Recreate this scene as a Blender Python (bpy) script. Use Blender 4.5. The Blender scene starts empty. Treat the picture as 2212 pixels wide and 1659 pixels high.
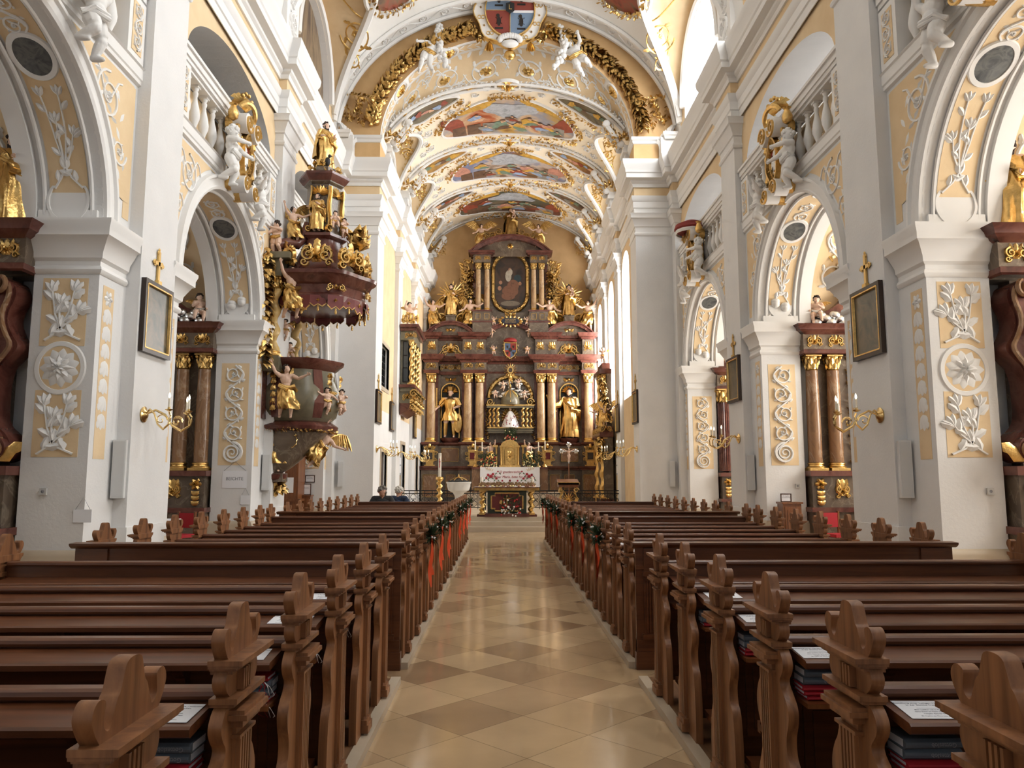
import bpy, math, random
from mathutils import Vector as V, Matrix as Mx, Euler
S = bpy.context.scene; COL = S.collection
pi = math.pi; sin = math.sin; cos = math.cos; sqrt = math.sqrt
R = random.Random(7)
def T(x, y, z): return Mx.Translation((x, y, z))
def RX(a): return Mx.Rotation(a, 4, 'X')
def RY(a): return Mx.Rotation(a, 4, 'Y')
def RZ(a): return Mx.Rotation(a, 4, 'Z')
def SC(x, y=None, z=None):
    y = x if y is None else y; z = x if z is None else z
    return Mx.Diagonal((x, y, z, 1))

class MB:
    def __init__(s, xf=None): s.v = []; s.f = []; s.m = []; s.xf = xf; s.mi = 0; s.M = None
    def add(s, vs, fs, mi=None):
        o = len(s.v); mi = s.mi if mi is None else mi
        for p in vs:
            p = V(p)
            if s.M is not None: p = s.M @ p
            s.v.append(s.xf(p) if s.xf else p)
        for f in fs: s.f.append(tuple(o + i for i in f)); s.m.append(mi)
        return s
    def merge(s, o, M=None, mi=None):
        s.add([M @ p for p in o.v] if M is not None else o.v, [], 0)
        b = len(s.v) - len(o.v)
        for f, m in zip(o.f, o.m): s.f.append(tuple(b + i for i in f)); s.m.append(m if mi is None else mi)
        return s
    def box(s, x0, x1, y0, y1, z0, z1, mi=None):
        if x1 < x0: x0, x1 = x1, x0
        if y1 < y0: y0, y1 = y1, y0
        if z1 < z0: z0, z1 = z1, z0
        return s.add([(x0,y0,z0),(x1,y0,z0),(x1,y1,z0),(x0,y1,z0),(x0,y0,z1),(x1,y0,z1),(x1,y1,z1),(x0,y1,z1)],
              [(0,3,2,1),(4,5,6,7),(0,1,5,4),(1,2,6,5),(2,3,7,6),(3,0,4,7)], mi)
    def prism(s, poly, ax, a, b, mi=None):
        """poly: 2d points; ax 0: (y,z) along x; 1: (x,z) along y; 2: (x,y) along z"""
        def P(p, t): return (t, p[0], p[1]) if ax == 0 else ((p[0], t, p[1]) if ax == 1 else (p[0], p[1], t))
        n = len(poly); vs = [P(p, a) for p in poly] + [P(p, b) for p in poly]
        fs = [tuple(range(n)), tuple(range(2*n-1, n-1, -1))] + [(i, n+i, n+(i+1) % n, (i+1) % n) for i in range(n)]
        return s.add(vs, fs, mi)
    def lathe(s, prof, n=24, c=(0,0,0), a0=0, a1=2*pi, fn=None, mi=None, cap=True):
        full = abs(a1-a0-2*pi) < 1e-6; k = n if full else n+1; vs = []
        for r, z in prof:
            for i in range(k):
                a = a0 + (a1-a0)*i/n; rr = fn(a, r, z) if fn else r
                vs.append((c[0]+rr*cos(a), c[1]+rr*sin(a), c[2]+z))
        fs = []
        for j in range(len(prof)-1):
            for i in range(n):
                i2 = (i+1) % k; fs.append((j*k+i, j*k+i2, (j+1)*k+i2, (j+1)*k+i))
        if cap and full:
            fs.append(tuple(range(k-1, -1, -1))); fs.append(tuple((len(prof)-1)*k+i for i in range(k)))
        return s.add(vs, fs, mi)
    def tube(s, pts, r, n=6, closed=False, mi=None, flat=1.0, up=(0,0,1)):
        """tube along pts; r number or list; flat squashes along the second normal"""
        pts = [V(p) for p in pts]; m = len(pts); up = V(up); vs = []; fs = []
        for i, p in enumerate(pts):
            a = pts[(i-1) % m] if (i > 0 or closed) else p; b = pts[(i+1) % m] if (i < m-1 or closed) else p
            t = (b-a); t = t.normalized() if t.length > 1e-9 else V((0,0,1))
            u = up.cross(t)
            if u.length < 1e-3: u = V((1,0,.01)).cross(t)
            u.normalize(); w = t.cross(u); rr = r[i] if isinstance(r, (list, tuple)) else r
            for k in range(n):
                an = 2*pi*k/n; vs.append(p + u*rr*cos(an) + w*rr*flat*sin(an))
        for i in range(m if closed else m-1):
            for k in range(n):
                i2 = (i+1) % m; fs.append((i*n+k, i*n+(k+1) % n, i2*n+(k+1) % n, i2*n+k))
        if not closed: fs.append(tuple(range(n-1, -1, -1))); fs.append(tuple((m-1)*n+k for k in range(n)))
        return s.add(vs, fs, mi)
    def ell(s, c, r, n=10, m=7, mi=None, M=None):
        if not isinstance(r, (tuple, list)): r = (r, r, r)
        vs = []; fs = []
        for j in range(1, m):
            t = pi*j/m
            for i in range(n):
                a = 2*pi*i/n; vs.append(V((r[0]*sin(t)*cos(a), r[1]*sin(t)*sin(a), r[2]*cos(t))))
        vs += [V((0,0,r[2])), V((0,0,-r[2]))]; q = len(vs)
        for j in range(m-2):
            for i in range(n): fs.append((j*n+i, (j+1)*n+i, (j+1)*n+(i+1) % n, j*n+(i+1) % n))
        for i in range(n): fs.append((q-2, i, (i+1) % n)); fs.append((q-1, (m-2)*n+(i+1) % n, (m-2)*n+i))
        if M is not None: vs = [M @ p for p in vs]
        return s.add([p+V(c) for p in vs], fs, mi)
    def grid(s, fn, nu, nv, mi=None, cu=False):
        vs = [fn(i/nu, j/nv) for j in range(nv+1) for i in range(nu+1)]; k = nu+1
        return s.add(vs, [(j*k+i, j*k+i+1, (j+1)*k+i+1, (j+1)*k+i) for j in range(nv) for i in range(nu)], mi)
    def sweep(s, prof, path, closed=False, mi=None, side=1):
        """moulding: prof [(out,z)], path of plan points (x,y) with mitred corners; out is to the right of travel * side"""
        n = len(path); k = len(prof); vs = []; fs = []
        for i, p in enumerate(path):
            p = V(p); d0 = d1 = None
            if i > 0 or closed: d0 = (p-V(path[(i-1) % n])).normalized()
            if i < n-1 or closed: d1 = (V(path[(i+1) % n])-p).normalized()
            if d0 is None: d0 = d1
            if d1 is None: d1 = d0
            n0 = V((d0.y, -d0.x))*side; n1 = V((d1.y, -d1.x))*side; b = n0+n1
            b = b/max(b.dot(n0), .15) if b.length > 1e-6 else n0
            for o, z in prof: vs.append((p.x+b.x*o, p.y+b.y*o, z))
        for i in range(n if closed else n-1):
            for j in range(k-1): fs.append((i*k+j, ((i+1) % n)*k+j, ((i+1) % n)*k+j+1, i*k+j+1))
        if not closed: fs.append(tuple(range(k))); fs.append(tuple((n-1)*k+j for j in range(k-1, -1, -1)))
        return s.add(vs, fs, mi)
    def cut(s):
        if not hasattr(s, 'marks'): s.marks = []
        s.marks.append(len(s.f)); return s
    def split(s, name, mats, parent=None, smooth=35):
        M = sorted(set(getattr(s, 'marks', [])+[0, len(s.f)])); out = []
        for a, b in zip(M, M[1:]):
            m = MB(); ids = sorted({i for f in s.f[a:b] for i in f}); ix = {i: k for k, i in enumerate(ids)}; m.v = [s.v[i] for i in ids]; m.f = [tuple(ix[i] for i in f) for f in s.f[a:b]]; m.m = s.m[a:b]; out.append(m.build(name, mats, parent, smooth))
        return out
    def build(s, name, mats, parent=None, smooth=35, label=None):
        me = bpy.data.meshes.new(name); me.from_pydata([tuple(p) for p in s.v], [], s.f)
        if not isinstance(mats, (list, tuple)): mats = [mats]
        for m in mats: me.materials.append(m)
        if len(mats) > 1: me.polygons.foreach_set('material_index', s.m)
        if smooth:
            me.polygons.foreach_set('use_smooth', [True]*len(me.polygons)); me.set_sharp_from_angle(angle=math.radians(smooth))
        me.update(); return link(name, me, parent, label)
def link(name, me, parent=None, label=None):
    o = bpy.data.objects.new(name, me); COL.objects.link(o)
    if parent is not None: o.parent = parent
    if label: o['label'] = label
    return o
def thing(name, label, cat, loc=(0,0,0), rz=0, group=None, sc=1):
    o = bpy.data.objects.new(name, None); COL.objects.link(o); o.empty_display_size = .2
    o.location = loc; o.rotation_euler = (0, 0, rz) if not isinstance(rz, (tuple, list)) else rz; o.scale = (sc,)*3 if not isinstance(sc, (tuple, list)) else sc
    tag(o, label, cat, group); return o
def tag(o, label, cat, group=None):
    o['label'] = label; o['category'] = cat
    if group: o['group'] = group
    return o
def struct(o): o['kind'] = 'structure'; return o
def dup(root, loc=None, rz=None, label=None, group=None, sc=None):
    kids = {}
    for o in bpy.data.objects:
        if o.parent is not None: kids.setdefault(o.parent.name, []).append(o)
    def cp(o, par):
        c = o.copy(); COL.objects.link(c)
        if par is not None: c.parent = par
        for ch in kids.get(o.name, []): cp(ch, c)
        return c
    r = cp(root, None)
    if loc is not None: r.location = loc
    if rz is not None: r.rotation_euler = (0, 0, rz) if not isinstance(rz, (tuple, list)) else rz
    if sc is not None: r.scale = (sc,)*3 if not isinstance(sc, (tuple, list)) else sc
    if label: r['label'] = label
    if group: r['group'] = group
    return r
def text_mb(txt, size, depth=.002, align='CENTER', shear=0):
    cu = bpy.data.curves.new('t', 'FONT'); cu.body = txt; cu.size = size; cu.extrude = depth; cu.align_x = align; cu.align_y = 'CENTER'; cu.shear = shear; cu.resolution_u = 3
    o = bpy.data.objects.new('t', cu); COL.objects.link(o)
    me = o.evaluated_get(bpy.context.evaluated_depsgraph_get()).to_mesh()
    mb = MB(); mb.add([v.co.copy() for v in me.vertices], [tuple(p.vertices) for p in me.polygons])
    bpy.data.objects.remove(o); bpy.data.curves.remove(cu); return mb

# ------------------------------------------------------------------ materials
def nt_mat(name):
    m = bpy.data.materials.new(name); m.use_nodes = True; nt = m.node_tree; b = nt.nodes['Principled BSDF']
    return m, nt, b
def ramp(nt, fac, stops, interp='LINEAR'):
    r = nt.nodes.new('ShaderNodeValToRGB'); cr = r.color_ramp; cr.interpolation = interp
    while len(cr.elements) < len(stops): cr.elements.new(.5)
    for e, (p, c) in zip(cr.elements, stops): e.position = p; e.color = (*c, 1)
    nt.links.new(fac, r.inputs['Fac']); return r.outputs['Color']
def coords(nt, scale=(1,1,1), rot=(0,0,0)):
    tc = nt.nodes.new('ShaderNodeTexCoord'); mp = nt.nodes.new('ShaderNodeMapping'); mp.inputs['Scale'].default_value = scale; mp.inputs['Rotation'].default_value = rot
    nt.links.new(tc.outputs['Object'], mp.inputs['Vector']); return mp.outputs['Vector']
def noise(nt, vec, scale, detail=3, rough=.55, dist=0):
    n = nt.nodes.new('ShaderNodeTexNoise'); n.inputs['Scale'].default_value = scale; n.inputs['Detail'].default_value = detail; n.inputs['Roughness'].default_value = rough; n.inputs['Distortion'].default_value = dist
    nt.links.new(vec, n.inputs['Vector']); return n.outputs['Fac']
def bump(nt, b, h, st, dist=.02):
    n = nt.nodes.new('ShaderNodeBump'); n.inputs['Strength'].default_value = st; n.inputs['Distance'].default_value = dist
    nt.links.new(h, n.inputs['Height']); nt.links.new(n.outputs['Normal'], b.inputs['Normal'])
def srgb(r, g, b): return tuple(((c/255+.055)/1.055)**2.4 if c > 10 else c/255/12.92 for c in (r, g, b))
def mat(name, c, rough=.6, metal=0, var=None, scale=3, bmp=0, bscale=40, spec=None, emit=None, est=1, coat=0, sc3=(1,1,1)):
    m, nt, b = nt_mat(name); b.inputs['Base Color'].default_value = (*c, 1); b.inputs['Roughness'].default_value = rough; b.inputs['Metallic'].default_value = metal
    if spec is not None: b.inputs['Specular IOR Level'].default_value = spec
    if coat: b.inputs['Coat Weight'].default_value = coat; b.inputs['Coat Roughness'].default_value = .15
    v = coords(nt, sc3)
    if var is not None: nt.links.new(ramp(nt, noise(nt, v, scale, 4), [(.3, var), (.7, c)]), b.inputs['Base Color'])
    if bmp: bump(nt, b, noise(nt, v, bscale, 3), bmp)
    if emit: b.inputs['Emission Color'].default_value = (*emit, 1); b.inputs['Emission Strength'].default_value = est
    return m
def marble(name, cols, scale=2.2, rough=.28, vein=None, dist=.9, sc3=(1,1,1)):
    m, nt, b = nt_mat(name); v = coords(nt, sc3); n = len(cols)
    f = noise(nt, v, scale, 6, .62, dist)
    c = ramp(nt, f, [(.25+.5*i/(n-1), k) for i, k in enumerate(cols)])
    if vein:
        f2 = noise(nt, v, scale*1.2, 4, .6, 1.2)
        k = ramp(nt, f2, [(.475, (0,0,0)), (.5, (.55,.55,.55)), (.525, (0,0,0))])
        mx = nt.nodes.new('ShaderNodeMix'); mx.data_type = 'RGBA'; nt.links.new(k, mx.inputs[0]); nt.links.new(c, mx.inputs[6]); mx.inputs[7].default_value = (*vein, 1); c = mx.outputs[2]
    nt.links.new(c, b.inputs['Base Color']); b.inputs['Roughness'].default_value = rough
    return m
def woodm(name, c1, c2, axis=0, rough=.35, scale=1.0, coat=.3):
    m, nt, b = nt_mat(name); sc = [16, 16, 16]; sc[axis] = 1.0
    v = coords(nt, tuple(k*scale for k in sc)); f = noise(nt, v, 1.2, 5, .6, .6)
    nt.links.new(ramp(nt, f, [(.25, c1), (.75, c2)]), b.inputs['Base Color']); b.inputs['Roughness'].default_value = rough
    b.inputs['Coat Weight'].default_value = coat; b.inputs['Coat Roughness'].default_value = .2
    bump(nt, b, f, .12, .004); return m
def painting(name, cols, scale=3, rough=.5, seed=0, dist=1.2, sc3=(1,1,1)):
    m, nt, b = nt_mat(name); tc = nt.nodes.new('ShaderNodeTexCoord'); mp = nt.nodes.new('ShaderNodeMapping'); mp.inputs['Location'].default_value = (seed*3.7, seed*1.9, seed*2.3); mp.inputs['Scale'].default_value = sc3
    nt.links.new(tc.outputs['Object'], mp.inputs['Vector'])
    f = noise(nt, mp.outputs['Vector'], scale, 5, .55, dist); n = len(cols)
    nt.links.new(ramp(nt, f, [(.28+.44*i/(n-1), k) for i, k in enumerate(cols)]), b.inputs['Base Color']); b.inputs['Roughness'].default_value = rough
    return m
W_ = mat('white_plaster', (.80,.785,.765), .85, var=(.74,.73,.715), scale=1.2, bmp=.12, bscale=25)
ST = mat('white_stucco', (.83,.81,.78), .8)
YE = mat('yellow_plaster', srgb(234,208,168), .85, var=srgb(226,197,154), scale=2, bmp=.08, bscale=25)
YD = mat('ochre_plaster', srgb(222,184,132), .85, var=srgb(205,166,116), scale=1.5, bmp=.08)
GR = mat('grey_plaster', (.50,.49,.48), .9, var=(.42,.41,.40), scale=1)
GO = mat('gold_leaf', (.86,.58,.22), .30, 1, var=(.62,.38,.12), scale=14, bmp=.35, bscale=34)
GD = mat('dull_gold', (.58,.38,.13), .42, 1, var=(.34,.2,.07), scale=10, bmp=.3, bscale=30)
BR = mat('brass', (.85,.62,.28), .25, 1)
SI = mat('silver_leaf', (.78,.77,.75), .3, 1, bmp=.3)
MG = marble('grey_brown_marble', [srgb(66,54,46), srgb(94,80,66), srgb(114,98,82), srgb(80,66,54)], 1.3, .3, vein=srgb(150,138,120))
MR = marble('dark_red_marble', [srgb(58,30,26), srgb(92,50,42), srgb(114,70,58), srgb(74,40,34)], 2.2, .25)
MC = marble('ochre_marble', [srgb(112,84,62), srgb(168,132,94), srgb(196,164,122), srgb(132,96,74)], 2.0, .22, vein=srgb(206,184,150), sc3=(1,1,.5))
MP = marble('brown_red_marble', [srgb(98,70,50), srgb(148,110,76), srgb(122,90,66), srgb(158,122,86)], 1.6, .25, vein=srgb(176,150,124), sc3=(1,1,.5))
MGR = marble('grey_green_marble', [srgb(88,82,66), srgb(124,116,94), srgb(104,98,80)], 2, .3)
MY = marble('honey_marble', [srgb(176,140,80), srgb(214,182,120), srgb(190,156,96)], 3, .25)
WO = woodm('pew_wood_dark', srgb(66,34,17), srgb(116,68,38), 0, .36, 1, .06)
WZ = woodm('pew_wood_lit_end', srgb(92,55,31), srgb(166,112,70), 2, .45, 1, .03)  # same pew wood, lightened on the ends: the light they catch is in the colour
WL = woodm('light_oak', srgb(150,96,52), srgb(196,136,82), 2, .5)
WC = woodm('cabinet_wood', srgb(96,54,28), srgb(140,86,46), 2)
DK = mat('dark_void', (.02,.018,.016), .9)
BK = mat('black_iron', (.02,.02,.022), .4, .6)
SK = mat('skin_paint', srgb(226,190,166), .45)
HA = mat('dark_hair', srgb(50,34,24), .7)
PA = mat('paper', (.86,.86,.88), .7)
INK = mat('grey_print', (.25,.25,.27), .8)
CL = mat('white_cloth', (.85,.83,.84), .8)
RD = mat('red_cloth', srgb(168,22,36), .65)
GK = mat('book_grey', srgb(96,104,112), .55, bmp=.1, bscale=120)
LE = mat('leaf_green', srgb(58,78,44), .6, var=srgb(34,50,28), scale=12)
OR_ = mat('orange_ribbon', srgb(205,70,28), .45)
WAX = mat('candle_wax', srgb(240,232,214), .5)
WIN = mat('bright_window', (1,1,1), .3, emit=(.93,.96,1.0), est=3.2)
WIG = mat('bright_gallery_window', (1,1,1), .3, emit=(.93,.96,1.0), est=9)
STN = mat('pale_stone', srgb(200,184,160), .45, var=srgb(184,166,142), scale=1.5)
SPK = mat('speaker_grey', (.62,.62,.61), .5)
def floor_mat():
    m, nt, b = nt_mat('stone_floor'); v = coords(nt, (1,1,1)); L = nt.links.new
    sp = nt.nodes.new('ShaderNodeSeparateXYZ'); L(v, sp.inputs[0])
    def mth(op, a, b2=None):
        n = nt.nodes.new('ShaderNodeMath'); n.operation = op
        for i, k in enumerate((a, b2)):
            if k is None: continue
            if isinstance(k, (int, float)): n.inputs[i].default_value = k
            else: L(k, n.inputs[i])
        return n.outputs[0]
    x = mth('DIVIDE', mth('SUBTRACT', sp.outputs[0], .16), .82); y = mth('DIVIDE', mth('SUBTRACT', sp.outputs[1], 4.83), .83)
    u = mth('ADD', x, y); w = mth('SUBTRACT', x, y)
    fu, fw = mth('FRACT', u), mth('FRACT', w)
    cb = nt.nodes.new('ShaderNodeCombineXYZ'); L(mth('FLOOR', u), cb.inputs[0]); L(mth('FLOOR', w), cb.inputs[1])
    wn = nt.nodes.new('ShaderNodeTexWhiteNoise'); wn.noise_dimensions = '2D'; L(cb.outputs[0], wn.inputs['Vector'])
    base = ramp(nt, wn.outputs['Value'], [(0, srgb(162,133,102)), (.2, srgb(182,153,119)), (.45, srgb(196,167,129)), (1, srgb(208,180,142))])
    nz = noise(nt, v, 2.5, 5, .6)
    mx = nt.nodes.new('ShaderNodeMix'); mx.data_type = 'RGBA'; mx.blend_type = 'MULTIPLY'; mx.inputs[0].default_value = 1; L(base, mx.inputs[6]); L(ramp(nt, nz, [(.3, (.92,.91,.9)), (.7, (1.02,1.01,1.0))]), mx.inputs[7])
    e = mth('MINIMUM', mth('MINIMUM', fu, mth('SUBTRACT', 1, fu)), mth('MINIMUM', fw, mth('SUBTRACT', 1, fw)))
    j = mth('LESS_THAN', e, .006)
    m2 = nt.nodes.new('ShaderNodeMix'); m2.data_type = 'RGBA'; L(mth('MULTIPLY', j, .55), m2.inputs[0]); L(mx.outputs[2], m2.inputs[6]); m2.inputs[7].default_value = (*srgb(110,92,70), 1)
    L(m2.outputs[2], b.inputs['Base Color'])
    L(ramp(nt, noise(nt, v, 1.1, 3), [(.3, (.09,)*3), (.7, (.17,)*3)]), b.inputs['Roughness'])
    bump(nt, b, noise(nt, v, .9, 2), .07, .02)
    return m
FL = floor_mat()
# ------------------------------------------------------------------ relief ornament on mapped surfaces M(u,v,h)
def r_strip(mb, M, pts, w, h):
    n = len(pts); vs = []; fs = []
    for i, (u, v) in enumerate(pts):
        a = pts[max(i-1, 0)]; b = pts[min(i+1, n-1)]; du, dv = b[0]-a[0], b[1]-a[1]; L = math.hypot(du, dv) or 1; nu, nv = -dv/L, du/L
        ww = w(i/(n-1)) if callable(w) else w
        for k, hh in ((-1, -.3), (-.5, 1), (.5, 1), (1, -.3)): vs.append(M(u+nu*ww*k, v+nv*ww*k, h*hh))
    for i in range(n-1):
        for k in range(3): fs.append((i*4+k, i*4+k+1, i*4+5+k, i*4+4+k))
    mb.add(vs, fs)
def r_leaf(mb, M, u, v, a, L, W, h):
    c, s = cos(a), sin(a); P = lambda x, y, z: M(u+x*c-y*s, v+x*s+y*c, z)
    mb.add([P(0,0,h*.4), P(L*.3,W*.5,0), P(L*.62,W*.34,h*.3), P(L*.78,W*.4,0), P(L,0,h*.3), P(L*.78,-W*.4,0), P(L*.62,-W*.34,h*.3), P(L*.3,-W*.5,0), P(L*.5,0,h)],
           [(0,8,1),(1,8,2),(2,8,3),(3,8,4),(4,8,5),(5,8,6),(6,8,7),(7,8,0)])
def r_ros(mb, M, u, v, r, h, n=8):
    for k in range(n):
        a = 2*pi*k/n; r_leaf(mb, M, u+r*.1*cos(a), v+r*.1*sin(a), a, r*.9, r*.75, h)
    for k in range(n):
        a = 2*pi*(k+.5)/n; r_leaf(mb, M, u, v, a, r*.55, r*.4, h*1.5)
def r_ring(mb, M, u, v, ru, rv, w, h, n=32):
    vs = []; fs = []
    for i in range(n):
        a = 2*pi*i/n
        for k, hh in ((-1, -.2), (-.6, 1), (.6, 1), (1, -.2)): vs.append(M(u+(ru+w*k)*cos(a), v+(rv+w*k)*sin(a), h*hh))
    for i in range(n):
        for k in range(3): j = (i+1) % n; fs.append((i*4+k, i*4+k+1, j*4+k+1, j*4+k))
    mb.add(vs, fs)
def r_disc(mb, M, u, v, ru, rv, h, n=28, mi=None):
    vs = [M(u, v, h)]+[M(u+ru*cos(2*pi*i/n), v+rv*sin(2*pi*i/n), h) for i in range(n)]
    mb.add(vs, [(0, i+1, (i+1) % n+1) for i in range(n)], mi)
def r_spiral(mb, M, cu, cv, r, turns, d, a0, w, h, leaves=True, sv=1):
    n = int(18*turns); P = []
    for i in range(n+1):
        t = i/n; rr = r*(1-t*.88); a = a0+d*turns*2*pi*t; P.append((cu+rr*cos(a), cv+sv*rr*sin(a)))
    r_strip(mb, M, P, lambda t: w*(1-.55*t), h)
    if leaves:
        for i in range(2, n-4, 4):
            a = math.atan2(P[i+1][1]-P[i][1], P[i+1][0]-P[i][0]); r_leaf(mb, M, P[i][0], P[i][1], a-d*.9, r*.5, r*.24, h*1.2)
        r_ros(mb, M, cu, cv, r*.26, h*1.3, 5)
def rinceau(mb, M, u0, u1, v0, v1, n, w=.02, h=.03, big=None):
    """vine running in v with alternating scrolls"""
    mid = (u0+u1)/2; W = u1-u0; dv = (v1-v0)/n; A = W*.34; P = []
    for i in range(n*10+1):
        t = i/10; P.append((mid+A*sin(pi*t)*(-1 if big else 1), v0+t*dv))
    r_strip(mb, M, P, w, h)
    for i in range(n):
        sg = (1 if i % 2 == 0 else -1)*(-1 if big else 1); r = min(W*.36, abs(dv)*.46)
        if i == 0 and big:
            r_spiral(mb, M, mid, v0+dv*.5, W*.42, 2.6, 1, pi*.5, w*1.5, h*1.2, False); continue
        r_spiral(mb, M, mid-sg*W*.06, v0+dv*(i+.55), r, 1.5, -sg*(1 if dv > 0 else -1), (0 if sg > 0 else pi), w, h)
        for k in (.15, .85):
            r_leaf(mb, M, mid+A*sg*.75, v0+dv*(i+k), (pi/2 if dv > 0 else -pi/2)-sg*(.9 if k < .5 else -.9), W*.2, W*.13, h)
def sprig(mb, M, u0, u1, v0, v1, w=.018, h=.05, seed=0):
    W = u1-u0; H = v1-v0; m = (u0+u1)/2; bu, bv = m+.05*W, v0+.2*H
    stems = [[(u0+.05*W, v0), (m-.12*W, v0+.1*H), (bu, bv), (m+.2*W, v0+.45*H), (u1-.2*W, v1-.15*H)], [(u1-.08*W, v0), (m+.2*W, v0+.1*H), (bu, bv), (m-.14*W, v0+.5*H), (m-.24*W, v1-.14*H)], [(bu, bv), (m-.2*W, v0+.34*H), (u0+.14*W, v0+.5*H)], [(bu, bv), (m+.1*W, v0+.45*H), (m+.06*W, v0+.62*H)]]
    for q, st in enumerate(stems):
        P = []
        for i in range(len(st)-1):
            for k in range(5): t = k/5; P.append((st[i][0]*(1-t)+st[i+1][0]*t, st[i][1]*(1-t)+st[i+1][1]*t))
        P.append(st[-1]); r_strip(mb, M, P, lambda t: w*(1.1-.5*t), h*.6)
        L = min(W*.42, H*.3); 
        for i in range(3 if q < 2 else 6, len(P)-1, 3):
            a = math.atan2(P[i+1][1]-P[i][1], P[i+1][0]-P[i][0]); sd = 1 if (i//3+q) % 2 else -1
            r_leaf(mb, M, P[i][0], P[i][1], a+sd*.65, L*.9, L*.55, h)
        a = math.atan2(P[-1][1]-P[-2][1], P[-1][0]-P[-2][0])
        for da in (-.5, 0, .5): r_leaf(mb, M, P[-1][0]-.02*cos(a), P[-1][1]-.02*sin(a), a+da, L*.8, L*.4, h)
def drop(mb, M, u, v1, v0, W, n, h=.03):
    """hanging husk garland from v1 down to v0"""
    r_ros(mb, M, u, v1-W*.5, W*.5, h, 6); dv = (v1-W-v0)/n
    for i in range(n):
        v = v1-W-i*dv
        for a in (-.45, 0, .45): r_leaf(mb, M, u, v-.02, -pi/2+a, dv*.95, W*.62, h)
def garland(mb, pts, r, n, seed=1, fl=1.0):
    """leafy swag of little folded leaves around a path"""
    rr = random.Random(seed); pts = [V(p) for p in pts]; m = len(pts)-1
    for k in range(n):
        t = (k+.5)/n*m; i = min(int(t), m-1); p = pts[i].lerp(pts[i+1], t-i); d = (pts[i+1]-pts[i]).normalized()
        u = d.orthogonal().normalized(); u = Mx.Rotation(rr.uniform(0, 2*pi), 4, d) @ u; w = d.cross(u)
        b = p+u*r*.25; tip = b+(d*.8+u*rr.uniform(.5, 1.1)).normalized()*r*1.7; s = w*r*.55; c = (b+tip)/2+u*r*.35
        mb.add([b, c+s-u*r*.2, tip, c-s-u*r*.2, c+u*r*.15], [(0,1,4),(1,2,4),(2,3,4),(3,0,4)])

# ------------------------------------------------------------------ layout of the church
def cx(Y): return .21+.021*max(0, Y-25.2)
def PX(s, Y, d): return cx(Y)+s*d
def plan(s, pts): return [(PX(s, Y, d), Y) for Y, d in pts]
WALL, PIL, BACK = 5.715, 5.515, 6.6
ARCH = [(6.2, 10.5), (13.1, 17.4), (20.0, 24.4)]
GAL = [(5.95, 10.95), (12.9, 17.9), (19.75, 24.75)]
PILS = [(4.35, 5.5), (11.25, 12.45), (18.2, 19.35)]
SPR, ARAD = 5.15, 2.15
CP = [(29.85, 30.9), (34.5, 35.5), (39.2, 40.2)]
RIB = [26.35, 31.0, 35.6, 40.2]; YEND = 40.2
CD, CW = 4.3, 4.45
def strips(mb, s, d0, d1, z0, z1, Y0, Y1, ops, mi=0, back=True, soff=0):
    """wall slab with openings ops: (ya, yb, lo(Y), hi(Y), n)"""
    ys = []
    y = Y0
    for ya, yb, lo, hi, n in sorted(ops, key=lambda o: o[0]):
        if ya > y: ys.append((y, ya, None, 1))
        ys.append((ya, yb, (lo, hi), n)); y = yb
    if y < Y1: ys.append((y, Y1, None, max(1, int((Y1-y)/3))))
    P = lambda Y, d, z: (PX(s, Y, d), Y, z)
    def face(a, b, c, d_, m=mi): mb.add([a, b, c, d_], [(0,1,2,3)], m)
    for ya, yb, op, n in ys:
        if op is None:
            for k in range(n):
                a = ya+(yb-ya)*k/n; b = ya+(yb-ya)*(k+1)/n
                for d in ((d0, d1) if back else (d0,)): face(P(a,d,z0), P(b,d,z0), P(b,d,z1), P(a,d,z1))
            continue
        lo, hi = op
        Ys = [(ya+yb)/2-(yb-ya)/2*cos(pi*k/n) for k in range(n+1)]
        for a, b in zip(Ys, Ys[1:]):
            la, lb, ha, hb = lo(a), lo(b), hi(a), hi(b)
            for d in ((d0, d1) if back else (d0,)):
                if la > z0+1e-4: face(P(a,d,z0), P(b,d,z0), P(b,d,lb), P(a,d,la))
                if ha < z1-1e-4 or hb < z1-1e-4: face(P(a,d,ha), P(b,d,hb), P(b,d,z1), P(a,d,z1))
            face(P(a,d0,ha), P(b,d0,hb), P(b,d1,hb), P(a,d1,ha), soff)
            if la > z0+1e-4: face(P(a,d0,la), P(b,d0,lb), P(b,d1,lb), P(a,d1,la), soff)
        for Y in (ya, yb): face(P(Y,d0,lo(Y)), P(Y,d1,lo(Y)), P(Y,d1,hi(Y)), P(Y,d0,hi(Y)), soff)
def arc(ya, yb, zs, rise): 
    c, a = (ya+yb)/2, (yb-ya)/2
    return lambda Y: zs+rise*sqrt(max(0, 1-((Y-c)/a)**2))
CAPP = [(.004,9.68),(.03,9.70),(.045,9.75),(.03,9.80),(.006,9.82),(.006,9.98),(.04,10.0),(.04,10.05),(.13,10.24),(.17,10.26),(.17,10.36),(.2,10.42),(0,10.43)]
ARCP = [(0,10.43),(.02,10.43),(.02,10.62),(.05,10.64),(.05,10.84),(.09,10.90),(.11,11.04),(0,11.04)]
CORP = [(0,11.35),(.05,11.35),(.07,11.45),(.13,11.5),(.14,11.56),(.30,11.6),(.30,11.74),(.33,11.78),(.34,11.88),(.41,12.03),(.43,12.16),(.43,12.2),(0,12.2)]
IMPP = [(.004,4.42),(.03,4.44),(.045,4.48),(.03,4.52),(.006,4.54),(.006,4.6),(.05,4.64),(.06,4.72),(.16,4.9),(.2,4.92),(.2,5.02),(.23,5.1),(.23,5.15),(0,5.15)]
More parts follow.
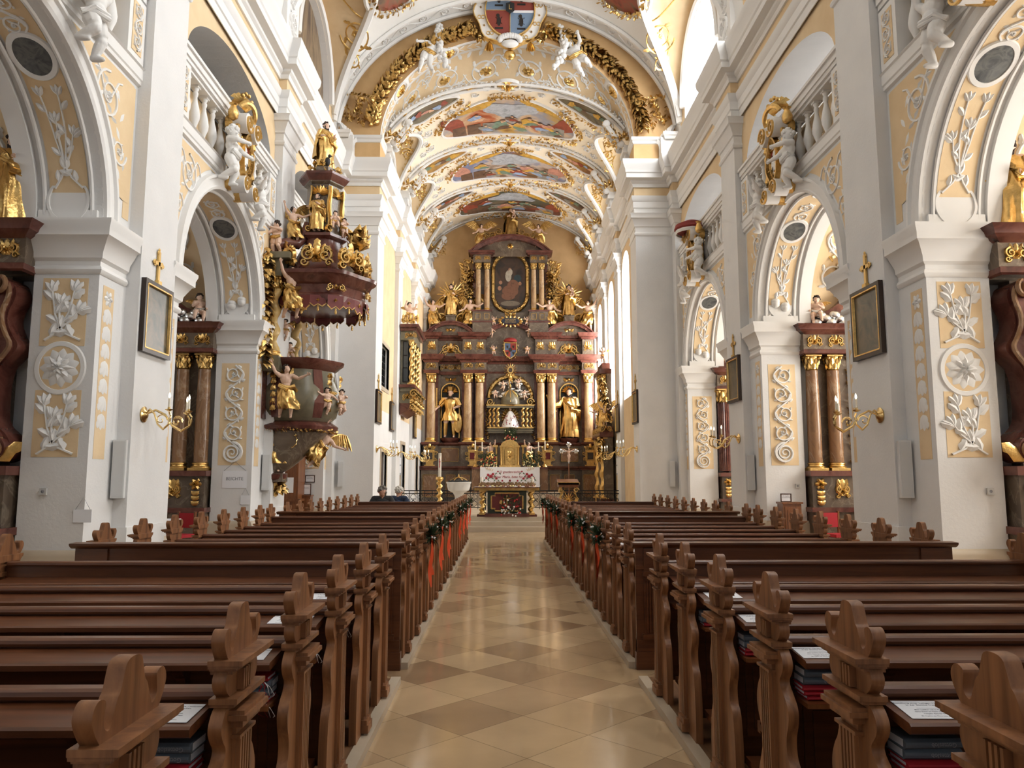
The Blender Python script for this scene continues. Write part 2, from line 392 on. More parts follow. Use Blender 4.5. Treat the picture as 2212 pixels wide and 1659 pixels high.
for s, nm in ((-1, 'left'), (1, 'right')):
    mb = MB(); z = lambda Y: 0.0
    strips(mb, s, WALL, BACK, 0, 7.8, -3, 25.2, [(a, b, z, arc(a, b, SPR, ARAD), 28) for a, b in ARCH], 0)
    wall = struct(mb.build('wall_'+nm, [W_, YE], smooth=30))
    mb = MB()
    strips(mb, s, WALL, BACK, 7.8, 12.2, -3, 25.2, [(a, b, lambda Y: 7.8, arc(a, b, 9.1, 1.22), 28) for a, b in GAL], 1, soff=0)
    mb.build('upper_storey', [W_, YE], wall, 30)
    # mouldings
    mb = MB()
    for (a, b) in PILS:
        mb.box(PX(s, 0, WALL), PX(s, 0, PIL), a, b, .7, 9.75); mb.box(PX(s, 0, WALL), PX(s, 0, PIL-.03), a-.03, b+.03, 0, .95)
        mb.sweep(CAPP, plan(s, [(b, WALL), (b, PIL), (a, PIL), (a, WALL)]), side=s)
    mb.box(PX(s, 0, WALL), PX(s, 0, PIL), 24.72, 25.25, 0, 9.75)
    mb.build('pilaster', [W_], wall, 30)
    mb = MB()
    for (a, b) in ARCH:
        # plinths of stone, imposts
        for (p0, p1, e) in ((b, b+.72, 1), (a-.72, a, -1)):
            path = [(p1, WALL), (p0, WALL), (p0, BACK+.05)] if e > 0 else [(p1, BACK+.05), (p1, WALL), (p0, WALL)]
            mb.sweep(IMPP, plan(s, path), side=s)
    for (a, b) in ARCH:      # archivolt
        c = (a+b)/2; pr = [(ARAD-.0, WALL+.02), (ARAD-.0, WALL-.05), (ARAD+.05, WALL-.07), (ARAD+.07, WALL-.05), (ARAD+.2, WALL-.05), (ARAD+.22, WALL-.09), (ARAD+.27, WALL-.09), (ARAD+.29, WALL)]
        mb.grid(lambda u, v: (PX(s, 0, pr[round(v*7)][1]), c-pr[round(v*7)][0]*cos(pi*u), SPR+pr[round(v*7)][0]*sin(pi*u)), 40, 7)
        for r0 in (ARAD-.03,):   # soffit roll mouldings
            for d in (WALL+.14, BACK-.1):
                mb.tube([(PX(s, 0, d), c-r0*cos(pi*k/36), SPR+r0*sin(pi*k/36)) for k in range(37)], .03, 6)
    mb.sweep([(0,7.52),(.05,7.54),(.05,7.6),(.07,7.62),(.07,7.78),(.1,7.8),(0,7.8)], plan(s, [(24.72, WALL), (19.35, WALL)]), side=s)
    mb.sweep([(0,7.52),(.05,7.54),(.05,7.6),(.07,7.62),(.07,7.78),(.1,7.8),(0,7.8)], plan(s, [(18.2, WALL), (12.45, WALL)]), side=s)
    mb.sweep([(0,7.52),(.05,7.54),(.05,7.6),(.07,7.62),(.07,7.78),(.1,7.8),(0,7.8)], plan(s, [(11.25, WALL), (5.5, WALL)]), side=s)
    mb.build('moulding', [ST], wall, 35)
    mb = MB()
    for (a, b) in ARCH:
        for (p0, p1, e) in ((b, b+.72, 1), (a-.72, a, -1)):
            path = [(p1, WALL), (p0, WALL), (p0, BACK+.03)] if e > 0 else [(p1, BACK+.03), (p1, WALL), (p0, WALL)]
            mb.sweep([(0,0),(.06,0),(.06,.62),(.03,.68),(0,.7)], plan(s, path), side=s)
    mb.build('plinth', [STN], wall, 35)
    # entablature
    ent = [(40.2, CD-.02), (39.2, CD-.02), (39.2, CW), (35.5, CW), (35.5, CD-.02), (34.5, CD-.02), (34.5, CW), (30.9, CW), (30.9, CD-.02), (29.85, CD-.02), (29.85, CW), (26.45, CW), (26.45, CD-.02), (25.18, CD-.02),
           (25.18, 5.465), (24.67, 5.465), (24.67, 5.665), (19.4, 5.665), (19.4, 5.465), (18.15, 5.465), (18.15, 5.665), (12.5, 5.665), (12.5, 5.465), (11.2, 5.465), (11.2, 5.665), (5.5, 5.665), (5.5, 5.465), (4.3, 5.465), (4.3, 5.665), (-3, 5.665)]
    mb = MB(); pe = plan(s, ent)
    mb.sweep(CORP, pe, side=s); mb.sweep(ARCP, pe, side=s); mb.build('trim_%d' % (1 if s < 0 else 2), [ST], None, 30); struct(bpy.context.scene.objects['trim_%d' % (1 if s < 0 else 2)])
    tr = bpy.data.objects['trim_%d' % (1 if s < 0 else 2)]
    mb = MB(); mb.sweep([(.006,11.03),(.006,11.36)], pe, side=s); mb.build('frieze', [YE], tr, 30)
    # yellow overlays and relief on the nave face
    yo = MB(); rl = MB()
    def slab(M, u0, u1, v0, v1, h=.004, n=1):
        vs = []; fs = []
        for j in range(n+1):
            for uu, hh in ((u0, -.01), (u0, h), (u1, h), (u1, -.01)): vs.append(M(uu, v0+(v1-v0)*j/n, hh))
        for j in range(n):
            for k in range(3): fs.append((j*4+k, j*4+k+1, j*4+5+k, j*4+4+k))
        fs += [(0,1,2,3), (n*4+3,n*4+2,n*4+1,n*4)]
        yo.add(vs, fs)
    Fc = lambda u, v, h: (PX(s, 0, WALL-h), u, v)     # nave face: u = Y, v = z
    for i, (a, b) in enumerate(ARCH):
        for (p0, p1) in ((b+.12, b+.42), (a-.42, a-.12)):
            slab(Fc, p0, p1, 1.9, 4.3); drop(rl, Fc, (p0+p1)/2, 4.25, 2.3, .24, 7)
        slab(Fc, b+.5, b+.68, 5.4, 7.45, .008); slab(Fc, a-.68, a-.5, 5.4, 7.45, .008)
        c = (a+b)/2; ro = ARAD+.36
        for sg in (-1, 1):      # spandrels
            n = 14; y1 = c+sg*(ARAD+.62); vs = []; zt = 7.46
            za = lambda Y: SPR+sqrt(max(0, ro*ro-(Y-c)**2))
            for k in range(n+1):
                Y = c+sg*.55+(y1-c-sg*.55)*k/n; vs += [Fc(Y, min(za(Y), zt-.02) if abs(Y-c) < ro else SPR+.5, .012), Fc(Y, zt, .012)]
            yo.add(vs, [(2*k, 2*k+2, 2*k+3, 2*k+1) for k in range(n)])
            r_spiral(rl, Fc, c+sg*2.05, 6.95, .36, 1.8, sg, pi/2, .03, .035); r_spiral(rl, Fc, c+sg*2.42, 6.3, .22, 1.4, -sg, 0, .025, .03)
            r_strip(rl, Fc, [(c+sg*(1.5+.1*k), 7.1+.2*sin(k*.9)) for k in range(10)], .022, .03)
            for k in range(5): r_leaf(rl, Fc, c+sg*(2.5-.03*k), 5.9+.28*k, pi/2-sg*.6*(1 if k % 2 else -1), .22, .12, .03)
        # soffit and reveal panels
        So = lambda u, v, h: (PX(s, 0, u), c-(ARAD-h)*cos(v), SPR+(ARAD-h)*sin(v))
        slab(So, WALL+.2, BACK-.16, .19, pi-.19, .01, 56)
        for va, vb in ((.22, .92), (1.16, 1.5), (1.66, 1.98), (2.22, 2.92)):
            K = lambda u, v, h: So(u, v/ARAD, h)
            if vb < 1: sprig(rl, K, WALL+.24, BACK-.2, va*ARAD, vb*ARAD-.05, seed=i)
            elif va > 2.2: 
                K2 = lambda u, v, h: So(u, pi-v/ARAD, h); sprig(rl, K2, WALL+.24, BACK-.2, .22*ARAD, .92*ARAD-.05, seed=i)
            else: rinceau(rl, K, WALL+.26, BACK-.22, va*ARAD, vb*ARAD, 2)
        for va in (1.04, pi-1.04):
            K = lambda u, v, h: So(u, v/ARAD, h); r_ring(rl, K, (WALL+BACK)/2+.02, va*ARAD, .26, .30, .05, .04)
            md = MB(); r_disc(md, K, (WALL+BACK)/2+.02, va*ARAD, .235, .275, .03)
            md.build('medallion_painting', [painting('grisaille_%s%d%d' % (nm, i, va > 1.5), [srgb(52,54,56), srgb(84,86,86), srgb(110,110,106), srgb(60,62,64)], 5, seed=i+s)], wall, 0, label='dark grey oval medallion painting in the arch soffit')
        for va in (.02, pi-.02):                 # small blind arch / cherub block at the springing
            K = lambda u, v, h: (PX(s, 0, u), (c-ARAD+h if va < 1 else c+ARAD-h), v)
            mbx = rl; m0 = (WALL+BACK)/2+.02
            mbx.add([K(WALL+.06, SPR, -.01), K(BACK-.02, SPR, -.01), K(BACK-.02, SPR+.16, -.01), K(WALL+.06, SPR+.16, -.01), K(WALL+.06, SPR, .06), K(BACK-.02, SPR, .06), K(BACK-.02, SPR+.16, .06), K(WALL+.06, SPR+.16, .06)], [(4,5,6,7),(3,2,6,7),(0,1,5,4),(0,3,7,4),(1,2,6,5)])
            if i == 0:
                r_disc(rl, K, m0, SPR+.3, .27, .3, .05); r_ring(rl, K, m0, SPR+.3, .28, .3, .03, .07)
            else:
                r_disc(rl, K, m0, SPR+.38, .27, .26, .05)
                for e in (-.11, .11):
                    cpos = V(K(m0+e, SPR+.40-e*.4, .07)); rl.ell(cpos, .1, 8, 6); rl.ell(cpos+V((0, 0, .05)), (.105, .1, .07), 8, 5)
                for k in range(6): r_leaf(rl, K, m0+(k-2.5)*.07, SPR+.24, -pi/2+(k-2.5)*.35, .16, .1, .05)
        # pier face below (far reveal faces the camera, near reveal faces away)
        for yy, sg in ((b, -1), (a, 1)):
            K = lambda u, v, h: (PX(s, 0, u), yy+sg*h, v); u0, u1 = WALL+.14, BACK-.13; um = (u0+u1)/2
            if i == 0:
                slab(K, u0, u1, 3.42, 4.36); slab(K, u0, u1, 1.92, 2.82)
                sprig(rl, K, u0+.03, u1-.03, 3.5, 4.3, seed=3); sprig(rl, K, u0+.03, u1-.03, 1.96, 2.74, seed=4)
                r_ring(rl, K, um, 3.12, .31, .33, .045, .02); KK = MB(); r_disc(yo, K, um, 3.12, .28, .30, .012); r_ros(rl, K, um, 3.12, .27, .05, 11); r_ros(rl, K, um, 3.12, .2, .08, 8)
            else:
                slab(K, u0, u1, 1.92, 4.2); rinceau(rl, K, u0+.03, u1-.03, 1.98, 4.15, 5 if i == 1 else 6, .024 if i == 1 else .018, .04, big=1)
        # soffit inner rib
        rl.grid(lambda u, v: (PX(s, 0, BACK+(0 if v < .2 else (.0 if v < .5 else .26))), c-(ARAD-(.0 if v < .2 else .07))*cos(pi*u), SPR+(ARAD-(.0 if v < .2 else .07))*sin(pi*u)), 32, 3)
    # gallery border strips and balustrade pedestals
    for (a, b) in GAL:
        pass
    # arch pier front drop + small capitals use plain plaster
    yo.build('yellow_panel', [YE], wall, 30); rl.build('stucco_relief', [ST], wall, 50)
# balustrades
BALP = [(.045,0),(.055,.02),(.055,.05),(.035,.07),(.03,.1),(.05,.16),(.092,.28),(.098,.36),(.075,.5),(.045,.62),(.036,.7),(.05,.74),(.05,.78),(.036,.8),(.06,.86),(.06,.92)]
for s, nm in ((-1, 'left'), (1, 'right')):
    for i, (a, b) in enumerate([(5.52, 11.23), (12.47, 18.18), (19.37, 24.7)]):
        where = ['over the first arch', 'over the middle arch', 'over the arch beside the chancel'][i]
        x = PX(s, 0, WALL+.1)
        t = thing('balustrade', 'white gallery balustrade %s on the %s' % (where, 'pulpit side' if s < 0 else 'window side'), 'balustrade', (x, (a+b)/2, 7.8), 0, None)
        L = (b-a)/2; mb = MB(); f = [(.16,1.0),(.17,1.06),(.2,1.1),(.2,1.2),(.24,1.25),(.24,1.3)]
        mb.box(-.12, .12, -L, L, .98, 1.04); mb.box(-.17, .17, -L, L, 1.04, 1.12); mb.box(-.2, .2, -L, L, 1.12, 1.24); mb.box(-.24, .24, -L, L, 1.24, 1.3)
        mb.build('rail', [ST], t, 30)
        mb = MB(); mb.box(-.13, .13, -L, L, .0, .08); mb.build('base_course', [ST], t, 30)
        mb = MB(); mb.box(s*.16, s*.2, -L, L, .05, 1.0); mb.build('parapet_backing', [YE], t, 0)
        for e in (-1, 1):
            mb = MB(); mb.box(-.17, .17, e*L, e*(L-.5), .0, 1.0); mb.mi = 1; mb.box(-.18, .18, e*(L-.1), e*(L-.4), .12, .9)
            K = lambda u, v, h: (-s*(.18+h), u, v); mb.mi = 0; rinceau(mb, K, min(e*(L-.1), e*(L-.4)), max(e*(L-.1), e*(L-.4)), .15, .88, 3, .014, .02)
            mb.build('pedestal', [ST, YE], t, 30)
        n = 11; bm = None
        for k in range(n):
            y = -L+.5+(2*L-1.0)*(k+.5)/n
            if bm is None:
                mb = MB(); mb.lathe(BALP, 14, (0, 0, .07)); mb.box(-.07, .07, -.07, .07, .06, .12); mb.box(-.07, .07, -.07, .07, .94, .99); o = mb.build('baluster', [ST], t, 40); bm = o.data; o.location = (0, y, 0)
            else: link('baluster', bm, t).location = (0, y, 0)
# chapels and galleries behind the arcades
for s, nm in ((-1, 'left'), (1, 'right')):
    for i, (a, b) in enumerate(ARCH):
        c = (a+b)/2; mb = MB(); y0, y1 = a-.45, b+.45; D = 10.6; r = (y1-y0)/2
        ins = BACK-.0
        strips(mb, s, D, D+.4, 0, 8.0, y0, y1, [(c-1.0, c+1.0, lambda Y: 2.6, arc(c-1.0, c+1.0, 5.6, 1.0), 12)] if s > 0 else [(c-.6, c+.6, lambda Y: 4.4, arc(c-.6, c+.6, 6.0, .6), 12)], 0, back=False)
        for yy in (y0, y1): mb.add([(PX(s,0,ins), yy, 0), (PX(s,0,D), yy, 0), (PX(s,0,D), yy, 5.2), (PX(s,0,ins), yy, 5.2)], [(0,1,2,3)])
        mb.grid(lambda u, v: (PX(s, 0, ins+(D-ins)*v), c-r*cos(pi*u), 5.2+(r*1.02)*sin(pi*u)), 28, 2, 1)
        for yy in (y0, y1):   # cornice in the chapel
            mb.sweep([(0,4.75),(.06,4.8),(.1,4.95),(.18,5.0),(.2,5.2),(0,5.2)], [(PX(s,0,BACK), yy), (PX(s,0,D), yy)], side=(1 if yy == y1 else -1)*s)
        ch = struct(mb.build('wall_'+nm, [W_, YE], None, 30))
        rl = MB(); K = lambda u, v, h: (PX(s, 0, u), c-(r-h)*cos(v/r), 5.2+(r*1.02-h)*sin(v/r))
        for v0, v1 in ((.25*r, 1.3*r), (2.89*r, 1.84*r)):
            rinceau(rl, K, ins+.5, ins+1.5, v0, v1, 3, .03, .05); rinceau(rl, K, ins+1.9, ins+2.9, v0, v1, 3, .03, .05)
        r_ring(rl, K, ins+1.7, pi/2*r, .6, .8, .08, .08)
        for d in (ins+.3, ins+1.7, ins+3.2): rl.tube([(PX(s,0,d), c-(r-.03)*cos(pi*k/24), 5.2+(r*1.02-.03)*sin(pi*k/24)) for k in range(25)], .07, 6)
        rl.build('stucco_relief', [ST], ch, 50)
        w = MB(); hw = 1.0 if s > 0 else .6; zb = 2.6 if s > 0 else 4.4; zs = 5.6 if s > 0 else 6.0
        ya = arc(c-hw, c+hw, zs, hw)
        ys = [c-hw*cos(pi*k/12) for k in range(13)]
        w.add([(PX(s,0,D+.3), c-hw, zb), (PX(s,0,D+.3), c+hw, zb)]+[(PX(s,0,D+.3), y, ya(y)) for y in reversed(ys)], [tuple(range(15))])
        n_ = i+1+(3 if s > 0 else 0); struct(w.build('window_%d' % n_, [WIN], None, 0))
    for i, (a, b) in enumerate(GAL):
        c = (a+b)/2; D = 9.6; mb = MB(); aa = (b-a)/2
        mb.grid(lambda u, v: (PX(s,0,BACK+(D-BACK)*v), c-(aa)*cos(pi*u), 9.1+1.22*sin(pi*u)), 24, 1)
        for yy in (a, b): mb.add([(PX(s,0,BACK), yy, 7.8), (PX(s,0,D), yy, 7.8), (PX(s,0,D), yy, 9.1), (PX(s,0,BACK), yy, 9.1)], [(0,1,2,3)])
        mb.add([(PX(s,0,BACK), a, 7.79), (PX(s,0,D), a, 7.79), (PX(s,0,D), b, 7.79), (PX(s,0,BACK), b, 7.79)], [(0,1,2,3)])
        zt = arc(a, b, 9.1, 1.22)
        if s > 0: strips(mb, s, D, D+.3, 7.8, 10.4, a, b, [(c-.9, c+.9, lambda Y: 8.3, arc(c-.9, c+.9, 9.3, .6), 10)], 0, back=False)
        else: strips(mb, s, D, D+.3, 7.8, 10.4, a, b, [], 0, back=False)
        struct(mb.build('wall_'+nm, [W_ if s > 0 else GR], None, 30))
        if s > 0:
            w = MB(); w.add([(PX(s,0,D+.25), c-.95, 8.25), (PX(s,0,D+.25), c+.95, 8.25), (PX(s,0,D+.25), c+.95, 9.95), (PX(s,0,D+.25), c-.95, 9.95)], [(0,1,2,3)])
            struct(w.build('window_%d' % (i+7), [WIG], None, 0))
# ------------------------------------------------------------------ chancel arch, chancel walls, vaults, floor
AY = 25.2
for s, nm in ((-1, 'left'), (1, 'right')):
    mb = MB(lambda p: V((PX(s, p.y, p.x), p.y, p.z)))
    mb.box(CD, 6.6, AY, 26.4, 0, 12.2); mb.mi = 1; mb.box(CD, 6.6, AY+.02, 26.4, 12.2, 13.0)
    ap = struct(mb.build('wall_'+nm, [W_, YD], None, 30))
    mb = MB()
    mb.sweep(CAPP, plan(s, [(26.42, CW), (26.42, CD), (AY, CD), (AY, PIL), (24.72, PIL), (24.72, WALL)]), side=s)
    mb.sweep([(0,12.9),(.03,12.92),(.05,13.0),(.09,13.04),(.09,13.14),(0,13.14)], plan(s, [(26.4, CD), (AY+.02, CD), (AY+.02, 5.3), (24.8, 5.3), (24.8, 5.7)]), side=s)
    mb.build('capital', [ST], ap, 30)
    # acanthus console beside the arch on the cornice
    mb = MB(); K = lambda u, v, h: (PX(s, 0, u), 25.02-h, v)
    for k in range(5): r_leaf(mb, K, 5.3+.03*k, 12.55+.14*k, pi/2+s*0+(.5-.25*k), .5, .22, .12)
    mb.box(PX(s,0,5.15), PX(s,0,5.6), 24.85, 25.2, 12.2, 13.0, 0); mb.build('console', [ST], ap, 40)
    # chancel wall
    mb = MB(); ops = []
    if s > 0:
        for k in range(3):
            yc = (RIB[k]+RIB[k+1])/2+.1; ops.append((yc-.95, yc+.95, (lambda Y: 4.6), arc(yc-.95, yc+.95, 9.45, .75), 14))
    else: ops = [(27.0, 28.75, lambda Y: 4.95, lambda Y: 6.35, 1), (27.3, 28.6, lambda Y: .42, lambda Y: 2.55, 1), (32.0, 33.2, lambda Y: .6, lambda Y: 3.0, 1)]
    if s > 0: strips(mb, s, CW, CW+.7, 0, 12.2, 26.4, YEND, ops, 1, soff=0)
    else:     # split so the small openings above and below do not collide
        strips(mb, s, CW, CW+.5, 0, 4, 26.4, YEND, [(27.3, 28.6, lambda Y: .42, lambda Y: 2.55, 1), (32.0, 33.2, lambda Y: 1.0, lambda Y: 3.0, 1), (36.6, 37.6, lambda Y: 1.0, lambda Y: 2.6, 1)], 0, soff=0)
        strips(mb, s, CW, CW+.5, 4, 12.2, 26.4, YEND, [(27.0, 28.75, lambda Y: 4.85, lambda Y: 6.35, 1)], 1, soff=0)
    cw = struct(mb.build('wall_'+nm, [W_, YE], None, 30))
    mb = MB()
    for a, b in CP:
        mb.add([], []); p = [PX(s, a, CW), PX(s, a, CD), PX(s, b, CD), PX(s, b, CW)]
        mb.add([(p[0], a, 0), (p[1], a, 0), (p[2], b, 0), (p[3], b, 0), (p[0], a, 9.75), (p[1], a, 9.75), (p[2], b, 9.75), (p[3], b, 9.75)], [(0,1,5,4), (1,2,6,5), (2,3,7,6)])
        mb.sweep(CAPP, plan(s, [(b, CW), (b, CD), (a, CD), (a, CW)]), side=s)
    mb.build('pilaster', [W_], cw, 30)
    if s > 0:
        for k, (ya, yb, lo, hi, n) in enumerate(ops):
            w = MB(); ys = [(ya+yb)/2-(yb-ya)/2*cos(pi*j/12) for j in range(13)]; P = lambda Y, z: (PX(s, Y, CW+.45), Y, z)
            w.add([P(ya, 4.6), P(yb, 4.6)]+[P(y, hi(y)) for y in reversed(ys)], [tuple(range(15))])
            struct(w.build('window_%d' % (k+10), [WIN], None, 0))
    # lunette wall above the cornice
    for k in range(3):
        yc = (RIB[k]+RIB[k+1])/2; hi = arc(yc-1.75, yc+1.75, 12.9, 1.75); mb = MB()
        strips(mb, s, 4.5, 4.9, 12.2, 15.0, RIB[k], RIB[k+1], [(yc-1.3, yc+1.3, lambda Y: 12.35, arc(yc-1.3, yc+1.3, 12.9, 1.4), 16)], 0, back=False)
        struct(mb.build('wall_'+nm, [W_], None, 30))
        w = MB(); hh = arc(yc-1.32, yc+1.32, 12.9, 1.42); ys = [yc-1.32*cos(pi*j/14) for j in range(15)]; P = lambda Y, z: (PX(s, Y, 4.72 if s > 0 else 4.56), Y, z)
        w.add([P(yc-1.32, 12.3), P(yc+1.32, 12.3)]+[P(y, hh(y)) for y in reversed(ys)], [tuple(range(17))])
        if s > 0: struct(w.build('window_%d' % (k+13), [WIN], None, 0))
        else: w.build('lunette_painting', [painting('lunette_fresco_%d' % k, [srgb(70,66,60), srgb(120,110,92), srgb(150,150,140), srgb(98,84,66)], .8, seed=k)], bpy.context.scene.objects[-1] if 0 else cw, 0)
    # nave clerestory
    for kb in range(4):
        mb = MB(); yc = 21.9-6.95*kb; ya_, yb_ = (18.2-6.95*kb, AY if kb == 0 else 25.15-6.95*kb)
        strips(mb, s, 5.75, 6.2, 12.2, 17.6, ya_, yb_, [(yc-2.0, yc+2.0, lambda Y: 12.4, arc(yc-2.0, yc+2.0, 13.6, 2.2), 18)], 1, back=False)
        cl = struct(mb.build('wall_'+nm, [W_, YE], None, 30))
        w = MB(); hh = arc(yc-2.05, yc+2.05, 13.6, 2.25); ys = [yc-2.05*cos(pi*j/14) for j in range(15)]; P = lambda Y, z: (PX(s, 0, 6.05 if s > 0 else 5.95), Y, z)
        w.add([P(yc-2.05, 12.3), P(yc+2.05, 12.3)]+[P(y, hh(y)) for y in reversed(ys)], [tuple(range(17))])
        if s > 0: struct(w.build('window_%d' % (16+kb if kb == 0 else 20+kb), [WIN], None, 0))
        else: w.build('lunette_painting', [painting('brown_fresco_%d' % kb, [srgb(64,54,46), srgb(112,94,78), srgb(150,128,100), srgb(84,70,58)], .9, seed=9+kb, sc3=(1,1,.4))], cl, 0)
        if kb < 2:
            mb = MB(); mb.tube([(PX(s, 0, 5.7), yc-2.08*cos(pi*k/28), 13.6+2.3*sin(pi*k/28)) for k in range(29)], .1, 6)
            mb.box(PX(s,0,5.6), PX(s,0,5.9), ya_+.2, ya_+1.3, 12.2, 14.4); K = lambda u, v, h: (PX(s, 0, 5.6-h), u, v); rinceau(mb, K, ya_+.3, ya_+1.2, 12.4, 14.2, 3, .04, .05)
            mb.build('stucco_relief', [ST], cl, 40)

# ---- ceiling: nave end bay + chancel barrel, one structure with children
def zbar(d, a, b, zs): return zs+b*sqrt(max(0, 1-(d/a)**2))
CA, CB, CZ = 4.5, 2.65, 12.9
NA, NB, NZ = 5.75, 4.75, 12.9
def chz(d, Y):
    """chancel: (height, is_lunette)"""
    zb = zbar(d, CA, CB, CZ); k = min(2, max(0, int((Y-RIB[0])/4.63))); yc = (RIB[k]+RIB[k+1])/2; q = 1-((Y-yc)/1.8)**2
    zl = 12.7+1.95*sqrt(q) if q > 0 else 0
    return (zl, 1) if (zl > zb and abs(d) > 2) else (zb, 0)
mb = MB(); nx, ny = 84, 120
ths = [-1+2*i/nx for i in range(nx+1)]; ds = [CA*sin(t*pi/2) for t in ths]
zz = [[chz(d, RIB[0]+(YEND-RIB[0])*j/ny) for d in ds] for j in range(ny+1)]
vs = [(cx(RIB[0]+(YEND-RIB[0])*j/ny)+ds[i], RIB[0]+(YEND-RIB[0])*j/ny, zz[j][i][0]) for j in range(ny+1) for i in range(nx+1)]
for j in range(ny):
    for i in range(nx):
        k = j*(nx+1)+i; l = zz[j][i][1]+zz[j+1][i][1]+zz[j][i+1][1]+zz[j+1][i+1][1]
        mb.f.append((k, k+1, k+nx+2, k+nx+1)); mb.m.append(1 if l > 1 else 0)
mb.v = [V(p) for p in vs]
CEI = struct(mb.build('ceiling', [mat('vault_cream', srgb(246,232,208), .85), YE], None, 40))
# splayed scroll band between arch and barrel
mb = MB()
mb.grid(lambda u, v: (cx(0)+(CD+.0)*cos(pi*u)*-1, AY+.65*v, 13.0+3.73*sin(pi*u)), 48, 1, 0)
mb.mi = 1
def spl(u, v):
    t = min(1, max(0, v)); e = t**.8; a = CD*(1-e)+CA*e; b = 3.73*(1-e)+CB*e; zs = 13.0*(1-e)+CZ*e
    return (cx(AY)-a*cos(pi*u), AY+.65+.55*t, zs+b*sin(pi*u))
mb.grid(spl, 48, 6, 1); mb.build('splayed_arch_band', [ST, YE], CEI, 60)
rl = MB()
def SPM(u, v, h):      # u along arch 0..1 * 10, v 0..1.2 across band
    p = V(spl(u/10, v/1.25)); c = V((cx(AY), p.y, 13.0)); n = (c-p); n.y = -.5; n.normalize(); return p+n*h
sgo = MB()
for k in range(8):
    sg = 1 if k % 2 else -1; u0 = 1.1+k*1.115
    r_spiral(rl, SPM, u0, .62, .40, 1.9, sg, pi*.5, .02, .04, True, 1.05); r_spiral(rl, SPM, u0+.5, .3 if k % 2 else .95, .17, 1.4, -sg, 0, .014, .03)
    r_strip(rl, SPM, [(u0-.6+.12*j, .6+.46*sin(j*.62)*sg) for j in range(11)], .018, .03)
    for j in range(7): r_leaf(rl, SPM, u0-.5+.16*j, .12+.95*(j % 2), (pi/2 if j % 2 else -pi/2)+.6*sg, .2, .1, .04)
    if k in (1, 2, 3, 4, 5, 6): r_ros(sgo, SPM, u0, .62, .17, .08, 8)
sgo.build('gold_rosettes', [GO], CEI, 50)
rl.build('stucco_relief', [ST], CEI, 50)
# arch soffit white band: yellow inlays with relief; gold rosettes
SOM = lambda u, v, h: (cx(0)-(CD-h)*cos(u), AY+v, 13.0+(3.73-h)*sin(u))
mb = MB(); rl = MB(); go = MB()
for u0, u1 in ((.06, .42), (.66, .98), (1.16, 1.36), (1.78, 1.98), (2.16, 2.48), (2.72, 3.08)):
    mb.grid(lambda a, b: SOM(u0+(u1-u0)*a, .15+.34*b, .012), 8, 1)
    K = lambda u, v, h: SOM(u/4, v, h)
    for j in range(int((u1-u0)*9)+2): 
        uu = u0+(u1-u0)*(j+.5)/(int((u1-u0)*9)+2); r_leaf(rl, K, uu*4-.1, .32, .7, .3, .12, .03); r_leaf(rl, K, uu*4-.1, .32, -.7, .3, .12, .03)
for u0 in (.54, 1.07, 2.07, 2.6):
    K = lambda u, v, h: SOM(u/4, v, h); r_ring(rl, K, u0*4, .32, .36, .3, .05, .04); r_ros(go, K, u0*4, .32, .27, .08, 10); r_ros(go, K, u0*4, .32, .16, .12, 7)
r_ring(rl, lambda u, v, h: SOM(u/4, v, h), pi/2*4, .33, .55, .26, .05, .04); r_spiral(rl, lambda u, v, h: SOM(u/4, v, h), pi/2*4-.3, .33, .16, 1.5, 1, 0, .02, .03); r_spiral(rl, lambda u, v, h: SOM(u/4, v, h), pi/2*4+.3, .33, .16, 1.5, -1, pi, .02, .03)
mb.build('soffit_panel', [YE], CEI, 30); rl.build('soffit_relief', [ST], CEI, 50)
# arch wall above (spandrel between arch and nave vault)
mb = MB(); n = 60; vs = []
for k in range(n+1):
    a = pi*k/n; vs += [(cx(0)-CD*cos(a), AY, 13.0+3.73*sin(a)), (cx(0)-6.3*cos(a), AY, 13.0+6*sin(a))]
mb.add(vs, [(2*k, 2*k+2, 2*k+3, 2*k+1) for k in range(n)]); mb.build('arch_wall', [YD], CEI, 30)
# gold leaf swag round the arch
gl = [(cx(0)-4.62*cos(a), AY-.14, 13.05+4.05*sin(a)) for a in [pi*(.03+.94*k/60) for k in range(61)]]
mb = MB(); mb.tube(gl[:24], .08, 6); mb.tube(gl[37:], .08, 6); garland(mb, gl[:25], .19, 420, 2); garland(mb, gl[36:], .19, 420, 3)
for m_ in (go,): mb.merge(m_)
mb.build('gold_leaf_garland', [GO], CEI, 60)
# nave end bay
def nvz(d, Y):
    zb = zbar(d, NA, NB, NZ); yc = 21.7 if Y > 18.2 else 21.9-6.95*(1+int((18.2-Y)/6.95)); q = 1-((Y-yc)/2.75)**2; zl = 13.0+3.3*sqrt(q) if q > 0 else 0
    return (zl, 1) if (zl > zb and abs(d) > 2) else (zb, 0)
mb = MB(); nx, ny = 72, 150; Y0, Y1 = -2.6, AY
ds = [NA*sin((-1+2*i/nx)*pi/2) for i in range(nx+1)]; zz = [[nvz(d, Y0+(Y1-Y0)*j/ny) for d in ds] for j in range(ny+1)]
mb.v = [V((cx(0)+ds[i], Y0+(Y1-Y0)*j/ny, zz[j][i][0])) for j in range(ny+1) for i in range(nx+1)]
for j in range(ny):
    for i in range(nx):
        k = j*(nx+1)+i; l = zz[j][i][1]+zz[j+1][i][1]+zz[j][i+1][1]+zz[j+1][i+1][1]; mb.f.append((k, k+1, k+nx+2, k+nx+1)); mb.m.append(1 if l > 1 else 0)
mb.build('nave_vault', [mat('vault_white', (.82,.8,.76), .85), YE], CEI, 40)
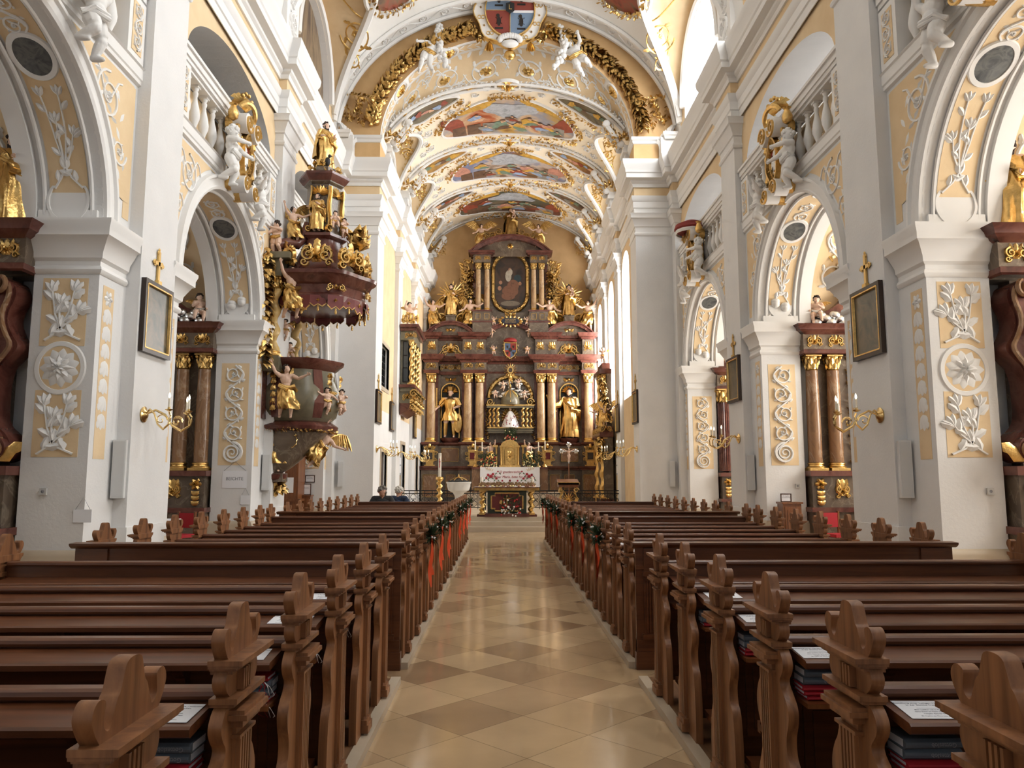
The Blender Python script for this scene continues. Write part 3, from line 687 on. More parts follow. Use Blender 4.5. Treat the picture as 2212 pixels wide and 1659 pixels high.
def groin(zf, yc, hw, za, zr, a, b, zs, rad, cxf, mbw, off=.03):
    for s in (-1, 1):
        P = []
        for k in range(41):
            Y = yc-hw*.995*cos(pi*k/40); zl = za+zr*sqrt(max(0, 1-((Y-yc)/hw)**2)); q = (zl-zs)/b
            d = a*sqrt(max(0, 1-min(1, max(0, q))**2)); P.append((cxf(Y)+s*d, Y, max(zl, zs)-off))
        mbw.tube(P, rad, 6)
rl = MB(); groin(None, 21.7, 2.75, 13.0, 3.3, NA, NB, NZ, .14, cx, rl)
NV = lambda u, v, h: (cx(0)+(NA-h)*sin(u/5.5), v, NZ+(NB-h)*cos(u/5.5))      # u arc-ish from crown, v = Y
for e in (-1, 1):
    r_ring(rl, NV, e*3.55, 22.25, 1.15, 1.35, .08, .06)
for dY in (24.3, 24.95): rl.tube([NV(-8+16*k/60, dY, .04) for k in range(61)], .08, 6)
K = lambda u, v, h: NV(v, u, h)
for e in (-1, 1): rinceau(rl, K, 24.4, 24.9, e*.9, e*6.3, 7, .02, .03)
rl.build('stucco_relief', [ST], CEI, 50)
go = MB(); fr = MB()
for e in (-1, 1):
    garland(go, [NV(e*3.55+1.02*cos(2*pi*k/40), 22.25+1.2*sin(2*pi*k/40), .08) for k in range(41)], .11, 150, 5)
    r_disc(fr, NV, e*3.55, 22.25, .98, 1.15, .02)
    # gold scroll in the severy + swag by the wall
    LM = lambda u, v, h: (cx(0)+e*(4.3+u), 21.7+2.75*sin(v/2.75), 13.0+(3.3-h)*cos(v/2.75))
    r_spiral(go, LM, .55, 1.75, .5, 2.1, 1, 0, .03, .04); r_spiral(go, LM, .7, 2.5, .25, 1.5, -1, 0, .025, .04); r_strip(go, LM, [(.1+.1*k, 1.3-.05*k*k*.3) for k in range(9)], .025, .03)
    garland(go, [(cx(0)+e*(5.55-.14*k), 25.05-.05*k, 14.55-.05*k) for k in range(9)], .1, 40, 8)
    MP_ = [(5.5,14.25),(5.42,13.8),(5.3,13.65),(5.1,13.95),(4.98,14.3),(4.98,13.9),(4.92,13.5)]; garland(go, [(cx(0)+e*u, 25.05, v) for u, v in MP_], .1, 70, 9)
fr.build('fresco', [painting('dome_fresco', [srgb(90,48,36), srgb(150,70,48), srgb(120,88,60), srgb(70,52,44)], 1.2, seed=4)], CEI, 0, 'oval fresco at the edge of the nave vault')
go.build('gold_scroll', [GO], CEI, 50)
# ---- chancel vault decoration
BV = lambda u, v, h: (cx(v)+(CA-h)*sin(u/4.2), v, CZ+(CB-h)*cos(u/4.2))     # u across from crown, v = Y
def fill(mb, M, pts, h, n=6):
    """polygon on a mapped surface: concentric shrink so it follows the curve"""
    cu = sum(p[0] for p in pts)/len(pts); cv = sum(p[1] for p in pts)/len(pts); m = len(pts)
    vs = []
    for j in range(n): t = 1-j/n; vs += [M(cu+(p[0]-cu)*t, cv+(p[1]-cv)*t, h) for p in pts]
    vs.append(M(cu, cv, h)); fs = [(j*m+i, j*m+(i+1) % m, (j+1)*m+(i+1) % m, (j+1)*m+i) for j in range(n-1) for i in range(m)]+[((n-1)*m+i, (n-1)*m+(i+1) % m, n*m) for i in range(m)]
    mb.add(vs, fs)
def smooth_loop(P, it=3):
    for _ in range(it):
        Q = []
        for i in range(len(P)):
            a, b = P[i], P[(i+1) % len(P)]; Q += [(a[0]*.75+b[0]*.25, a[1]*.75+b[1]*.25), (a[0]*.25+b[0]*.75, a[1]*.25+b[1]*.75)]
        P = Q
    return P
FIGC = [painting('painted_'+n, [tuple(c*.6 for c in m_), m_, tuple(min(1, c*1.25) for c in m_)], 5, seed=i, dist=.8) for i, (n, m_) in enumerate((('red', srgb(150,74,54)), ('ochre', srgb(206,160,70)), ('blue', srgb(150,170,200)), ('green', srgb(120,140,120)), ('flesh', srgb(214,170,136)), ('brown', srgb(112,84,64)), ('rose', srgb(196,140,120)), ('grey', srgb(150,144,134)), ('sky', srgb(176,178,182))))]
def blobf(mb, M, u, v, ru, rv, h, rr, tilt=0):
    ph = rr.uniform(0, 6); n = 18; c, s_ = cos(tilt), sin(tilt); P = []
    for i in range(n):
        a = 2*pi*i/n; k = 1+.18*sin(3*a+ph)+.1*sin(5*a+2*ph); x, y_ = ru*k*cos(a), rv*k*sin(a); P.append(M(u+x*c-y_*s_, v+x*s_+y_*c, h))
    mb.add([M(u, v, h)]+P, [(0, i+1, (i+1) % n+1) for i in range(n)])
def fresco_figs(M, y, k):
    rr = random.Random(50+k); B = [MB() for _ in FIGC]; d = .7 if k < 2 else .5
    blobf(B[8], M, .1, y+1.75, 1.0, .55, .03, rr)
    for e in (-1, 1): blobf(B[0 if k != 1 else 6], M, e*2.1, y+2.5, .38, .7, .032, rr, e*.5); blobf(B[1], M, e*1.1, y+1.4, .8, .2, .034, rr, e*.5)
    for u in (-1.9, -1.3, -.7, 1.5, 1.9): B[5 if u < -1 else 7].add([M(u-.28, y+3.55, .034), M(u+.28, y+3.6, .034), M(u+.26, y+2.75, .034), M(u-.26, y+2.75, .034)], [(0,1,2,3)])
    for i, (u, v, s) in enumerate(((-1.2,2.1,.8), (-.25,2.75,1.1), (.35,2.9,1.0), (.75,2.45,.9), (1.15,2.75,.9), (1.5,2.7,.7), (-.9,3.0,.7), (1.85,3.1,.7), (.1,2.3,.6))):
        c = [2,3,1,1,0,6,7,3,5][(i+2*k) % 9]; blobf(B[c], M, u, y+v+.25*s, .34*s, .3*s, .04+.002*i, rr, rr.uniform(-.6, .6)); blobf(B[(c+2) % 7], M, u+.08, y+v+.42*s, .3*s, .14*s, .043+.002*i, rr, rr.uniform(-.6, .6)); blobf(B[4], M, u+.04, y+v-.08*s, .09*s, .11*s, .045+.002*i, rr); blobf(B[4], M, u+.3*s, y+v+.2*s, .16*s, .04*s, .045+.002*i, rr, .7); blobf(B[5], M, u+.04, y+v-.15*s, .1*s, .06*s, .048+.002*i, rr)
    for b, m_ in zip(B, FIGC):
        if b.f: b.build('painted_figures', [m_], CEI, 0)
rl = MB(); go = MB(); yo = MB()
FRC = [[srgb(120,52,34), srgb(176,92,52), srgb(206,176,140), srgb(150,150,160), srgb(190,150,70), srgb(110,64,48)], [srgb(150,110,96), srgb(120,92,66), srgb(196,176,160), srgb(120,130,160), srgb(150,104,60), srgb(90,74,56)], [srgb(92,52,40), srgb(120,70,52), srgb(86,90,74), srgb(120,104,84), srgb(150,130,104)]]
SFC = [[srgb(70,58,44), srgb(104,84,58), srgb(120,110,84), srgb(60,44,34)], [srgb(150,110,50), srgb(178,136,70), srgb(160,120,60), srgb(130,84,50)], [srgb(66,58,44), srgb(100,84,64), srgb(140,110,84), srgb(70,52,40)]]
for k in range(3):
    y = RIB[k]; groin(None, (RIB[k]+RIB[k+1])/2, 1.8, 12.7, 1.95, CA, CB, CZ, .09, cx, rl)
    main = smooth_loop([(-2.3, y+3.5), (-2.7, y+3.0), (-2.45, y+2.15), (-1.7, y+1.45), (-.85, y+.95), (0, y+.74), (.85, y+.95), (1.7, y+1.45), (2.45, y+2.15), (2.7, y+3.0), (2.3, y+3.5), (0, y+3.95)])
    fb = MB(); fill(fb, BV, main, .02, 8)
    fb.build('fresco', [painting('ceiling_fresco_%d' % k, FRC[k], .55, seed=k+2, dist=.5)], CEI, 0, 'ceiling fresco of draped figures, %s chancel bay' % ['first', 'second', 'third'][k])
    fresco_figs(BV, y, k)
    r_strip(rl, BV, main+main[:1], .07, .06); cu, cv = 0, y+2.6
    out = [(cu+(p[0]-cu)*1.1, cv+(p[1]-cv)*1.12) for p in main]; seg = len(out)
    for i0, i1 in ((.06, .28), (.3, .47), (.53, .7), (.72, .94)): garland(go, [BV(*out[i], .08) for i in range(int(i0*seg)+2, int(i1*seg))], .1, 70, k)
    garland(go, [BV(-2.2+.3*i, y+4.3, .08) for i in range(7)], .1, 40, k); garland(go, [BV(.4+.3*i, y+4.3, .08) for i in range(7)], .1, 40, k+9)
    for e in (-1, 1):
        sd = smooth_loop([(e*q, y+w) for q, w in ((1.65,.3), (2.2,.13), (2.85,.1), (3.6,.13), (4.15,.22), (4.3,.55), (4.0,.85), (3.4,1.28), (2.7,1.0), (2.2,.8), (1.8,.55))])
        fb = MB(); fill(fb, BV, sd, .03, 6)
        fb.build('fresco', [painting('side_fresco_%d_%d' % (k, e), SFC[k], 1.2, seed=k+e*3, dist=.5)], CEI, 0, 'small kidney shaped ceiling fresco')
        rr = random.Random(k*7+e); Bs = [MB() for _ in FIGC]
        for i in range(7): blobf(Bs[(i*2+k+(e > 0)) % 8], BV, e*(2.3+.28*i), y+.5+.12*sin(i)+.03*i, rr.uniform(.12,.24), rr.uniform(.08,.2), .04+.002*i, rr, rr.uniform(-.8,.8))
        for b_, m_ in zip(Bs, FIGC):
            if b_.f: b_.build('painted_figures', [m_], CEI, 0)
        r_strip(rl, BV, sd+sd[:1], .06, .07); m = len(sd)
        garland(go, [BV(p[0]*1.0, p[1]+.2, .08) for p in sd[int(m*.45):int(m*.97)]], .09, 70, k+20)
        # severy gold scroll on yellow
        yc = (RIB[k]+RIB[k+1])/2
        LM = lambda u, v, h: (cx(yc)+e*(3.55+u), yc+1.8*sin(v/1.8), 12.7+(1.95-h)*cos(v/1.8))
        r_spiral(go, LM, .42, .95, .3, 2, e, 0, .025, .04); r_spiral(go, LM, .5, 1.5, .2, 1.5, -e, 0, .02, .04); r_spiral(go, LM, .4, .3, .2, 1.4, -e, 2, .02, .04)
        r_strip(go, LM, [(.15+.06*j, .2+.2*j) for j in range(8)], .02, .03)
        # corbel with volutes, console and gold sprays at each rib foot
        for yy in ((y,) if k else (y+.12,))+((RIB[3]-.35,) if k == 2 else ()):
            X = lambda d: cx(yy)+e*d
            rl.prism([(yy-.28, 12.2), (yy+.28, 12.2), (yy+.24, 13.0), (yy-.24, 13.0)], 0, X(4.15), X(4.5)); rl.box(X(4.05), X(4.5), yy-.36, yy+.36, 13.0, 13.14); rl.box(X(4.1), X(4.5), yy-.3, yy+.3, 13.14, 13.3)
            for j in range(4): r_leaf(rl, lambda u, v, h: (X(4.15)-e*h, yy+u, v), -.2+.13*j, 12.25, pi/2, .7, .16, .1)
            for vy in (-.22, .22): rl.tube([(X(4.02-.12*j), yy+vy, 13.35+.16*j) for j in range(6)], .09, 6)
            for vz, vd in ((13.35, 4.0), (14.1, 3.5)):
                for q in (-.26, .26): rl.lathe([(.14, -.05), (.14, .05), (.08, .08), (.03, .1)], 12, (0, 0, 0)) if 0 else rl.ell((X(vd), yy+q, vz), (.14, .07, .14), 10, 6)
            garland(go, [(X(4.4-.1*j), yy-.3, 13.3+.35*sin(j*.5)) for j in range(8)], .11, 44, 5); garland(go, [(X(3.9-.08*j), yy-.25+.04*j, 13.5+.14*j) for j in range(6)], .1, 30, 6); garland(go, [(X(3.5), yy-.25, 14.1-.2*j) for j in range(5)], .08, 24, 7)
    # rib: two white borders, cream band between with relief and gold sprigs
for k, yr in enumerate(RIB):
    off = (-.26, .04) if k < 3 else (-.32, -.02)
    for o in off: rl.tube([BV(-5.0+10*j/48, yr+o, .05) for j in range(49)], .055, 6)
    for e in (-1, 1):
        K = lambda u, v, h: BV(v, u, h)
        rinceau(rl, K, yr+off[0]+.06, yr+off[1]-.06, e*.55, e*4.7, 8, .018, .035)
        for j in range(3): r_ros(go, BV, e*(1.3+1.35*j), yr+sum(off)/2, .16, .06, 6)
        for j in range(26): r_leaf(rl, BV, e*(.4+.175*j), yr+off[0]-.02, -pi/2+.5, .16, .1, .05); r_leaf(rl, BV, e*(.4+.175*j), yr+off[1]+.02, pi/2-.5, .16, .1, .05)
    r_ros(go, BV, 0, yr+sum(off)/2, .36, .12, 10); r_ros(go, BV, 0, yr+sum(off)/2, .2, .2, 8); r_ring(rl, BV, 0, yr+sum(off)/2, .42, .36, .05, .08)
    for e in (-1, 1): r_spiral(rl, BV, e*.7, yr+.1, .16, 1.5, e, 0, .03, .06); r_spiral(rl, BV, e*1.15, yr+.45, .14, 1.3, -e, 0, .025, .05)
for k in range(3):          # stucco between frescoes and ribs
    for e in (-1, 1):
        y = RIB[k]
        for (u, v, r_, d) in ((1.7, .75, .2, 1), (2.05, 1.35, .18, -1), (3.2, 2.3, .26, 1), (3.5, 3.0, .24, -1), (3.25, 3.6, .22, 1), (3.7, 3.8, .2, -1), (3.6, 1.9, .18, 1)): r_spiral(rl, BV, e*u, y+v, r_, 1.5, d*e, u, .03, .05)
        r_ros(go, BV, e*3.35, y+3.2, .15, .07, 5)
rl.build('stucco_relief', [ST], CEI, 50); go.build('gold_relief', [GO], CEI, 50)
# end wall of the chancel
mb = MB(); vs = []; n = 40
mb.box(cx(YEND)-6, cx(YEND)+6, YEND, YEND+.3, 0, 15.7)
struct(mb.build('wall_back', [YD], None, 30))
# ---- floor: nave, raised strips for the benches, chancel steps
mb = MB(); mb.box(-13, 13.5, -3, AY-1.06, -.2, 0); FLO = struct(mb.build('floor', [FL], None, 0))
mb = MB(); c0 = cx(24.5)
mb.box(c0-4.3, c0+4.3, 24.14, 42, -.1, .14); mb.box(c0-4.29, c0+4.29, 24.5, 42, .14, .28); mb.box(c0-4.28, c0+4.28, 24.86, 42, .28, .42)
mb.box(cx(30)-6, cx(30)+6, 26.3, 42, .1, .418); mb.box(-13, 13.5, 24.13, 26.5, -.2, .0)
struct(mb.build('floor', [STN], None, 0))
mb = MB(); [mb.box(-3.76, -.82, a, b, 0, .05) for a, b in ((.2, 6.5), (7.02, 12.75), (13.24, 20.5))]
[mb.box(1.14, 4.06, a, b, 0, .05) for a, b in ((.2, 6.5), (7.02, 12.75), (13.24, 20.5))]
kb_ = MB(); [kb_.box(*x, a, b, 0, .056) for x in ((-.875, -.80), (1.12, 1.195)) for a, b in ((.2, 6.52), (7.0, 12.77), (13.22, 20.52))]; struct(kb_.build('trim_3', [STN], None, 0))
struct(mb.build('floor', [woodm('platform_wood', srgb(96,66,42), srgb(140,102,68), 1, .5)], None, 0))
# ------------------------------------------------------------------ pews
def bez(P, it=2, closed=False):
    for _ in range(it):
        Q = [P[0]]
        for a, b in zip(P, P[1:]): Q += [(a[0]*.75+b[0]*.25, a[1]*.75+b[1]*.25), (a[0]*.25+b[0]*.75, a[1]*.25+b[1]*.75)]
        Q.append(P[-1]); P = Q
    return P
CROWN = bez([(-.145,1.07),(-.17,1.10),(-.19,1.14),(-.165,1.175),(-.125,1.165),(-.13,1.14),(-.135,1.105),(-.105,1.085),(-.09,1.12),(-.075,1.155),(-.06,1.165),(-.05,1.20),(-.035,1.235),(.035,1.235),(.05,1.20),(.06,1.165),(.075,1.155),(.09,1.12),(.105,1.085),(.135,1.105),(.13,1.14),(.125,1.165),(.165,1.175),(.19,1.14),(.17,1.10),(.145,1.07)], 2)
_bn = [(-.26,.05),(-.265,.26),(-.25,.39),(-.235,.46),(-.19,.5),(-.185,.58),(-.22,.64),(-.225,.70),(-.18,.745),(-.14,.77),(-.13,.80),(-.165,.83),(-.185,.87),(-.16,.91),(-.115,.935),(-.11,.95),(-.15,.975),(-.165,1.01),(-.145,1.035),(-.14,1.055)]
_bf = [(.14,1.055),(.145,1.035),(.165,1.0),(.15,.96),(.11,.94),(.1,.9),(.09,.84),(.05,.80),(.06,.785),(.105,.79),(.12,.75),(.15,.72),(.18,.66),(.175,.6),(.12,.53),(.11,.48),(.14,.41),(.185,.33),(.2,.2),(.2,.05)]
BODY = [(u, (z-.05)/.957) for u, z in bez(_bn, 2)+bez(_bf, 2)]
def pew_end(t, x, sx, name='end_panel'):
    """x: inner centre; sx: direction that the decorated face looks"""
    mb = MB(); a, b = x-sx*.008, x+sx*.035
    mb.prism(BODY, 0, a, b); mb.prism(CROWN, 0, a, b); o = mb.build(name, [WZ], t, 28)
    f = x+sx*.035; m2 = MB()
    L = lambda u0, u1, z0, z1, e: m2.box(x-sx*.02, f+sx*e, u0, u1, z0, z1)
    L(-.175, .17, 1.055, 1.072, .055); L(-.17, .165, 1.045, 1.056, .045); L(-.155, .15, 1.035, 1.046, .03); L(-.145, .14, 1.022, 1.036, .015)
    L(-.15, .145, .927, .945, .035); L(-.14, .135, .915, .928, .022)
    m2.box(f, f+sx*.05, -.12, .10, .885, .90); m2.box(f, f+sx*.06, -.125, .105, .868, .886); m2.box(f, f+sx*.04, -.10, .08, .84, .87); m2.box(f, f+sx*.03, -.09, .07, .80, .812)
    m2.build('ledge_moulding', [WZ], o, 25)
    m3 = MB(); m3.box(f, f+sx*.012, -.075, .055, .09, .84)
    for k in range(5): m3.box(f, f+sx*.026, -.07+.025*k, -.056+.025*k, .12, .80)
    for k in range(4): m3.box(f, f+sx*.022, -.05+.022*k, -.038+.022*k, .95, 1.02)
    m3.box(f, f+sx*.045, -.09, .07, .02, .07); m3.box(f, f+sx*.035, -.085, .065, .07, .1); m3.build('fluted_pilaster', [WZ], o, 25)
    return o
def make_pew(x0, x1, sx, desk=False):
    """x0 aisle end, x1 wall end in local metres; origin on the platform under the aisle end"""
    t = bpy.data.objects.new('pew', None); COL.objects.link(t)
    lo, hi = min(x0, x1), max(x0, x1); c = (lo+hi)/2
    pew_end(t, x0, sx); pew_end(t, x1, -sx)
    zc = .99 if desk else .915
    mb = MB(); mb.box(lo, hi, -.02, .012, .12, zc); 
    n = 3
    for k in range(n):
        a = lo+(hi-lo)*k/n+.1; b = lo+(hi-lo)*(k+1)/n-.1; mb.box(a, b, -.028, -.02, .24, .66); mb.box(a+.04, b-.04, -.036, -.028, .28, .62)
    mb.build('back_panel', [WO], t, 25)
    mb = MB(); mb.prism([(-.045,zc),(-.05,zc+.012),(-.045,zc+.026),(-.03,zc+.034),(.02,zc+.034),(.035,zc+.026),(.04,zc+.012),(.035,zc)], 0, lo+.03, hi-.03); mb.build('cap_rail', [WO], t, 25)
    mb = MB(); zl = .905; mb.prism([(-.03,zl),(-.235,zl-.018),(-.245,zl-.026),(-.245,zl-.048),(-.235,zl-.054),(-.03,zl-.03)], 0, lo+.04, hi-.04); mb.build('book_ledge', [WO], t, 25)
    bm = None
    for k in range(3):
        xx = lo+(hi-lo)*(k+.5)/3
        if bm is None:
            mb = MB(); mb.prism(bez([(-.025,zl-.2),(-.06,zl-.2),(-.07,zl-.13),(-.11,zl-.1),(-.15,zl-.07),(-.16,zl-.04),(-.025,zl-.03)], 1), 0, -.02, .02); o = mb.build('bracket', [WO], t, 25); bm = o.data; o.location = (xx, 0, 0)
        else: link('bracket', bm, t).location = (xx, 0, 0)
    if not desk:
        mb = MB(); mb.box(lo+.04, hi-.04, .012, .40, .40, .43); mb.box(lo+.04, hi-.04, .38, .42, .385, .44); mb.box(lo+.04, hi-.04, .1, .13, .05, .40); mb.build('seat', [WO], t, 25)
    mb = MB(); mb.box(lo+.04, hi-.04, -.38, -.18, .15, .19); mb.box(lo+.1, lo+.16, -.34, -.2, 0, .15); mb.box(hi-.16, hi-.1, -.34, -.2, 0, .15); mb.box(c-.03, c+.03, -.34, -.2, 0, .15); mb.build('kneeler', [WO], t, 25)
    mb = MB(); xs = x0-sx*.045; mb.box(xs, xs-sx*.34, -.23, -.02, .685, .705); mb.box(xs-sx*.32, xs-sx*.335, -.2, -.02, .55, .685); mb.build('book_shelf', [WC], t, 25)
    return t
def board_for(x0, x1, sx):
    t = bpy.data.objects.new('pew_screen', None); COL.objects.link(t); lo, hi = min(x0, x1)-.03, max(x0, x1)+.03
    mb = MB(); mb.box(lo, hi, -.02, .02, .1, 1.02); mb.box(lo-.01, hi+.01, -.05, .03, -.05, .1); mb.box(lo, hi, -.035, .02, .1, .2)
    n = 4; ps = [lo+.36+(hi-lo-.72)*k/n for k in range(n+1)]
    for a, b in zip(ps, ps[1:]):
        mb.box(a+.06, b-.06, -.026, -.02, .28, .76); mb.box(a+.1, b-.1, -.034, -.026, .32, .72)
    mb.box(lo, hi, -.032, -.02, .80, .83); mb.build('panel', [WO], t, 25)
    for x, e in ((lo, 1), (hi, -1)):
        mb = MB(); mb.box(x+e*.07, x+e*.29, -.032, -.02, .2, .80); mb.box(x+e*.07, x+e*.29, -.04, -.02, .83, .98)
        for k in range(8): mb.box(x+e*(.09+.023*k), x+e*(.104+.023*k), -.042, -.032, .26, .70)
        mb.box(x+e*.06, x+e*.3, -.05, -.02, .74, .78); mb.box(x+e*.08, x+e*.28, -.042, -.02, .70, .74); mb.box(x+e*.05, x+e*.31, -.05, -.02, .2, .25); mb.build('fluted_pilaster', [WO], t, 25)
    mb = MB(); mb.prism([(-.06,1.0),(-.075,1.015),(-.075,1.03),(.04,1.035),(.04,.985),(-.03,.985)], 0, lo-.03, hi+.03); mb.build('cap_rail', [WO], t, 25)
    return t
ORD = ['first', 'second', 'third', 'fourth', 'fifth', 'sixth', 'seventh', 'eighth', 'ninth']
B1 = [1.92, 2.72, 3.54, 4.35, 5.16]; B2 = [7.43+.787*k for k in range(7)]; B3 = [13.72+.83*k for k in range(8)]
BLK = {'rear': (B1, 5.97), 'middle': (B2, 12.72), 'front': (B3, 20.35)}
PEWS = {}
for s, xa, xw, sd in ((-1, -.9, -3.68, 'pulpit side'), (1, 1.22, 3.98, 'window side')):
    proto = make_pew(0, xw-xa, -s); desk = make_pew(0, xw-xa, -s, True); bd = board_for(0, xw-xa, -s)
    tag(proto, 'x', 'pew', 'pews on the '+sd); tag(desk, 'x', 'pew desk', 'pew desks'); tag(bd, 'x', 'pew screen', 'panelled screens behind the pew blocks')
    desk.name = 'pew_desk'
    used = [0, 0, 0]
    for bn, (ys, yd) in BLK.items():
        for i, y in enumerate(ys):
            lab = 'dark pew with scroll ends, %s row of the %s block, %s' % (ORD[i], bn, sd)
            o = proto if not used[0] else dup(proto); used[0] = 1; o.location = (xa, y, .05); o.scale = (1, 1, .957); o['label'] = lab; PEWS[(s, bn, i)] = o
        o = desk if not used[1] else dup(desk); used[1] = 1; o.location = (xa, yd, .05); o.scale = (1, 1, .957); o['label'] = 'panelled kneeling desk with scroll ends closing the %s block, %s' % (bn, sd)
        if bn != 'rear':
            o = bd if not used[2] else dup(bd); used[2] = 1; o.location = (xa, ys[0]-.44, .05); o['label'] = 'panelled wooden screen standing behind the %s pew block, %s' % (bn, sd)
# ------------------------------------------------------------------ hymn books, prayer sheets
def hymnal(cov, nm, txt, h):
    t = bpy.data.objects.new(nm, None); COL.objects.link(t); L, D = .185, .12
    mb = MB(); P = [(0,0),(-D,0),(-D-.012,h*.25),(-D-.014,h*.5),(-D-.012,h*.75),(-D,h),(0,h),(0,h-.003),(-D+.004,h-.003),(-D+.004,.003),(0,.003)]
    mb.prism(P, 0, -L/2, L/2); c = mb.build('cover', [cov], t, 25)
    mb = MB(); mb.box(-L/2+.005, L/2-.004, -D+.004, -.004, .003, h-.003); mb.build('pages', [PA], t, 0)
    if txt:
        m = text_mb('Gotteslob', .02, .0006); mm = MB(); mm.merge(m, T(.03, -D-.0142, h*.5) @ RX(pi/2) @ RZ(pi)); mm.build('spine_lettering', [mat('spine_print', srgb(150,150,152), .6)], c, 0)
    return t
gb = hymnal(GK, 'hymn_book', True, .032); rb = hymnal(RD, 'song_book', False, .018)
rbn = MB()
for k, (dx, cmi) in enumerate(((0, 0), (.01, 1), (-.012, 0), (.022, 1))):
    rbn.mi = cmi; rbn.tube([(.075+dx, -.125-.01*k, .0), (.09+dx, -.14-.005*k, -.012), (.085+dx*2, -.142, -.03-.006*k), (.1+dx, -.138, -.055)], .003, 4, flat=.3)
rbo = rbn.build('page_ribbon', [RD, CL], rb, 0)
ub = [0, 0]
rowlab = lambda s, i: '%s row shelf, %s' % (ORD[i], 'pulpit side' if s < 0 else 'window side')
STK = {(-1, 1): 'rrgg', (-1, 2): 'rggr', (-1, 3): 'gr', (-1, 4): 'rg', (1, 1): 'rrgg', (1, 2): 'rrrgg', (1, 3): 'rrgg', (1, 4): 'rgg'}
for (s, i), seq in STK.items():
    z = .7255; y = B1[i]-.03; xc = -.9-.15 if s < 0 else 1.22+.15; cnt = {'r': 0, 'g': 0}; tot = {k: seq.count(k) for k in 'rg'}
    for ch in seq:
        src = gb if ch == 'g' else rb; k = 0 if ch == 'g' else 1
        o = src if not ub[k] else dup(src); ub[k] = 1
        pos = ['lowest', 'second', 'third'][cnt[ch]] if tot[ch] > 1 else 'only'; cnt[ch] += 1
        o.location = (xc+R.uniform(-.008, .008), y+R.uniform(-.006, .006)-(.02 if ch == 'r' else 0), z); o.rotation_euler = (0, 0, R.uniform(-.03, .03) + 0)
        tag(o, ('grey hymn book' if ch == 'g' else 'thin red song book')+', %s of its colour on the %s' % (pos, rowlab(s, i)), 'book', 'hymn books on the pew shelves')
        z += .0322 if ch == 'g' else .0182
b = dup(rb, (-3.3, 5.05, .50), .1, 'thin red song book lying on a pew seat near the first pier, pulpit side', 'hymn books on the pew shelves')
b.location = (-3.3, 5.45, .463)
def sheet(nm='prayer_sheet'):
    t = bpy.data.objects.new(nm, None); COL.objects.link(t)
    mb = MB(); mb.box(-.105, .105, -.074, .074, 0, .0012); mb.build('page', [PA], t, 0)
    mb = MB(); 
    for txt, y, sz in (('Bestellung einer heiligen Messe / Intention', .052, .0125), ('in der Basilika Frauenkirchen', .036, .0125), ('_____________________________', .012, .007), ('Bitte ausfüllen und im Pfarrhof abgeben', -.004, .008), ('Name, Datum der Messe, Intention und Anliegen', -.02, .007), ('Vergelt\'s Gott für Ihre Spende', -.036, .008), ('Ein Angebot der Pfarre, bitte nicht mitnehmen', -.054, .007)):
        mb.merge(text_mb(txt, sz, .0003), T(0, y, .0015))
    mb.build('printing', [INK], t, 0); return t
sh = sheet(); us = 0; sl = math.atan(.018/.205)
for s in (-1, 1):
    for bn, idx in (('rear', range(0 if s > 0 else 1, 5)), ('middle', range(0, 5))):
        for i in idx:
            o = sh if not us else dup(sh); us = 1; y = BLK[bn][0][i]
            xx = (-.9-.17 if s < 0 else 1.22+.17)+R.uniform(-.02, .02)-(0 if bn == 'rear' else 0)
            if s < 0 and bn == 'rear': xx += (.02 if i == 1 else -.01)
            o.location = (xx, y-.135, 0.05+.8965*.957+.0012); o.rotation_euler = (sl, 0, R.uniform(-.06, .06))
            tag(o, 'printed prayer sheet on the ledge, %s row of the %s block, %s' % (ORD[i], bn, 'pulpit side' if s < 0 else 'window side'), 'paper', 'prayer sheets on the book ledges')
# ------------------------------------------------------------------ flower bunches with orange ribbons on the bench ends
def bouquet(seed):
    rr = random.Random(seed); t = bpy.data.objects.new('ribbon_bouquet', None); COL.objects.link(t)
    mb = MB()
    for k in range(90):
        a = rr.uniform(0, 2*pi); e = rr.uniform(-.9, 1.2); L = rr.uniform(.06, .17); d = V((cos(a)*cos(e)*.8, sin(a)*cos(e), sin(e)*1.15+.15)); p0 = d*.02; p1 = d*L; s_ = d.cross(V((.3, .2, 1))).normalized()*.014
        m = (p0+p1)/2+V((0, 0, .01)); mb.add([p0, m+s_, p1, m-s_], [(0,1,2,3)])
    for k in range(14):
        a = rr.uniform(0, 2*pi); mb.tube([(0,0,0), (.05*cos(a), .07*sin(a), .1+.02*k % .1), (.08*cos(a), .12*sin(a), rr.uniform(-.02, .18))], .003, 4)
    mb.build('greenery', [LE], t, 0)
    mb = MB()
    for k in range(7): mb.ell((rr.uniform(-.07, .07), rr.uniform(-.09, .09), rr.uniform(-.02, .14)), .012, 6, 5)
    mb.build('white_blossoms', [CL], t, 60)
    mb = MB()
    for k, (y0, L, tw) in enumerate(((-.03, .52, .6), (.03, .40, -.5))):
        P = []; n = 12; vs = []
        for j in range(n+1):
            q = j/n; a = tw*sin(q*3+k); w = .028+.01*q; c = V((.0+.012*sin(q*7+k), y0+.03*q*(1 if k else -1), -.03-L*q))
            vs += [c+V((sin(a), cos(a), 0))*w, c-V((sin(a), cos(a), 0))*w]
        mb.add(vs, [(2*j, 2*j+1, 2*j+3, 2*j+2) for j in range(n)])
    for e in (-1, 1): mb.tube([(0,0,-.02), (.01, e*.05, .02), (.012, e*.08, -.02), (.01, e*.05, -.05), (0,0,-.025)], .014, 5, flat=.3)
    mb.build('ribbon', [OR_], t, 40)
    return t
bq = [bouquet(3), bouquet(8)]; ub = [0, 0]
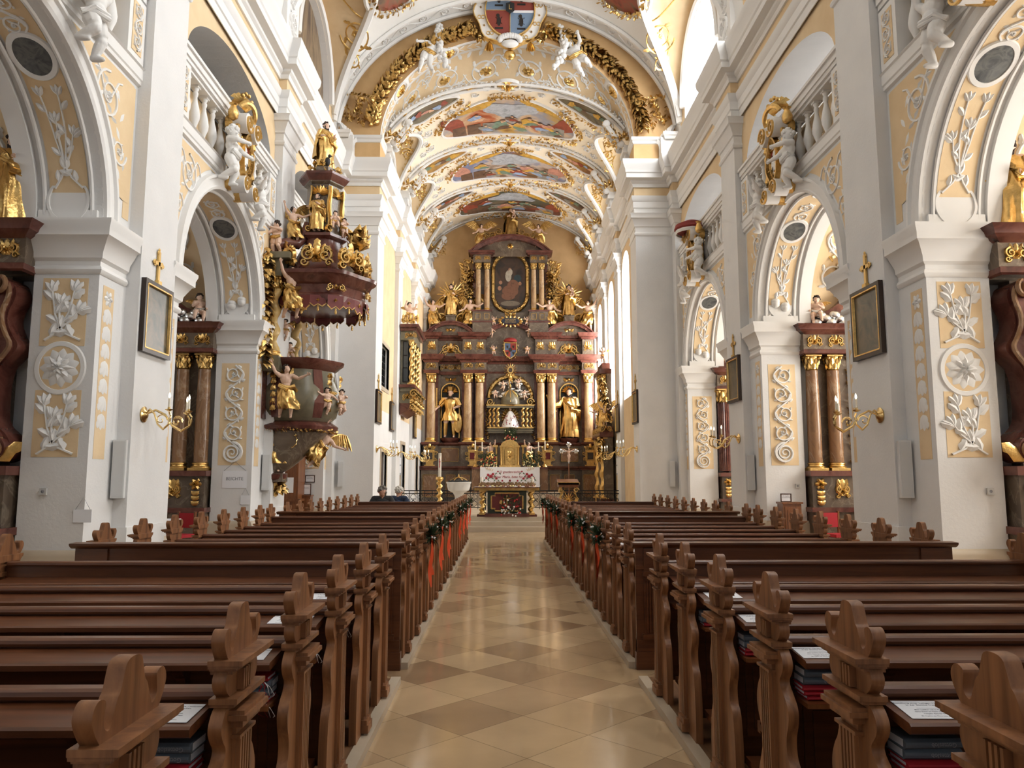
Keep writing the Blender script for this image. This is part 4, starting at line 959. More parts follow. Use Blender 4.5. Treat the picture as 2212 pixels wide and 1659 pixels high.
for s in (-1, 1):
    for n, y in enumerate((9.0, 10.58, 12.15, 15.38, 17.04, 18.7, 20.35)):
        o = bq[n % 2] if not ub[n % 2] else dup(bq[n % 2]); ub[n % 2] = 1
        o.location = ((-.9+.12) if s < 0 else (1.22-.12), y, .98); o.rotation_euler = (0, 0, 0 if s < 0 else pi)
        tag(o, 'green bunch with orange ribbon on a pew end, %s from the camera, %s' % (ORD[n], 'pulpit side' if s < 0 else 'window side'), 'bouquet', 'ribbon bunches on the pew ends')
# ------------------------------------------------------------------ figures: bodies grown as one surface, cloth, wings, hair
def remesh(mb, vox, smooth=2):
    me = bpy.data.meshes.new('tmp'); me.from_pydata([tuple(p) for p in mb.v], [], mb.f); o = bpy.data.objects.new('tmp', me); COL.objects.link(o)
    m = o.modifiers.new('r', 'REMESH'); m.mode = 'VOXEL'; m.voxel_size = vox
    if smooth: m2 = o.modifiers.new('s', 'SMOOTH'); m2.factor = .5; m2.iterations = smooth
    ev = o.evaluated_get(bpy.context.evaluated_depsgraph_get()); r = bpy.data.meshes.new_from_object(ev)
    bpy.data.objects.remove(o); r.polygons.foreach_set('use_smooth', [True]*len(r.polygons)); return r
def limb(mb, pts, rs):
    """tapered limb: capsules overlapping at the joints"""
    pts = [V(p) for p in pts]; P = []; Rr = []
    for i in range(len(pts)-1):
        for k in range(4): t = k/4; P.append(pts[i].lerp(pts[i+1], t)); Rr.append(rs[i]*(1-t)+rs[i+1]*t+(.12*rs[i]*sin(pi*t) if i == 0 or k else 0))
    P.append(pts[-1]); Rr.append(rs[-1]); mb.tube(P, Rr, 8)
    for p, r in zip(pts, rs): mb.ell(p, r, 8, 6)
STAND = dict(pel=(0,0,.52), chest=(0,.0,.72), neck=(0,.0,.845), head=(0,-.012,.925), shL=(-.115,0,.80), elL=(-.15,.01,.63), haL=(-.14,-.05,.49), shR=(.115,0,.80), elR=(.15,.01,.63), haR=(.14,-.05,.49),
             hiL=(-.058,0,.49), knL=(-.065,-.015,.28), anL=(-.062,.01,.045), hiR=(.058,0,.49), knR=(.065,-.015,.28), anR=(.062,.01,.045), look=(0,-1,0), fat=1.0, hs=1.0)
def body_mesh(J, vox=.013, only=None):
    J = {**STAND, **J}; f = J['fat']; hs = J['hs']; mb = MB(); g = {k: V(v) for k, v in J.items() if isinstance(v, tuple)}
    if only != 'head':
        lat = (g['shR']-g['shL']).normalized()
        ax = (g['chest']-g['pel']); 
        def blob(c, rx, ry, rz, M): mb.ell(c, (rx, ry, rz), 12, 8, M=M)
        z = ax.normalized(); y = z.cross(lat).normalized(); x = y.cross(z); M = Mx((x, y, z)).transposed().to_4x4()
        blob(g['chest'], .105*f, .072*f, .105, M); blob(g['pel'].lerp(g['chest'], .45), .082*f, .062*f, .09, M); blob(g['pel'], .09*f, .07*f, .075, M)
        if f > 1.1: blob(g['pel'].lerp(g['chest'], .4)-y*.02, .088*f, .075*f, .08, M)
        limb(mb, [g['shL'], g['chest']+V((0,0,.05)), g['shR']], [.045*f, .05*f, .045*f])
        limb(mb, [g['chest'], g['neck'], g['head']], [.06, .035*f, .035*f])
        for s in 'LR':
            limb(mb, [g['sh'+s], g['el'+s], g['ha'+s]], [.042*f, .032*f, .022*f])
            d = (g['ha'+s]-g['el'+s]).normalized(); limb(mb, [g['ha'+s], g['ha'+s]+d*.05], [.02*f, .022*f])
            limb(mb, [g['hi'+s], g['kn'+s], g['an'+s]], [.068*f, .045*f, .027*f])
            dn = (g['an'+s]-g['kn'+s]).normalized(); ft = J.get('toe'+s); ft = V(ft) if ft else g['an'+s]+V((0,-.1,-.025)); limb(mb, [g['an'+s]+dn*.02, ft], [.028*f, .02*f])
    h = g['head']; fw = V(J['look']).normalized(); up = V((0,0,1)); up = (up-fw*up.dot(fw)).normalized(); rt = fw.cross(up)
    Q = lambda a, b, c: h+(rt*a+fw*b+up*c)*hs
    mb.ell(Q(0,-.008,.012), .062*hs, 12, 9); mb.ell(Q(0,.018,-.022), (.046*hs,.046*hs,.055*hs), 10, 7)
    mb.ell(Q(0,.062,-.012), (.011*hs,.013*hs,.016*hs), 6, 5); mb.ell(Q(0,.052,.004), (.01*hs,.01*hs,.02*hs), 6, 5); mb.ell(Q(0,.054,-.038), (.02*hs,.01*hs,.008*hs), 6, 5); mb.ell(Q(0,.046,-.06), (.02*hs,.016*hs,.014*hs), 6, 5)
    for e in (-1, 1): mb.ell(Q(e*.026,.048,-.022), .017*hs, 6, 5); mb.ell(Q(e*.062,-.005,-.008), (.01*hs,.016*hs,.02*hs), 6, 5); mb.ell(Q(e*.024,.05,.017), (.017*hs,.01*hs,.006*hs), 6, 5)
    me = remesh(mb, vox)
    if only != 'head':      # separate fingers and thumb grow from each palm
        fb = MB()
        for s, sg in (('L', -1), ('R', 1)):
            d = (g['ha'+s]-g['el'+s]).normalized(); w = d.cross(V((0,1,.3))).normalized(); n = d.cross(w); p = g['ha'+s]+d*.055
            for k in range(4):
                b = p+w*(k-1.5)*.012*f; L = (.036, .044, .042, .032)[k]; fb.tube([b-d*.015, b+d*L*.5+n*.004, b+d*L+n*.014], [.0075*f, .007*f, .005*f], 5)
            b = p-d*.03+w*.02*f*sg; fb.tube([b, b+w*.018*sg+d*.018, b+w*.02*sg+d*.034+n*.008], [.008*f, .007*f, .005*f], 5)
        bm = __import__('bmesh').new(); bm.from_mesh(me); m2 = bpy.data.meshes.new('f'); m2.from_pydata([tuple(q) for q in fb.v], [], fb.f); bm.from_mesh(m2); bm.to_mesh(me); bm.free(); bpy.data.meshes.remove(m2)
        me.polygons.foreach_set('use_smooth', [True]*len(me.polygons))
    # eyes
    return me, g, Q, hs
def hair_mb(Q, hs, long=0, seed=1, curls=26):
    rr = random.Random(seed); mb = MB()
    for k in range(curls):
        a = rr.uniform(-2.5, 2.5); e = rr.uniform(-.35-.5*long, 1.4); p = (sin(a)*cos(e)*.062, -cos(a)*cos(e)*.064-.008, .02+sin(e)*.062)
        if p[1] > .035 and p[2] < .045: continue
        mb.ell(Q(*p), rr.uniform(.017, .025)*hs, 7, 5)
    mb.ell(Q(0,-.016,.02), (.063*hs,.063*hs,.062*hs), 10, 7); return mb
def beard_mb(Q, hs, L=.06):
    mb = MB()
    for k in range(9): a = (k-4)/4; mb.tube([Q(a*.042,.035-.01*abs(a),-.045), Q(a*.035,.055-.02*abs(a),-.06-L*.4), Q(a*.012,.055,-.06-L*(1-.4*abs(a)))], [.014*hs, .013*hs, .005*hs], 5)
    return mb
def robe_mb(rings, n=40, folds=9, amp=.10, seed=0, a0=0, a1=2*pi):
    """rings: list of (centre xyz, rx, ry, foldfactor)"""
    rr = random.Random(seed); ph = [rr.uniform(0, 6.28) for _ in range(4)]; mb = MB(); m = len(rings)-1
    def pt(u, v):
        t = v*m; i = min(int(t), m-1); q = t-i; A, B = rings[i], rings[i+1]; c = V(A[0]).lerp(V(B[0]), q); rx = A[1]*(1-q)+B[1]*q; ry = A[2]*(1-q)+B[2]*q; ff = A[3]*(1-q)+B[3]*q
        a = a0+(a1-a0)*u; w = sin(folds*a+ph[0]+2.2*sin(v*4+ph[1]))*.6+sin((folds*2-3)*a+ph[2]+v*5)*.3+sin(a*3+v*9+ph[3])*.35
        k = 1+amp*ff*w; return (c.x+rx*k*cos(a), c.y+ry*k*sin(a), c.z)
    mb.grid(pt, n, m*4); return mb
def swag(P, r, seed=0, n=5, tw=2.0):
    """bundle of twisted folds following a path"""
    mb = MB(); P = [V(p) for p in P]; rr = random.Random(seed); m = len(P)
    for k in range(n):
        Q = []; Rr = []
        for i, p in enumerate(P):
            a = 2*pi*k/n+tw*i/m+rr.uniform(-.2, .2); d = (P[min(i+1, m-1)]-P[max(i-1, 0)]).normalized(); u = d.orthogonal().normalized(); w = d.cross(u); rad = r[i] if isinstance(r, (list, tuple)) else r
            Q.append(p+(u*cos(a)+w*sin(a))*rad*.6); Rr.append(rad*.55)
        mb.tube(Q, Rr, 6)
    return mb
def wing_mb(root, sg, L=.55, ang=.9, back=.25, seed=0, spread=1.0):
    """feathered wing: leading edge rises from root outward, feathers hang below it"""
    mb = MB(); root = V(root); rr = random.Random(seed)
    E = lambda t: root+V((sg*L*(.62*t*cos(ang)+.24*t*t), back*(t-.35*t*t)*L*1.6, L*(sin(ang)*t*1.2-.34*t*t)))
    mb.tube([E(k/8) for k in range(9)], [.035*L/.5*(1-.7*k/8) for k in range(9)], 6)
    for row, (n, l0, l1, off) in enumerate(((12, .30, .62, 0), (11, .2, .36, -.010), (10, .12, .2, -.018))):
        for k in range(n):
            t = .08+.92*k/(n-1); p = E(t)+V((0, off, 0)); a = -1.75+1.35*t*spread; l = L*(l0+(l1-l0)*t); d = V((sg*cos(a), .25*back, sin(a))).normalized(); w = V((-d.z*sg, 0, d.x*sg)).normalized()*L*.052*(1.25-.25*row); nn = V((0, -.012*L-.004*(k % 2), 0))
            b = p; m_ = p+d*l*.6; e = p+d*l
            mb.add([b-w*.5, b+w*.5, m_+w, e+w*.25, e-w*.25, m_-w, b+nn, m_+nn*1.5, e+nn*.3, m_-nn], [(0,6,7,5), (6,1,2,7), (5,7,8,4), (7,2,3,8), (8,3,4), (0,5,9), (1,2,9), (5,4,9), (2,3,9)])
    return mb
MESH = {}
def make_fig(key, J, cloth=None, wings=None, hair=1, beard=0, extra=None, vox=.013, longhair=0, seed=1):
    """returns dict of meshes for one figure, unit height"""
    me, g, Q, hs = body_mesh(J, vox); d = {'body': (me, 'skin')}
    def put(name, mb, m, sm=50): 
        o = mb.build(name, [GO], None, sm); d[name] = (o.data, m); bpy.data.objects.remove(o)
    if hair: put('hair', hair_mb(Q, hs, longhair, seed), 'hair', 80)
    if beard: put('beard', beard_mb(Q, hs, beard), 'hair', 80)
    for i, mb in enumerate(cloth(g) if cloth else []): put('drapery' if i == 0 else 'mantle%d' % i if i > 1 else 'mantle', mb, 'cloth', 50)
    if wings:
        for k, mb in enumerate(wings(g)): put('wing%d' % k, mb, 'wing', 30)
    if extra:
        for nm, mb, m in extra(g, Q): put(nm, mb, m, 40)
    MESH[key] = d
_mc = {}
def fig(key, name, label, cat, loc, h, rz=0, mats=None, group=None, skip=(), flip=False):
    """place a figure; mats maps skin/hair/cloth/wing to materials"""
    mats = {**dict(skin=SK, hair=HA, cloth=GO, wing=GO), **(mats or {})}
    t = thing(name, label, cat, loc, rz, group, (h*(-1 if flip else 1), h, h))
    for pn, (me, mk) in MESH[key].items():
        if pn in skip: continue
        m = mats.get(mk, GO) if isinstance(mk, str) else mk; kk = (key, pn, m.name)
        if kk not in _mc: c = me.copy(); c.materials.clear(); c.materials.append(m); c.name = pn.rstrip('0123456789'); _mc[kk] = c
        link(pn.rstrip('0123456789'), _mc[kk], t)
    return t
PUT = dict(fat=1.45, hs=1.55, head=(0,-.01,.89), neck=(0,0,.79), chest=(0,0,.66), pel=(0,0,.48), shL=(-.13,0,.735), shR=(.13,0,.735), hiL=(-.07,0,.43), hiR=(.07,0,.43), knL=(-.09,-.05,.23), anL=(-.08,.02,.05), knR=(.09,-.05,.23), anR=(.08,.02,.05))
def sash(g): return [swag([g['pel']+V((-.14,-.06,.06)), g['pel']+V((-.02,-.13,.0)), g['pel']+V((.13,-.07,.02)), g['pel']+V((.2,.04,-.05))], [.04,.05,.045,.03], 3)]
def skirt(g):
    p = g['pel']; kl = (g['knL']+g['knR'])/2
    return [robe_mb([(p+V((0,0,.09)), .105, .085, .4), (p+V((0,0,0)), .135, .115, .8), (p.lerp(kl, .55), .165, .15, 1), (p.lerp(kl, 1.05)+V((.02,.01,0)), .18, .16, 1.2), (p.lerp(kl, 1.5)+V((.05,.05,0)), .17, .15, 1.5)], 40, 7, .17, 4), swag([p+V((-.12,-.07,.1)), p+V((0,-.12,.03)), p+V((.13,-.05,.08)), p+V((.22,.1,-.02)), p+V((.26,.16,-.22))], [.035,.045,.045,.05,.02], 5)]
def longrobe(g):
    p = g['pel']; c = g['chest']; n = g['neck']
    body = robe_mb([(n+V((0,.0,-.005)), .052, .05, .2), (n+V((0,0,-.05)), .13, .085, .3), (c, .15, .115, .5), (p+V((0,0,.06)), .145, .12, .8), (p+V((.01,-.005,-.12)), .17, .15, 1), (V((0,.0,.2)), .165, .15, 1.1), (V((0,.0,.02)), .19, .16, 1.2)], 48, 8, .13, 7)
    for s in 'LR': body.merge(swag([g['sh'+s]+V((0,0,-.01)), g['el'+s], g['el'+s].lerp(g['ha'+s], .75)], [.055,.055,.05], 3, 6, .8))
    mant = swag([n+V((-.1,-.03,-.05)), c+V((-.04,-.13,-.02)), p+V((.06,-.15,.06)), p+V((.17,-.09,.0)), p+V((.2,.02,-.16))], [.04,.05,.065,.06,.03], 8, 6)
    mant.merge(robe_mb([(n+V((0,.03,-.04)), .15, .09, .3), (c+V((0,.04,-.05)), .2, .13, .8), (p+V((0,.05,-.05)), .22, .15, 1), (V((0,.05,.22)), .23, .16, 1)], 30, 7, .12, 3, -.35, pi+.35))
    return [body, mant]
def tunic(g):
    p = g['pel']; c = g['chest']; n = g['neck']
    a = robe_mb([(n+V((0,0,-.02)), .06, .055, .2), (n+V((0,0,-.06)), .135, .085, .2), (c, .135, .105, .3), (p+V((0,0,.07)), .115, .095, .4), (p+V((0,0,-.02)), .15, .125, 1), (p+V((0,0,-.17)), .185, .155, 1.3)], 48, 10, .12, 2)
    for s in 'LR': a.merge(swag([g['sh'+s], g['el'+s]], [.06,.05], 3, 6, .6))
    for s in 'LR':
        k, an = g['kn'+s], g['an'+s]; a.tube([k+V((0,0,.02)), k.lerp(an, .4), an], [.052,.05,.036], 8)
    m = robe_mb([(n+V((0,.03,-.03)), .15, .09, .3), (c+V((0,.05,-.08)), .2, .12, .8), (p+V((0,.07,-.08)), .24, .15, 1), (V((0,.08,.12)), .22, .13, 1)], 34, 7, .12, 3, -.25, pi+.25)
    return [a, m]
W2 = lambda L=.55, a=.9, b=.25: (lambda g: [wing_mb(g['chest']+V((e*.04,.07,.05)), e, L, a, b, e+3) for e in (-1, 1)])
make_fig('putto_up', {**PUT, 'elL': (-.2,-.05,.82), 'haL': (-.16,-.1,.98), 'elR': (.22,-.08,.72), 'haR': (.26,-.16,.86), 'knR': (.14,-.1,.26), 'anR': (.16,.06,.16), 'look': (.3,-.8,.2)}, sash, W2(.3, .7), seed=2)
make_fig('putto_sit', {**PUT, 'elL': (-.22,-.06,.62), 'haL': (-.2,-.17,.55), 'elR': (.2,-.1,.6), 'haR': (.1,-.19,.66), 'knL': (-.12,-.2,.40), 'anL': (-.1,-.2,.14), 'knR': (.12,-.18,.42), 'anR': (.16,-.24,.2), 'look': (-.3,-.8,-.2)}, sash, W2(.3, .7), seed=3)
make_fig('putto_fly', {**PUT, 'elL': (-.24,-.08,.72), 'haL': (-.36,-.1,.80), 'elR': (.24,-.02,.68), 'haR': (.34,-.08,.58), 'knL': (-.16,.04,.26), 'anL': (-.3,.12,.2), 'knR': (.05,-.04,.2), 'anR': (.0,.08,.0), 'look': (-.5,-.6,-.1)}, sash, W2(.34, .8), seed=4)
make_fig('putto_hug', {**PUT, 'elL': (-.16,-.14,.72), 'haL': (.02,-.24,.74), 'elR': (.18,-.12,.62), 'haR': (.3,-.2,.6), 'knL': (-.1,-.1,.22), 'anL': (-.1,.12,.1), 'look': (.8,-.4,.0)}, sash, None, seed=5)
make_fig('angel_stride', {'elL': (-.24,-.06,.74), 'haL': (-.36,-.12,.80), 'elR': (.2,-.04,.66), 'haR': (.3,-.12,.6), 'knL': (-.1,-.1,.30), 'anL': (-.12,.0,.08), 'knR': (.1,.04,.26), 'anR': (.16,.14,.02), 'look': (-.5,-.7,-.1)}, skirt, W2(.62, 1.15, .3), longhair=1, seed=6)
make_fig('angel_reach', {'elL': (-.2,-.08,.86), 'haL': (-.26,-.14,1.0), 'elR': (.22,-.1,.74), 'haR': (.36,-.18,.8), 'knL': (-.07,-.02,.28), 'anL': (-.1,.12,.06), 'knR': (.11,-.1,.3), 'anR': (.1,-.02,.05), 'look': (.5,-.6,.2)}, skirt, W2(.6, 1.1, .35), longhair=1, seed=7)
make_fig('saint', {'elL': (-.19,-.02,.64), 'haL': (-.2,-.14,.62), 'elR': (.18,-.03,.64), 'haR': (.1,-.15,.68), 'look': (-.2,-.9,-.1)}, longrobe, None, beard=.09, longhair=1, seed=8)
make_fig('saint_staff', {'elL': (-.22,-.06,.66), 'haL': (-.33,-.1,.63), 'elR': (.17,-.03,.64), 'haR': (.07,-.15,.6), 'look': (-.3,-.8,-.05)}, longrobe, None, beard=.1, longhair=1, seed=9,
         extra=lambda g, Q: [('scroll_staff', MB().tube([(-.47,-.12,.86), (-.28,-.13,.52)], .018, 8), 'cloth')])
make_fig('king', {'elL': (-.22,-.04,.66), 'haL': (-.27,-.12,.60), 'elR': (.2,-.02,.66), 'haR': (.12,-.13,.62), 'knL': (-.09,-.05,.28), 'anL': (-.1,-.02,.05), 'anR': (.08,.02,.045), 'look': (.05,-1,-.05)}, tunic, None, beard=.14, longhair=1, seed=10,
         extra=lambda g, Q: [('sword', MB().box(-.285, -.255, -.135, -.125, .6, 1.02).box(-.31, -.23, -.145, -.115, .63, .645), 'cloth'), ('crown', MB().lathe([(.066,0),(.075,.03),(.085,.075),(.06,.06)], 12, tuple(Q(0,-.01,.05)), fn=lambda a, r, z: r*(1+.08*cos(6*a))), 'cloth'), ('shield', MB().ell((.17,-.04,.30), (.1,.02,.2), 14, 9), 'cloth')])
def _child():
    mb = MB(); mb.ell((.09,-.14,.86), .045, 10, 7); mb.ell((.10,-.15,.755), (.05,.045,.075), 10, 7); mb.tube([(.06,-.17,.79), (.02,-.2,.8), (-.01,-.19,.84)], [.02,.017,.012], 6); mb.tube([(.08,-.17,.70), (.05,-.23,.66), (.05,-.21,.58)], [.028,.022,.014], 6); mb.tube([(.13,-.17,.70), (.14,-.23,.67), (.12,-.22,.58)], [.028,.022,.014], 6); return mb
make_fig("mother_child", {'elL': (-.18,-.05,.66), 'haL': (-.08,-.16,.68), 'elR': (.18,-.06,.66), 'haR': (.08,-.17,.62), 'look': (.2,-.9,-.1)}, longrobe, None, longhair=1, seed=11,
         extra=lambda g, Q: [('child', _child(), 'skin')])
# ------------------------------------------------------------------ columns and altar ornament
def KY(y): return lambda u, v, h: (u, y-h, v)
def corinth(r, h, n=3):
    """gilded capital, base at z=0"""
    mb = MB(); mb.lathe([(r*.95,0),(r*1.05,h*.03),(r*.95,h*.07),(r*.92,h*.1),(r,h*.45),(r*1.25,h*.8),(r*1.3,h*.86)], 16)
    for row, (z, L, k) in enumerate(((.08, .42, 8), (.34, .44, 8))):
        for i in range(k):
            a = 2*pi*(i+.5*row)/k; K = lambda u, v, hh: ((r*(1.0+.12*row+.25*max(0, v/h-.3))+hh)*cos(a+u/r), (r*(1.0+.12*row+.25*max(0, v/h-.3))+hh)*sin(a+u/r), v)
            r_leaf(mb, K, 0, z*h, pi/2, L*h, r*.62, r*.28)
    for i in range(4):
        a = pi/4+pi/2*i
        mb.ell((r*1.5*cos(a), r*1.5*sin(a), h*.78), (r*.3, r*.3, r*.3), 8, 6)
        mb.ell((r*1.28*cos(a+pi/4), r*1.28*sin(a+pi/4), h*.86), (r*.2, r*.2, r*.2), 6, 5)
    mb.box(-r*1.4, r*1.4, -r*1.4, r*1.4, h*.88, h); return mb
def twisted(r, h, turns, ecc, n=12, m=60):
    mb = MB(); return mb.grid(lambda u, v: (r*cos(2*pi*u)+ecc*cos(2*pi*turns*v), r*sin(2*pi*u)+ecc*sin(2*pi*turns*v), h*v), n, m)
COLM = {}
def column(parent, x, y, z0, r, h, shaft=None, gold=None, capr=.14, twist=None):
    shaft = shaft or MC; gold = gold or GO; kk = (r, h, capr, twist)
    if kk not in COLM:
        ch = h*capr; bh = r*.9; a = MB()
        if twist: a.merge(twisted(r*.78, h-ch-bh, twist, r*.3), T(0, 0, bh))
        else: a.lathe([(r*1.0,bh),(r*1.02,bh+h*.2),(r*.99,bh+h*.45),(r*.88,h-ch)], 24)
        b = MB(); b.lathe([(r*1.32,0),(r*1.35,bh*.12),(r*1.35,bh*.3),(r*1.15,bh*.42),(r*1.1,bh*.6),(r*1.22,bh*.75),(r*1.2,bh*.88),(r*1.0,bh)], 24); b.box(-r*1.38, r*1.38, -r*1.38, r*1.38, -.05, 0.01)
        c = MB(); c.merge(corinth(r*.86, ch), T(0, 0, h-ch)); COLM[kk] = [m.build('m', [GO], None, sm) for m, sm in ((a, 60), (b, 40), (c, 50))]
        ms = []
        for o in COLM[kk]: ms.append(o.data); bpy.data.objects.remove(o)
        COLM[kk] = ms
    def mm(i, m):
        k2 = (kk, i, m.name)
        if k2 not in _mc: c = COLM[kk][i].copy(); c.materials.clear(); c.materials.append(m); _mc[k2] = c
        return _mc[k2]
    o = link('column', mm(0, shaft), parent); o.location = (x, y, z0)
    link('base', mm(1, gold), o); link('capital', mm(2, gold), o); return o
def applique(mb, K, cu, cv, W, H, seed=0, w=.03, h=.05):
    """symmetrical scroll ornament"""
    for e in (-1, 1):
        r_spiral(mb, K, cu+e*W*.26, cv+H*.08, min(W*.22, H*.4), 1.6, -e, pi/2, w, h); r_spiral(mb, K, cu+e*W*.38, cv-H*.22, min(W*.13, H*.25), 1.3, e, 0, w*.8, h)
        for k in range(4): r_leaf(mb, K, cu+e*W*.05*k, cv-H*.2+H*.12*k, pi/2-e*(.9-.2*k), H*.4, H*.2, h)
    r_ros(mb, K, cu, cv, min(W, H)*.22, h*1.4, 7); r_leaf(mb, K, cu, cv+H*.1, pi/2, H*.45, H*.3, h)
def frame_rect(mb, K, u0, u1, v0, v1, w, h):
    for p in ([(u0,v0),(u1,v0)], [(u0,v1),(u1,v1)], [(u0,v0),(u0,v1)], [(u1,v0),(u1,v1)]): r_strip(mb, K, p, w, h)
def jog(x0, x1, y, segs, dy):
    """front line from x0 to x1 at depth y, stepping out by dy over segs"""
    P = [(x0, y)]
    for a, b in segs: P += [(a, y), (a, y-dy), (b, y-dy), (b, y)]
    P.append((x1, y)); return P
def cherub(mb, K, u, v, s, wmb=None):
    c = V(K(u, v, s*.4)); mb.ell(c, s*.36, 8, 6)
    for e in (-1, 1):
        for k in range(4): r_leaf(wmb or mb, K, u+e*s*.3, v-s*.1, (pi/2-e*(1.1+.3*k)), s*(1.0-.12*k), s*.4, s*.15)
# ------------------------------------------------------------------ high altar
XA = cx(38.6); AYL = 39.6      # local y = 0 at the retable back plane
HA_ = thing('high_altar', 'towering brown marble high altar with gilded columns and oval painting on top', 'altar', (XA, AYL, .42))
z_ = lambda z: z-.42
CXS = [-3.97, -2.13, -1.54, 1.54, 2.08, 3.93]
def plinths(pad): return [(-3.97-pad, -3.97+pad), (-2.13-pad, -1.54+pad), (1.54-pad, 2.08+pad), (3.93-pad, 3.93+pad)]
mb = MB(); mb.box(-4.5, 4.5, -.55, 0, 0, z_(2.06)); 
for a, b in plinths(.42): mb.box(a, b, -1.2, -.5, 0, z_(2.06))
mb.mi = 1; mb.sweep([(0,z_(2.0)),(.05,z_(2.02)),(.07,z_(2.08)),(.14,z_(2.12)),(.16,z_(2.2)),(0,z_(2.2))], jog(-4.5, 4.5, -.55, plinths(.42), .65))
mb.build('socle', [MG, MR], HA_, 30)
fp = MB(); K = KY(-1.2)
pn = MB()
for a, b in ((-4.28, -3.62), (3.6, 4.26), (-2.42, -2.0), (1.95, 2.4), (-1.7,-1.3), (1.28,1.7)):
    fp.cut(); pn.cut(); frame_rect(fp, K, a, b, z_(.72), z_(1.78), .02, .03); pn.box(a, b, -1.206, -1.19, z_(.72), z_(1.78))
K = KY(-.55)
for a, b in ((-3.2, -2.75), (2.7, 3.2)): fp.cut(); pn.cut(); frame_rect(fp, K, a, b, z_(.72), z_(1.78), .02, .03); pn.box(a, b, -.556, -.54, z_(.72), z_(1.78))
pn.split('inlaid_panel', [MP], HA_, 0); fp.split('gilt_panel_frame', [GD], HA_, 30)
# pedestal storey
mb = MB(); mb.box(-4.5, 4.5, -.5, 0, z_(2.2), z_(3.27))
for a, b in plinths(.33): mb.box(a, b, -1.08, -.45, z_(2.2), z_(3.27))
mb.mi = 1; mb.sweep([(0,z_(3.22)),(.04,z_(3.24)),(.1,z_(3.3)),(.12,z_(3.38)),(0,z_(3.38))], jog(-4.5, 4.5, -.5, plinths(.33), .58)); mb.box(-4.5, 4.5, -.5, 0, z_(3.3), z_(3.38))
for a, b in plinths(.33): mb.box(a, b, -1.08, 0, z_(3.27), z_(3.38))
mb.build('pedestal_storey', [MG, MR], HA_, 30)
fp = MB(); pn = MB()
for a, b in ((-3.45, -2.6), (2.55, 3.4)): fp.cut(); pn.cut(); frame_rect(fp, KY(-.5), a, b, z_(2.45), z_(3.1), .02, .03); pn.box(a, b, -.506, -.49, z_(2.45), z_(3.1))
pn.split('inlaid_panel', [MP], HA_, 0); fp.split('gilt_panel_frame', [GD], HA_, 30)
# main storey wall, with recess for the shrine and niches
mb = MB(); zt = z_(7.3)
mb.box(-4.5, 4.5, -.12, 0, z_(3.38), zt)
for a, b in ((-4.35, -3.55), (3.5, 4.3), (-2.45, -1.2), (1.2, 2.42)): mb.box(a, b, -.3, -.1, z_(3.38), zt)
mb.mi = 1
for x in CXS: mb.box(x-.32, x+.32, -.42, -.28, z_(3.38), z_(6.84))
mb.build('retable_wall', [MG, MR], HA_, 30)
for x in CXS: column(HA_, x, -.72, z_(3.43), .21, 3.41)
# entablature
SG = [(-4.3, -3.64), (-2.46, -1.21), (1.21, 2.41), (3.6, 4.26)]
mb = MB(); mb.mi = 1; J0 = jog(-4.5, 4.5, -.3, SG, .68)
mb.sweep([(0,z_(6.84)),(.03,z_(6.84)),(.05,z_(6.95)),(.08,z_(7.0)),(0,z_(7.0))], J0)
mb.sweep([(0,z_(7.38)),(.05,z_(7.4)),(.08,z_(7.47)),(.24,z_(7.52)),(.26,z_(7.62)),(.33,z_(7.7)),(.34,z_(7.76)),(0,z_(7.76))], J0)
mb.mi = 0
mb.box(-4.5, 4.5, -.3, 0, z_(6.84), z_(7.76))
for a, b in SG: mb.box(a, b, -.98, -.25, z_(6.84), z_(7.755))
mb.build('entablature', [MG, MR], HA_, 30)
go = MB()
for a, b in SG:
    if b-a < 1: go.cut(); applique(go, KY(-.98), (a+b)/2, z_(7.2), .5, .3, 0, .02, .04)
    else:
        for q in (.28, .74): go.cut(); applique(go, KY(-.98), a+(b-a)*q, z_(7.2), .46, .3, 0, .02, .04)
for x in (-3.04, 3.0): go.cut(); applique(go, KY(-.3), x-.25, z_(7.2), .6, .28, 0, .02, .04); go.cut(); applique(go, KY(-.3), x+.25, z_(7.2), .6, .28, 0, .02, .04)
# attic
mb = MB(); mb.box(-4.4, 4.4, -.28, 0, z_(7.76), z_(8.72))
for a, b in SG: mb.box(a+.05, b-.05, -.8, -.2, z_(7.76), z_(8.72))
mb.mi = 1; J1 = jog(-4.4, -1.0, -.28, [(a+.05, b-.05) for a, b in SG[:2]], .52); J2 = jog(1.0, 4.4, -.28, [(a+.05, b-.05) for a, b in SG[2:]], .52)
for J in (J1, J2):
    mb.sweep([(0,z_(8.6)),(.05,z_(8.62)),(.08,z_(8.7)),(.2,z_(8.74)),(.22,z_(8.84)),(.28,z_(8.92)),(0,z_(8.92))], J)
mb.box(-4.4, -1.0, -.28, 0, z_(8.7), z_(8.91)); mb.box(1.0, 4.4, -.28, 0, z_(8.7), z_(8.91))
for a, b in SG: mb.box(a+.05, b-.05, -.8, 0, z_(8.7), z_(8.91))
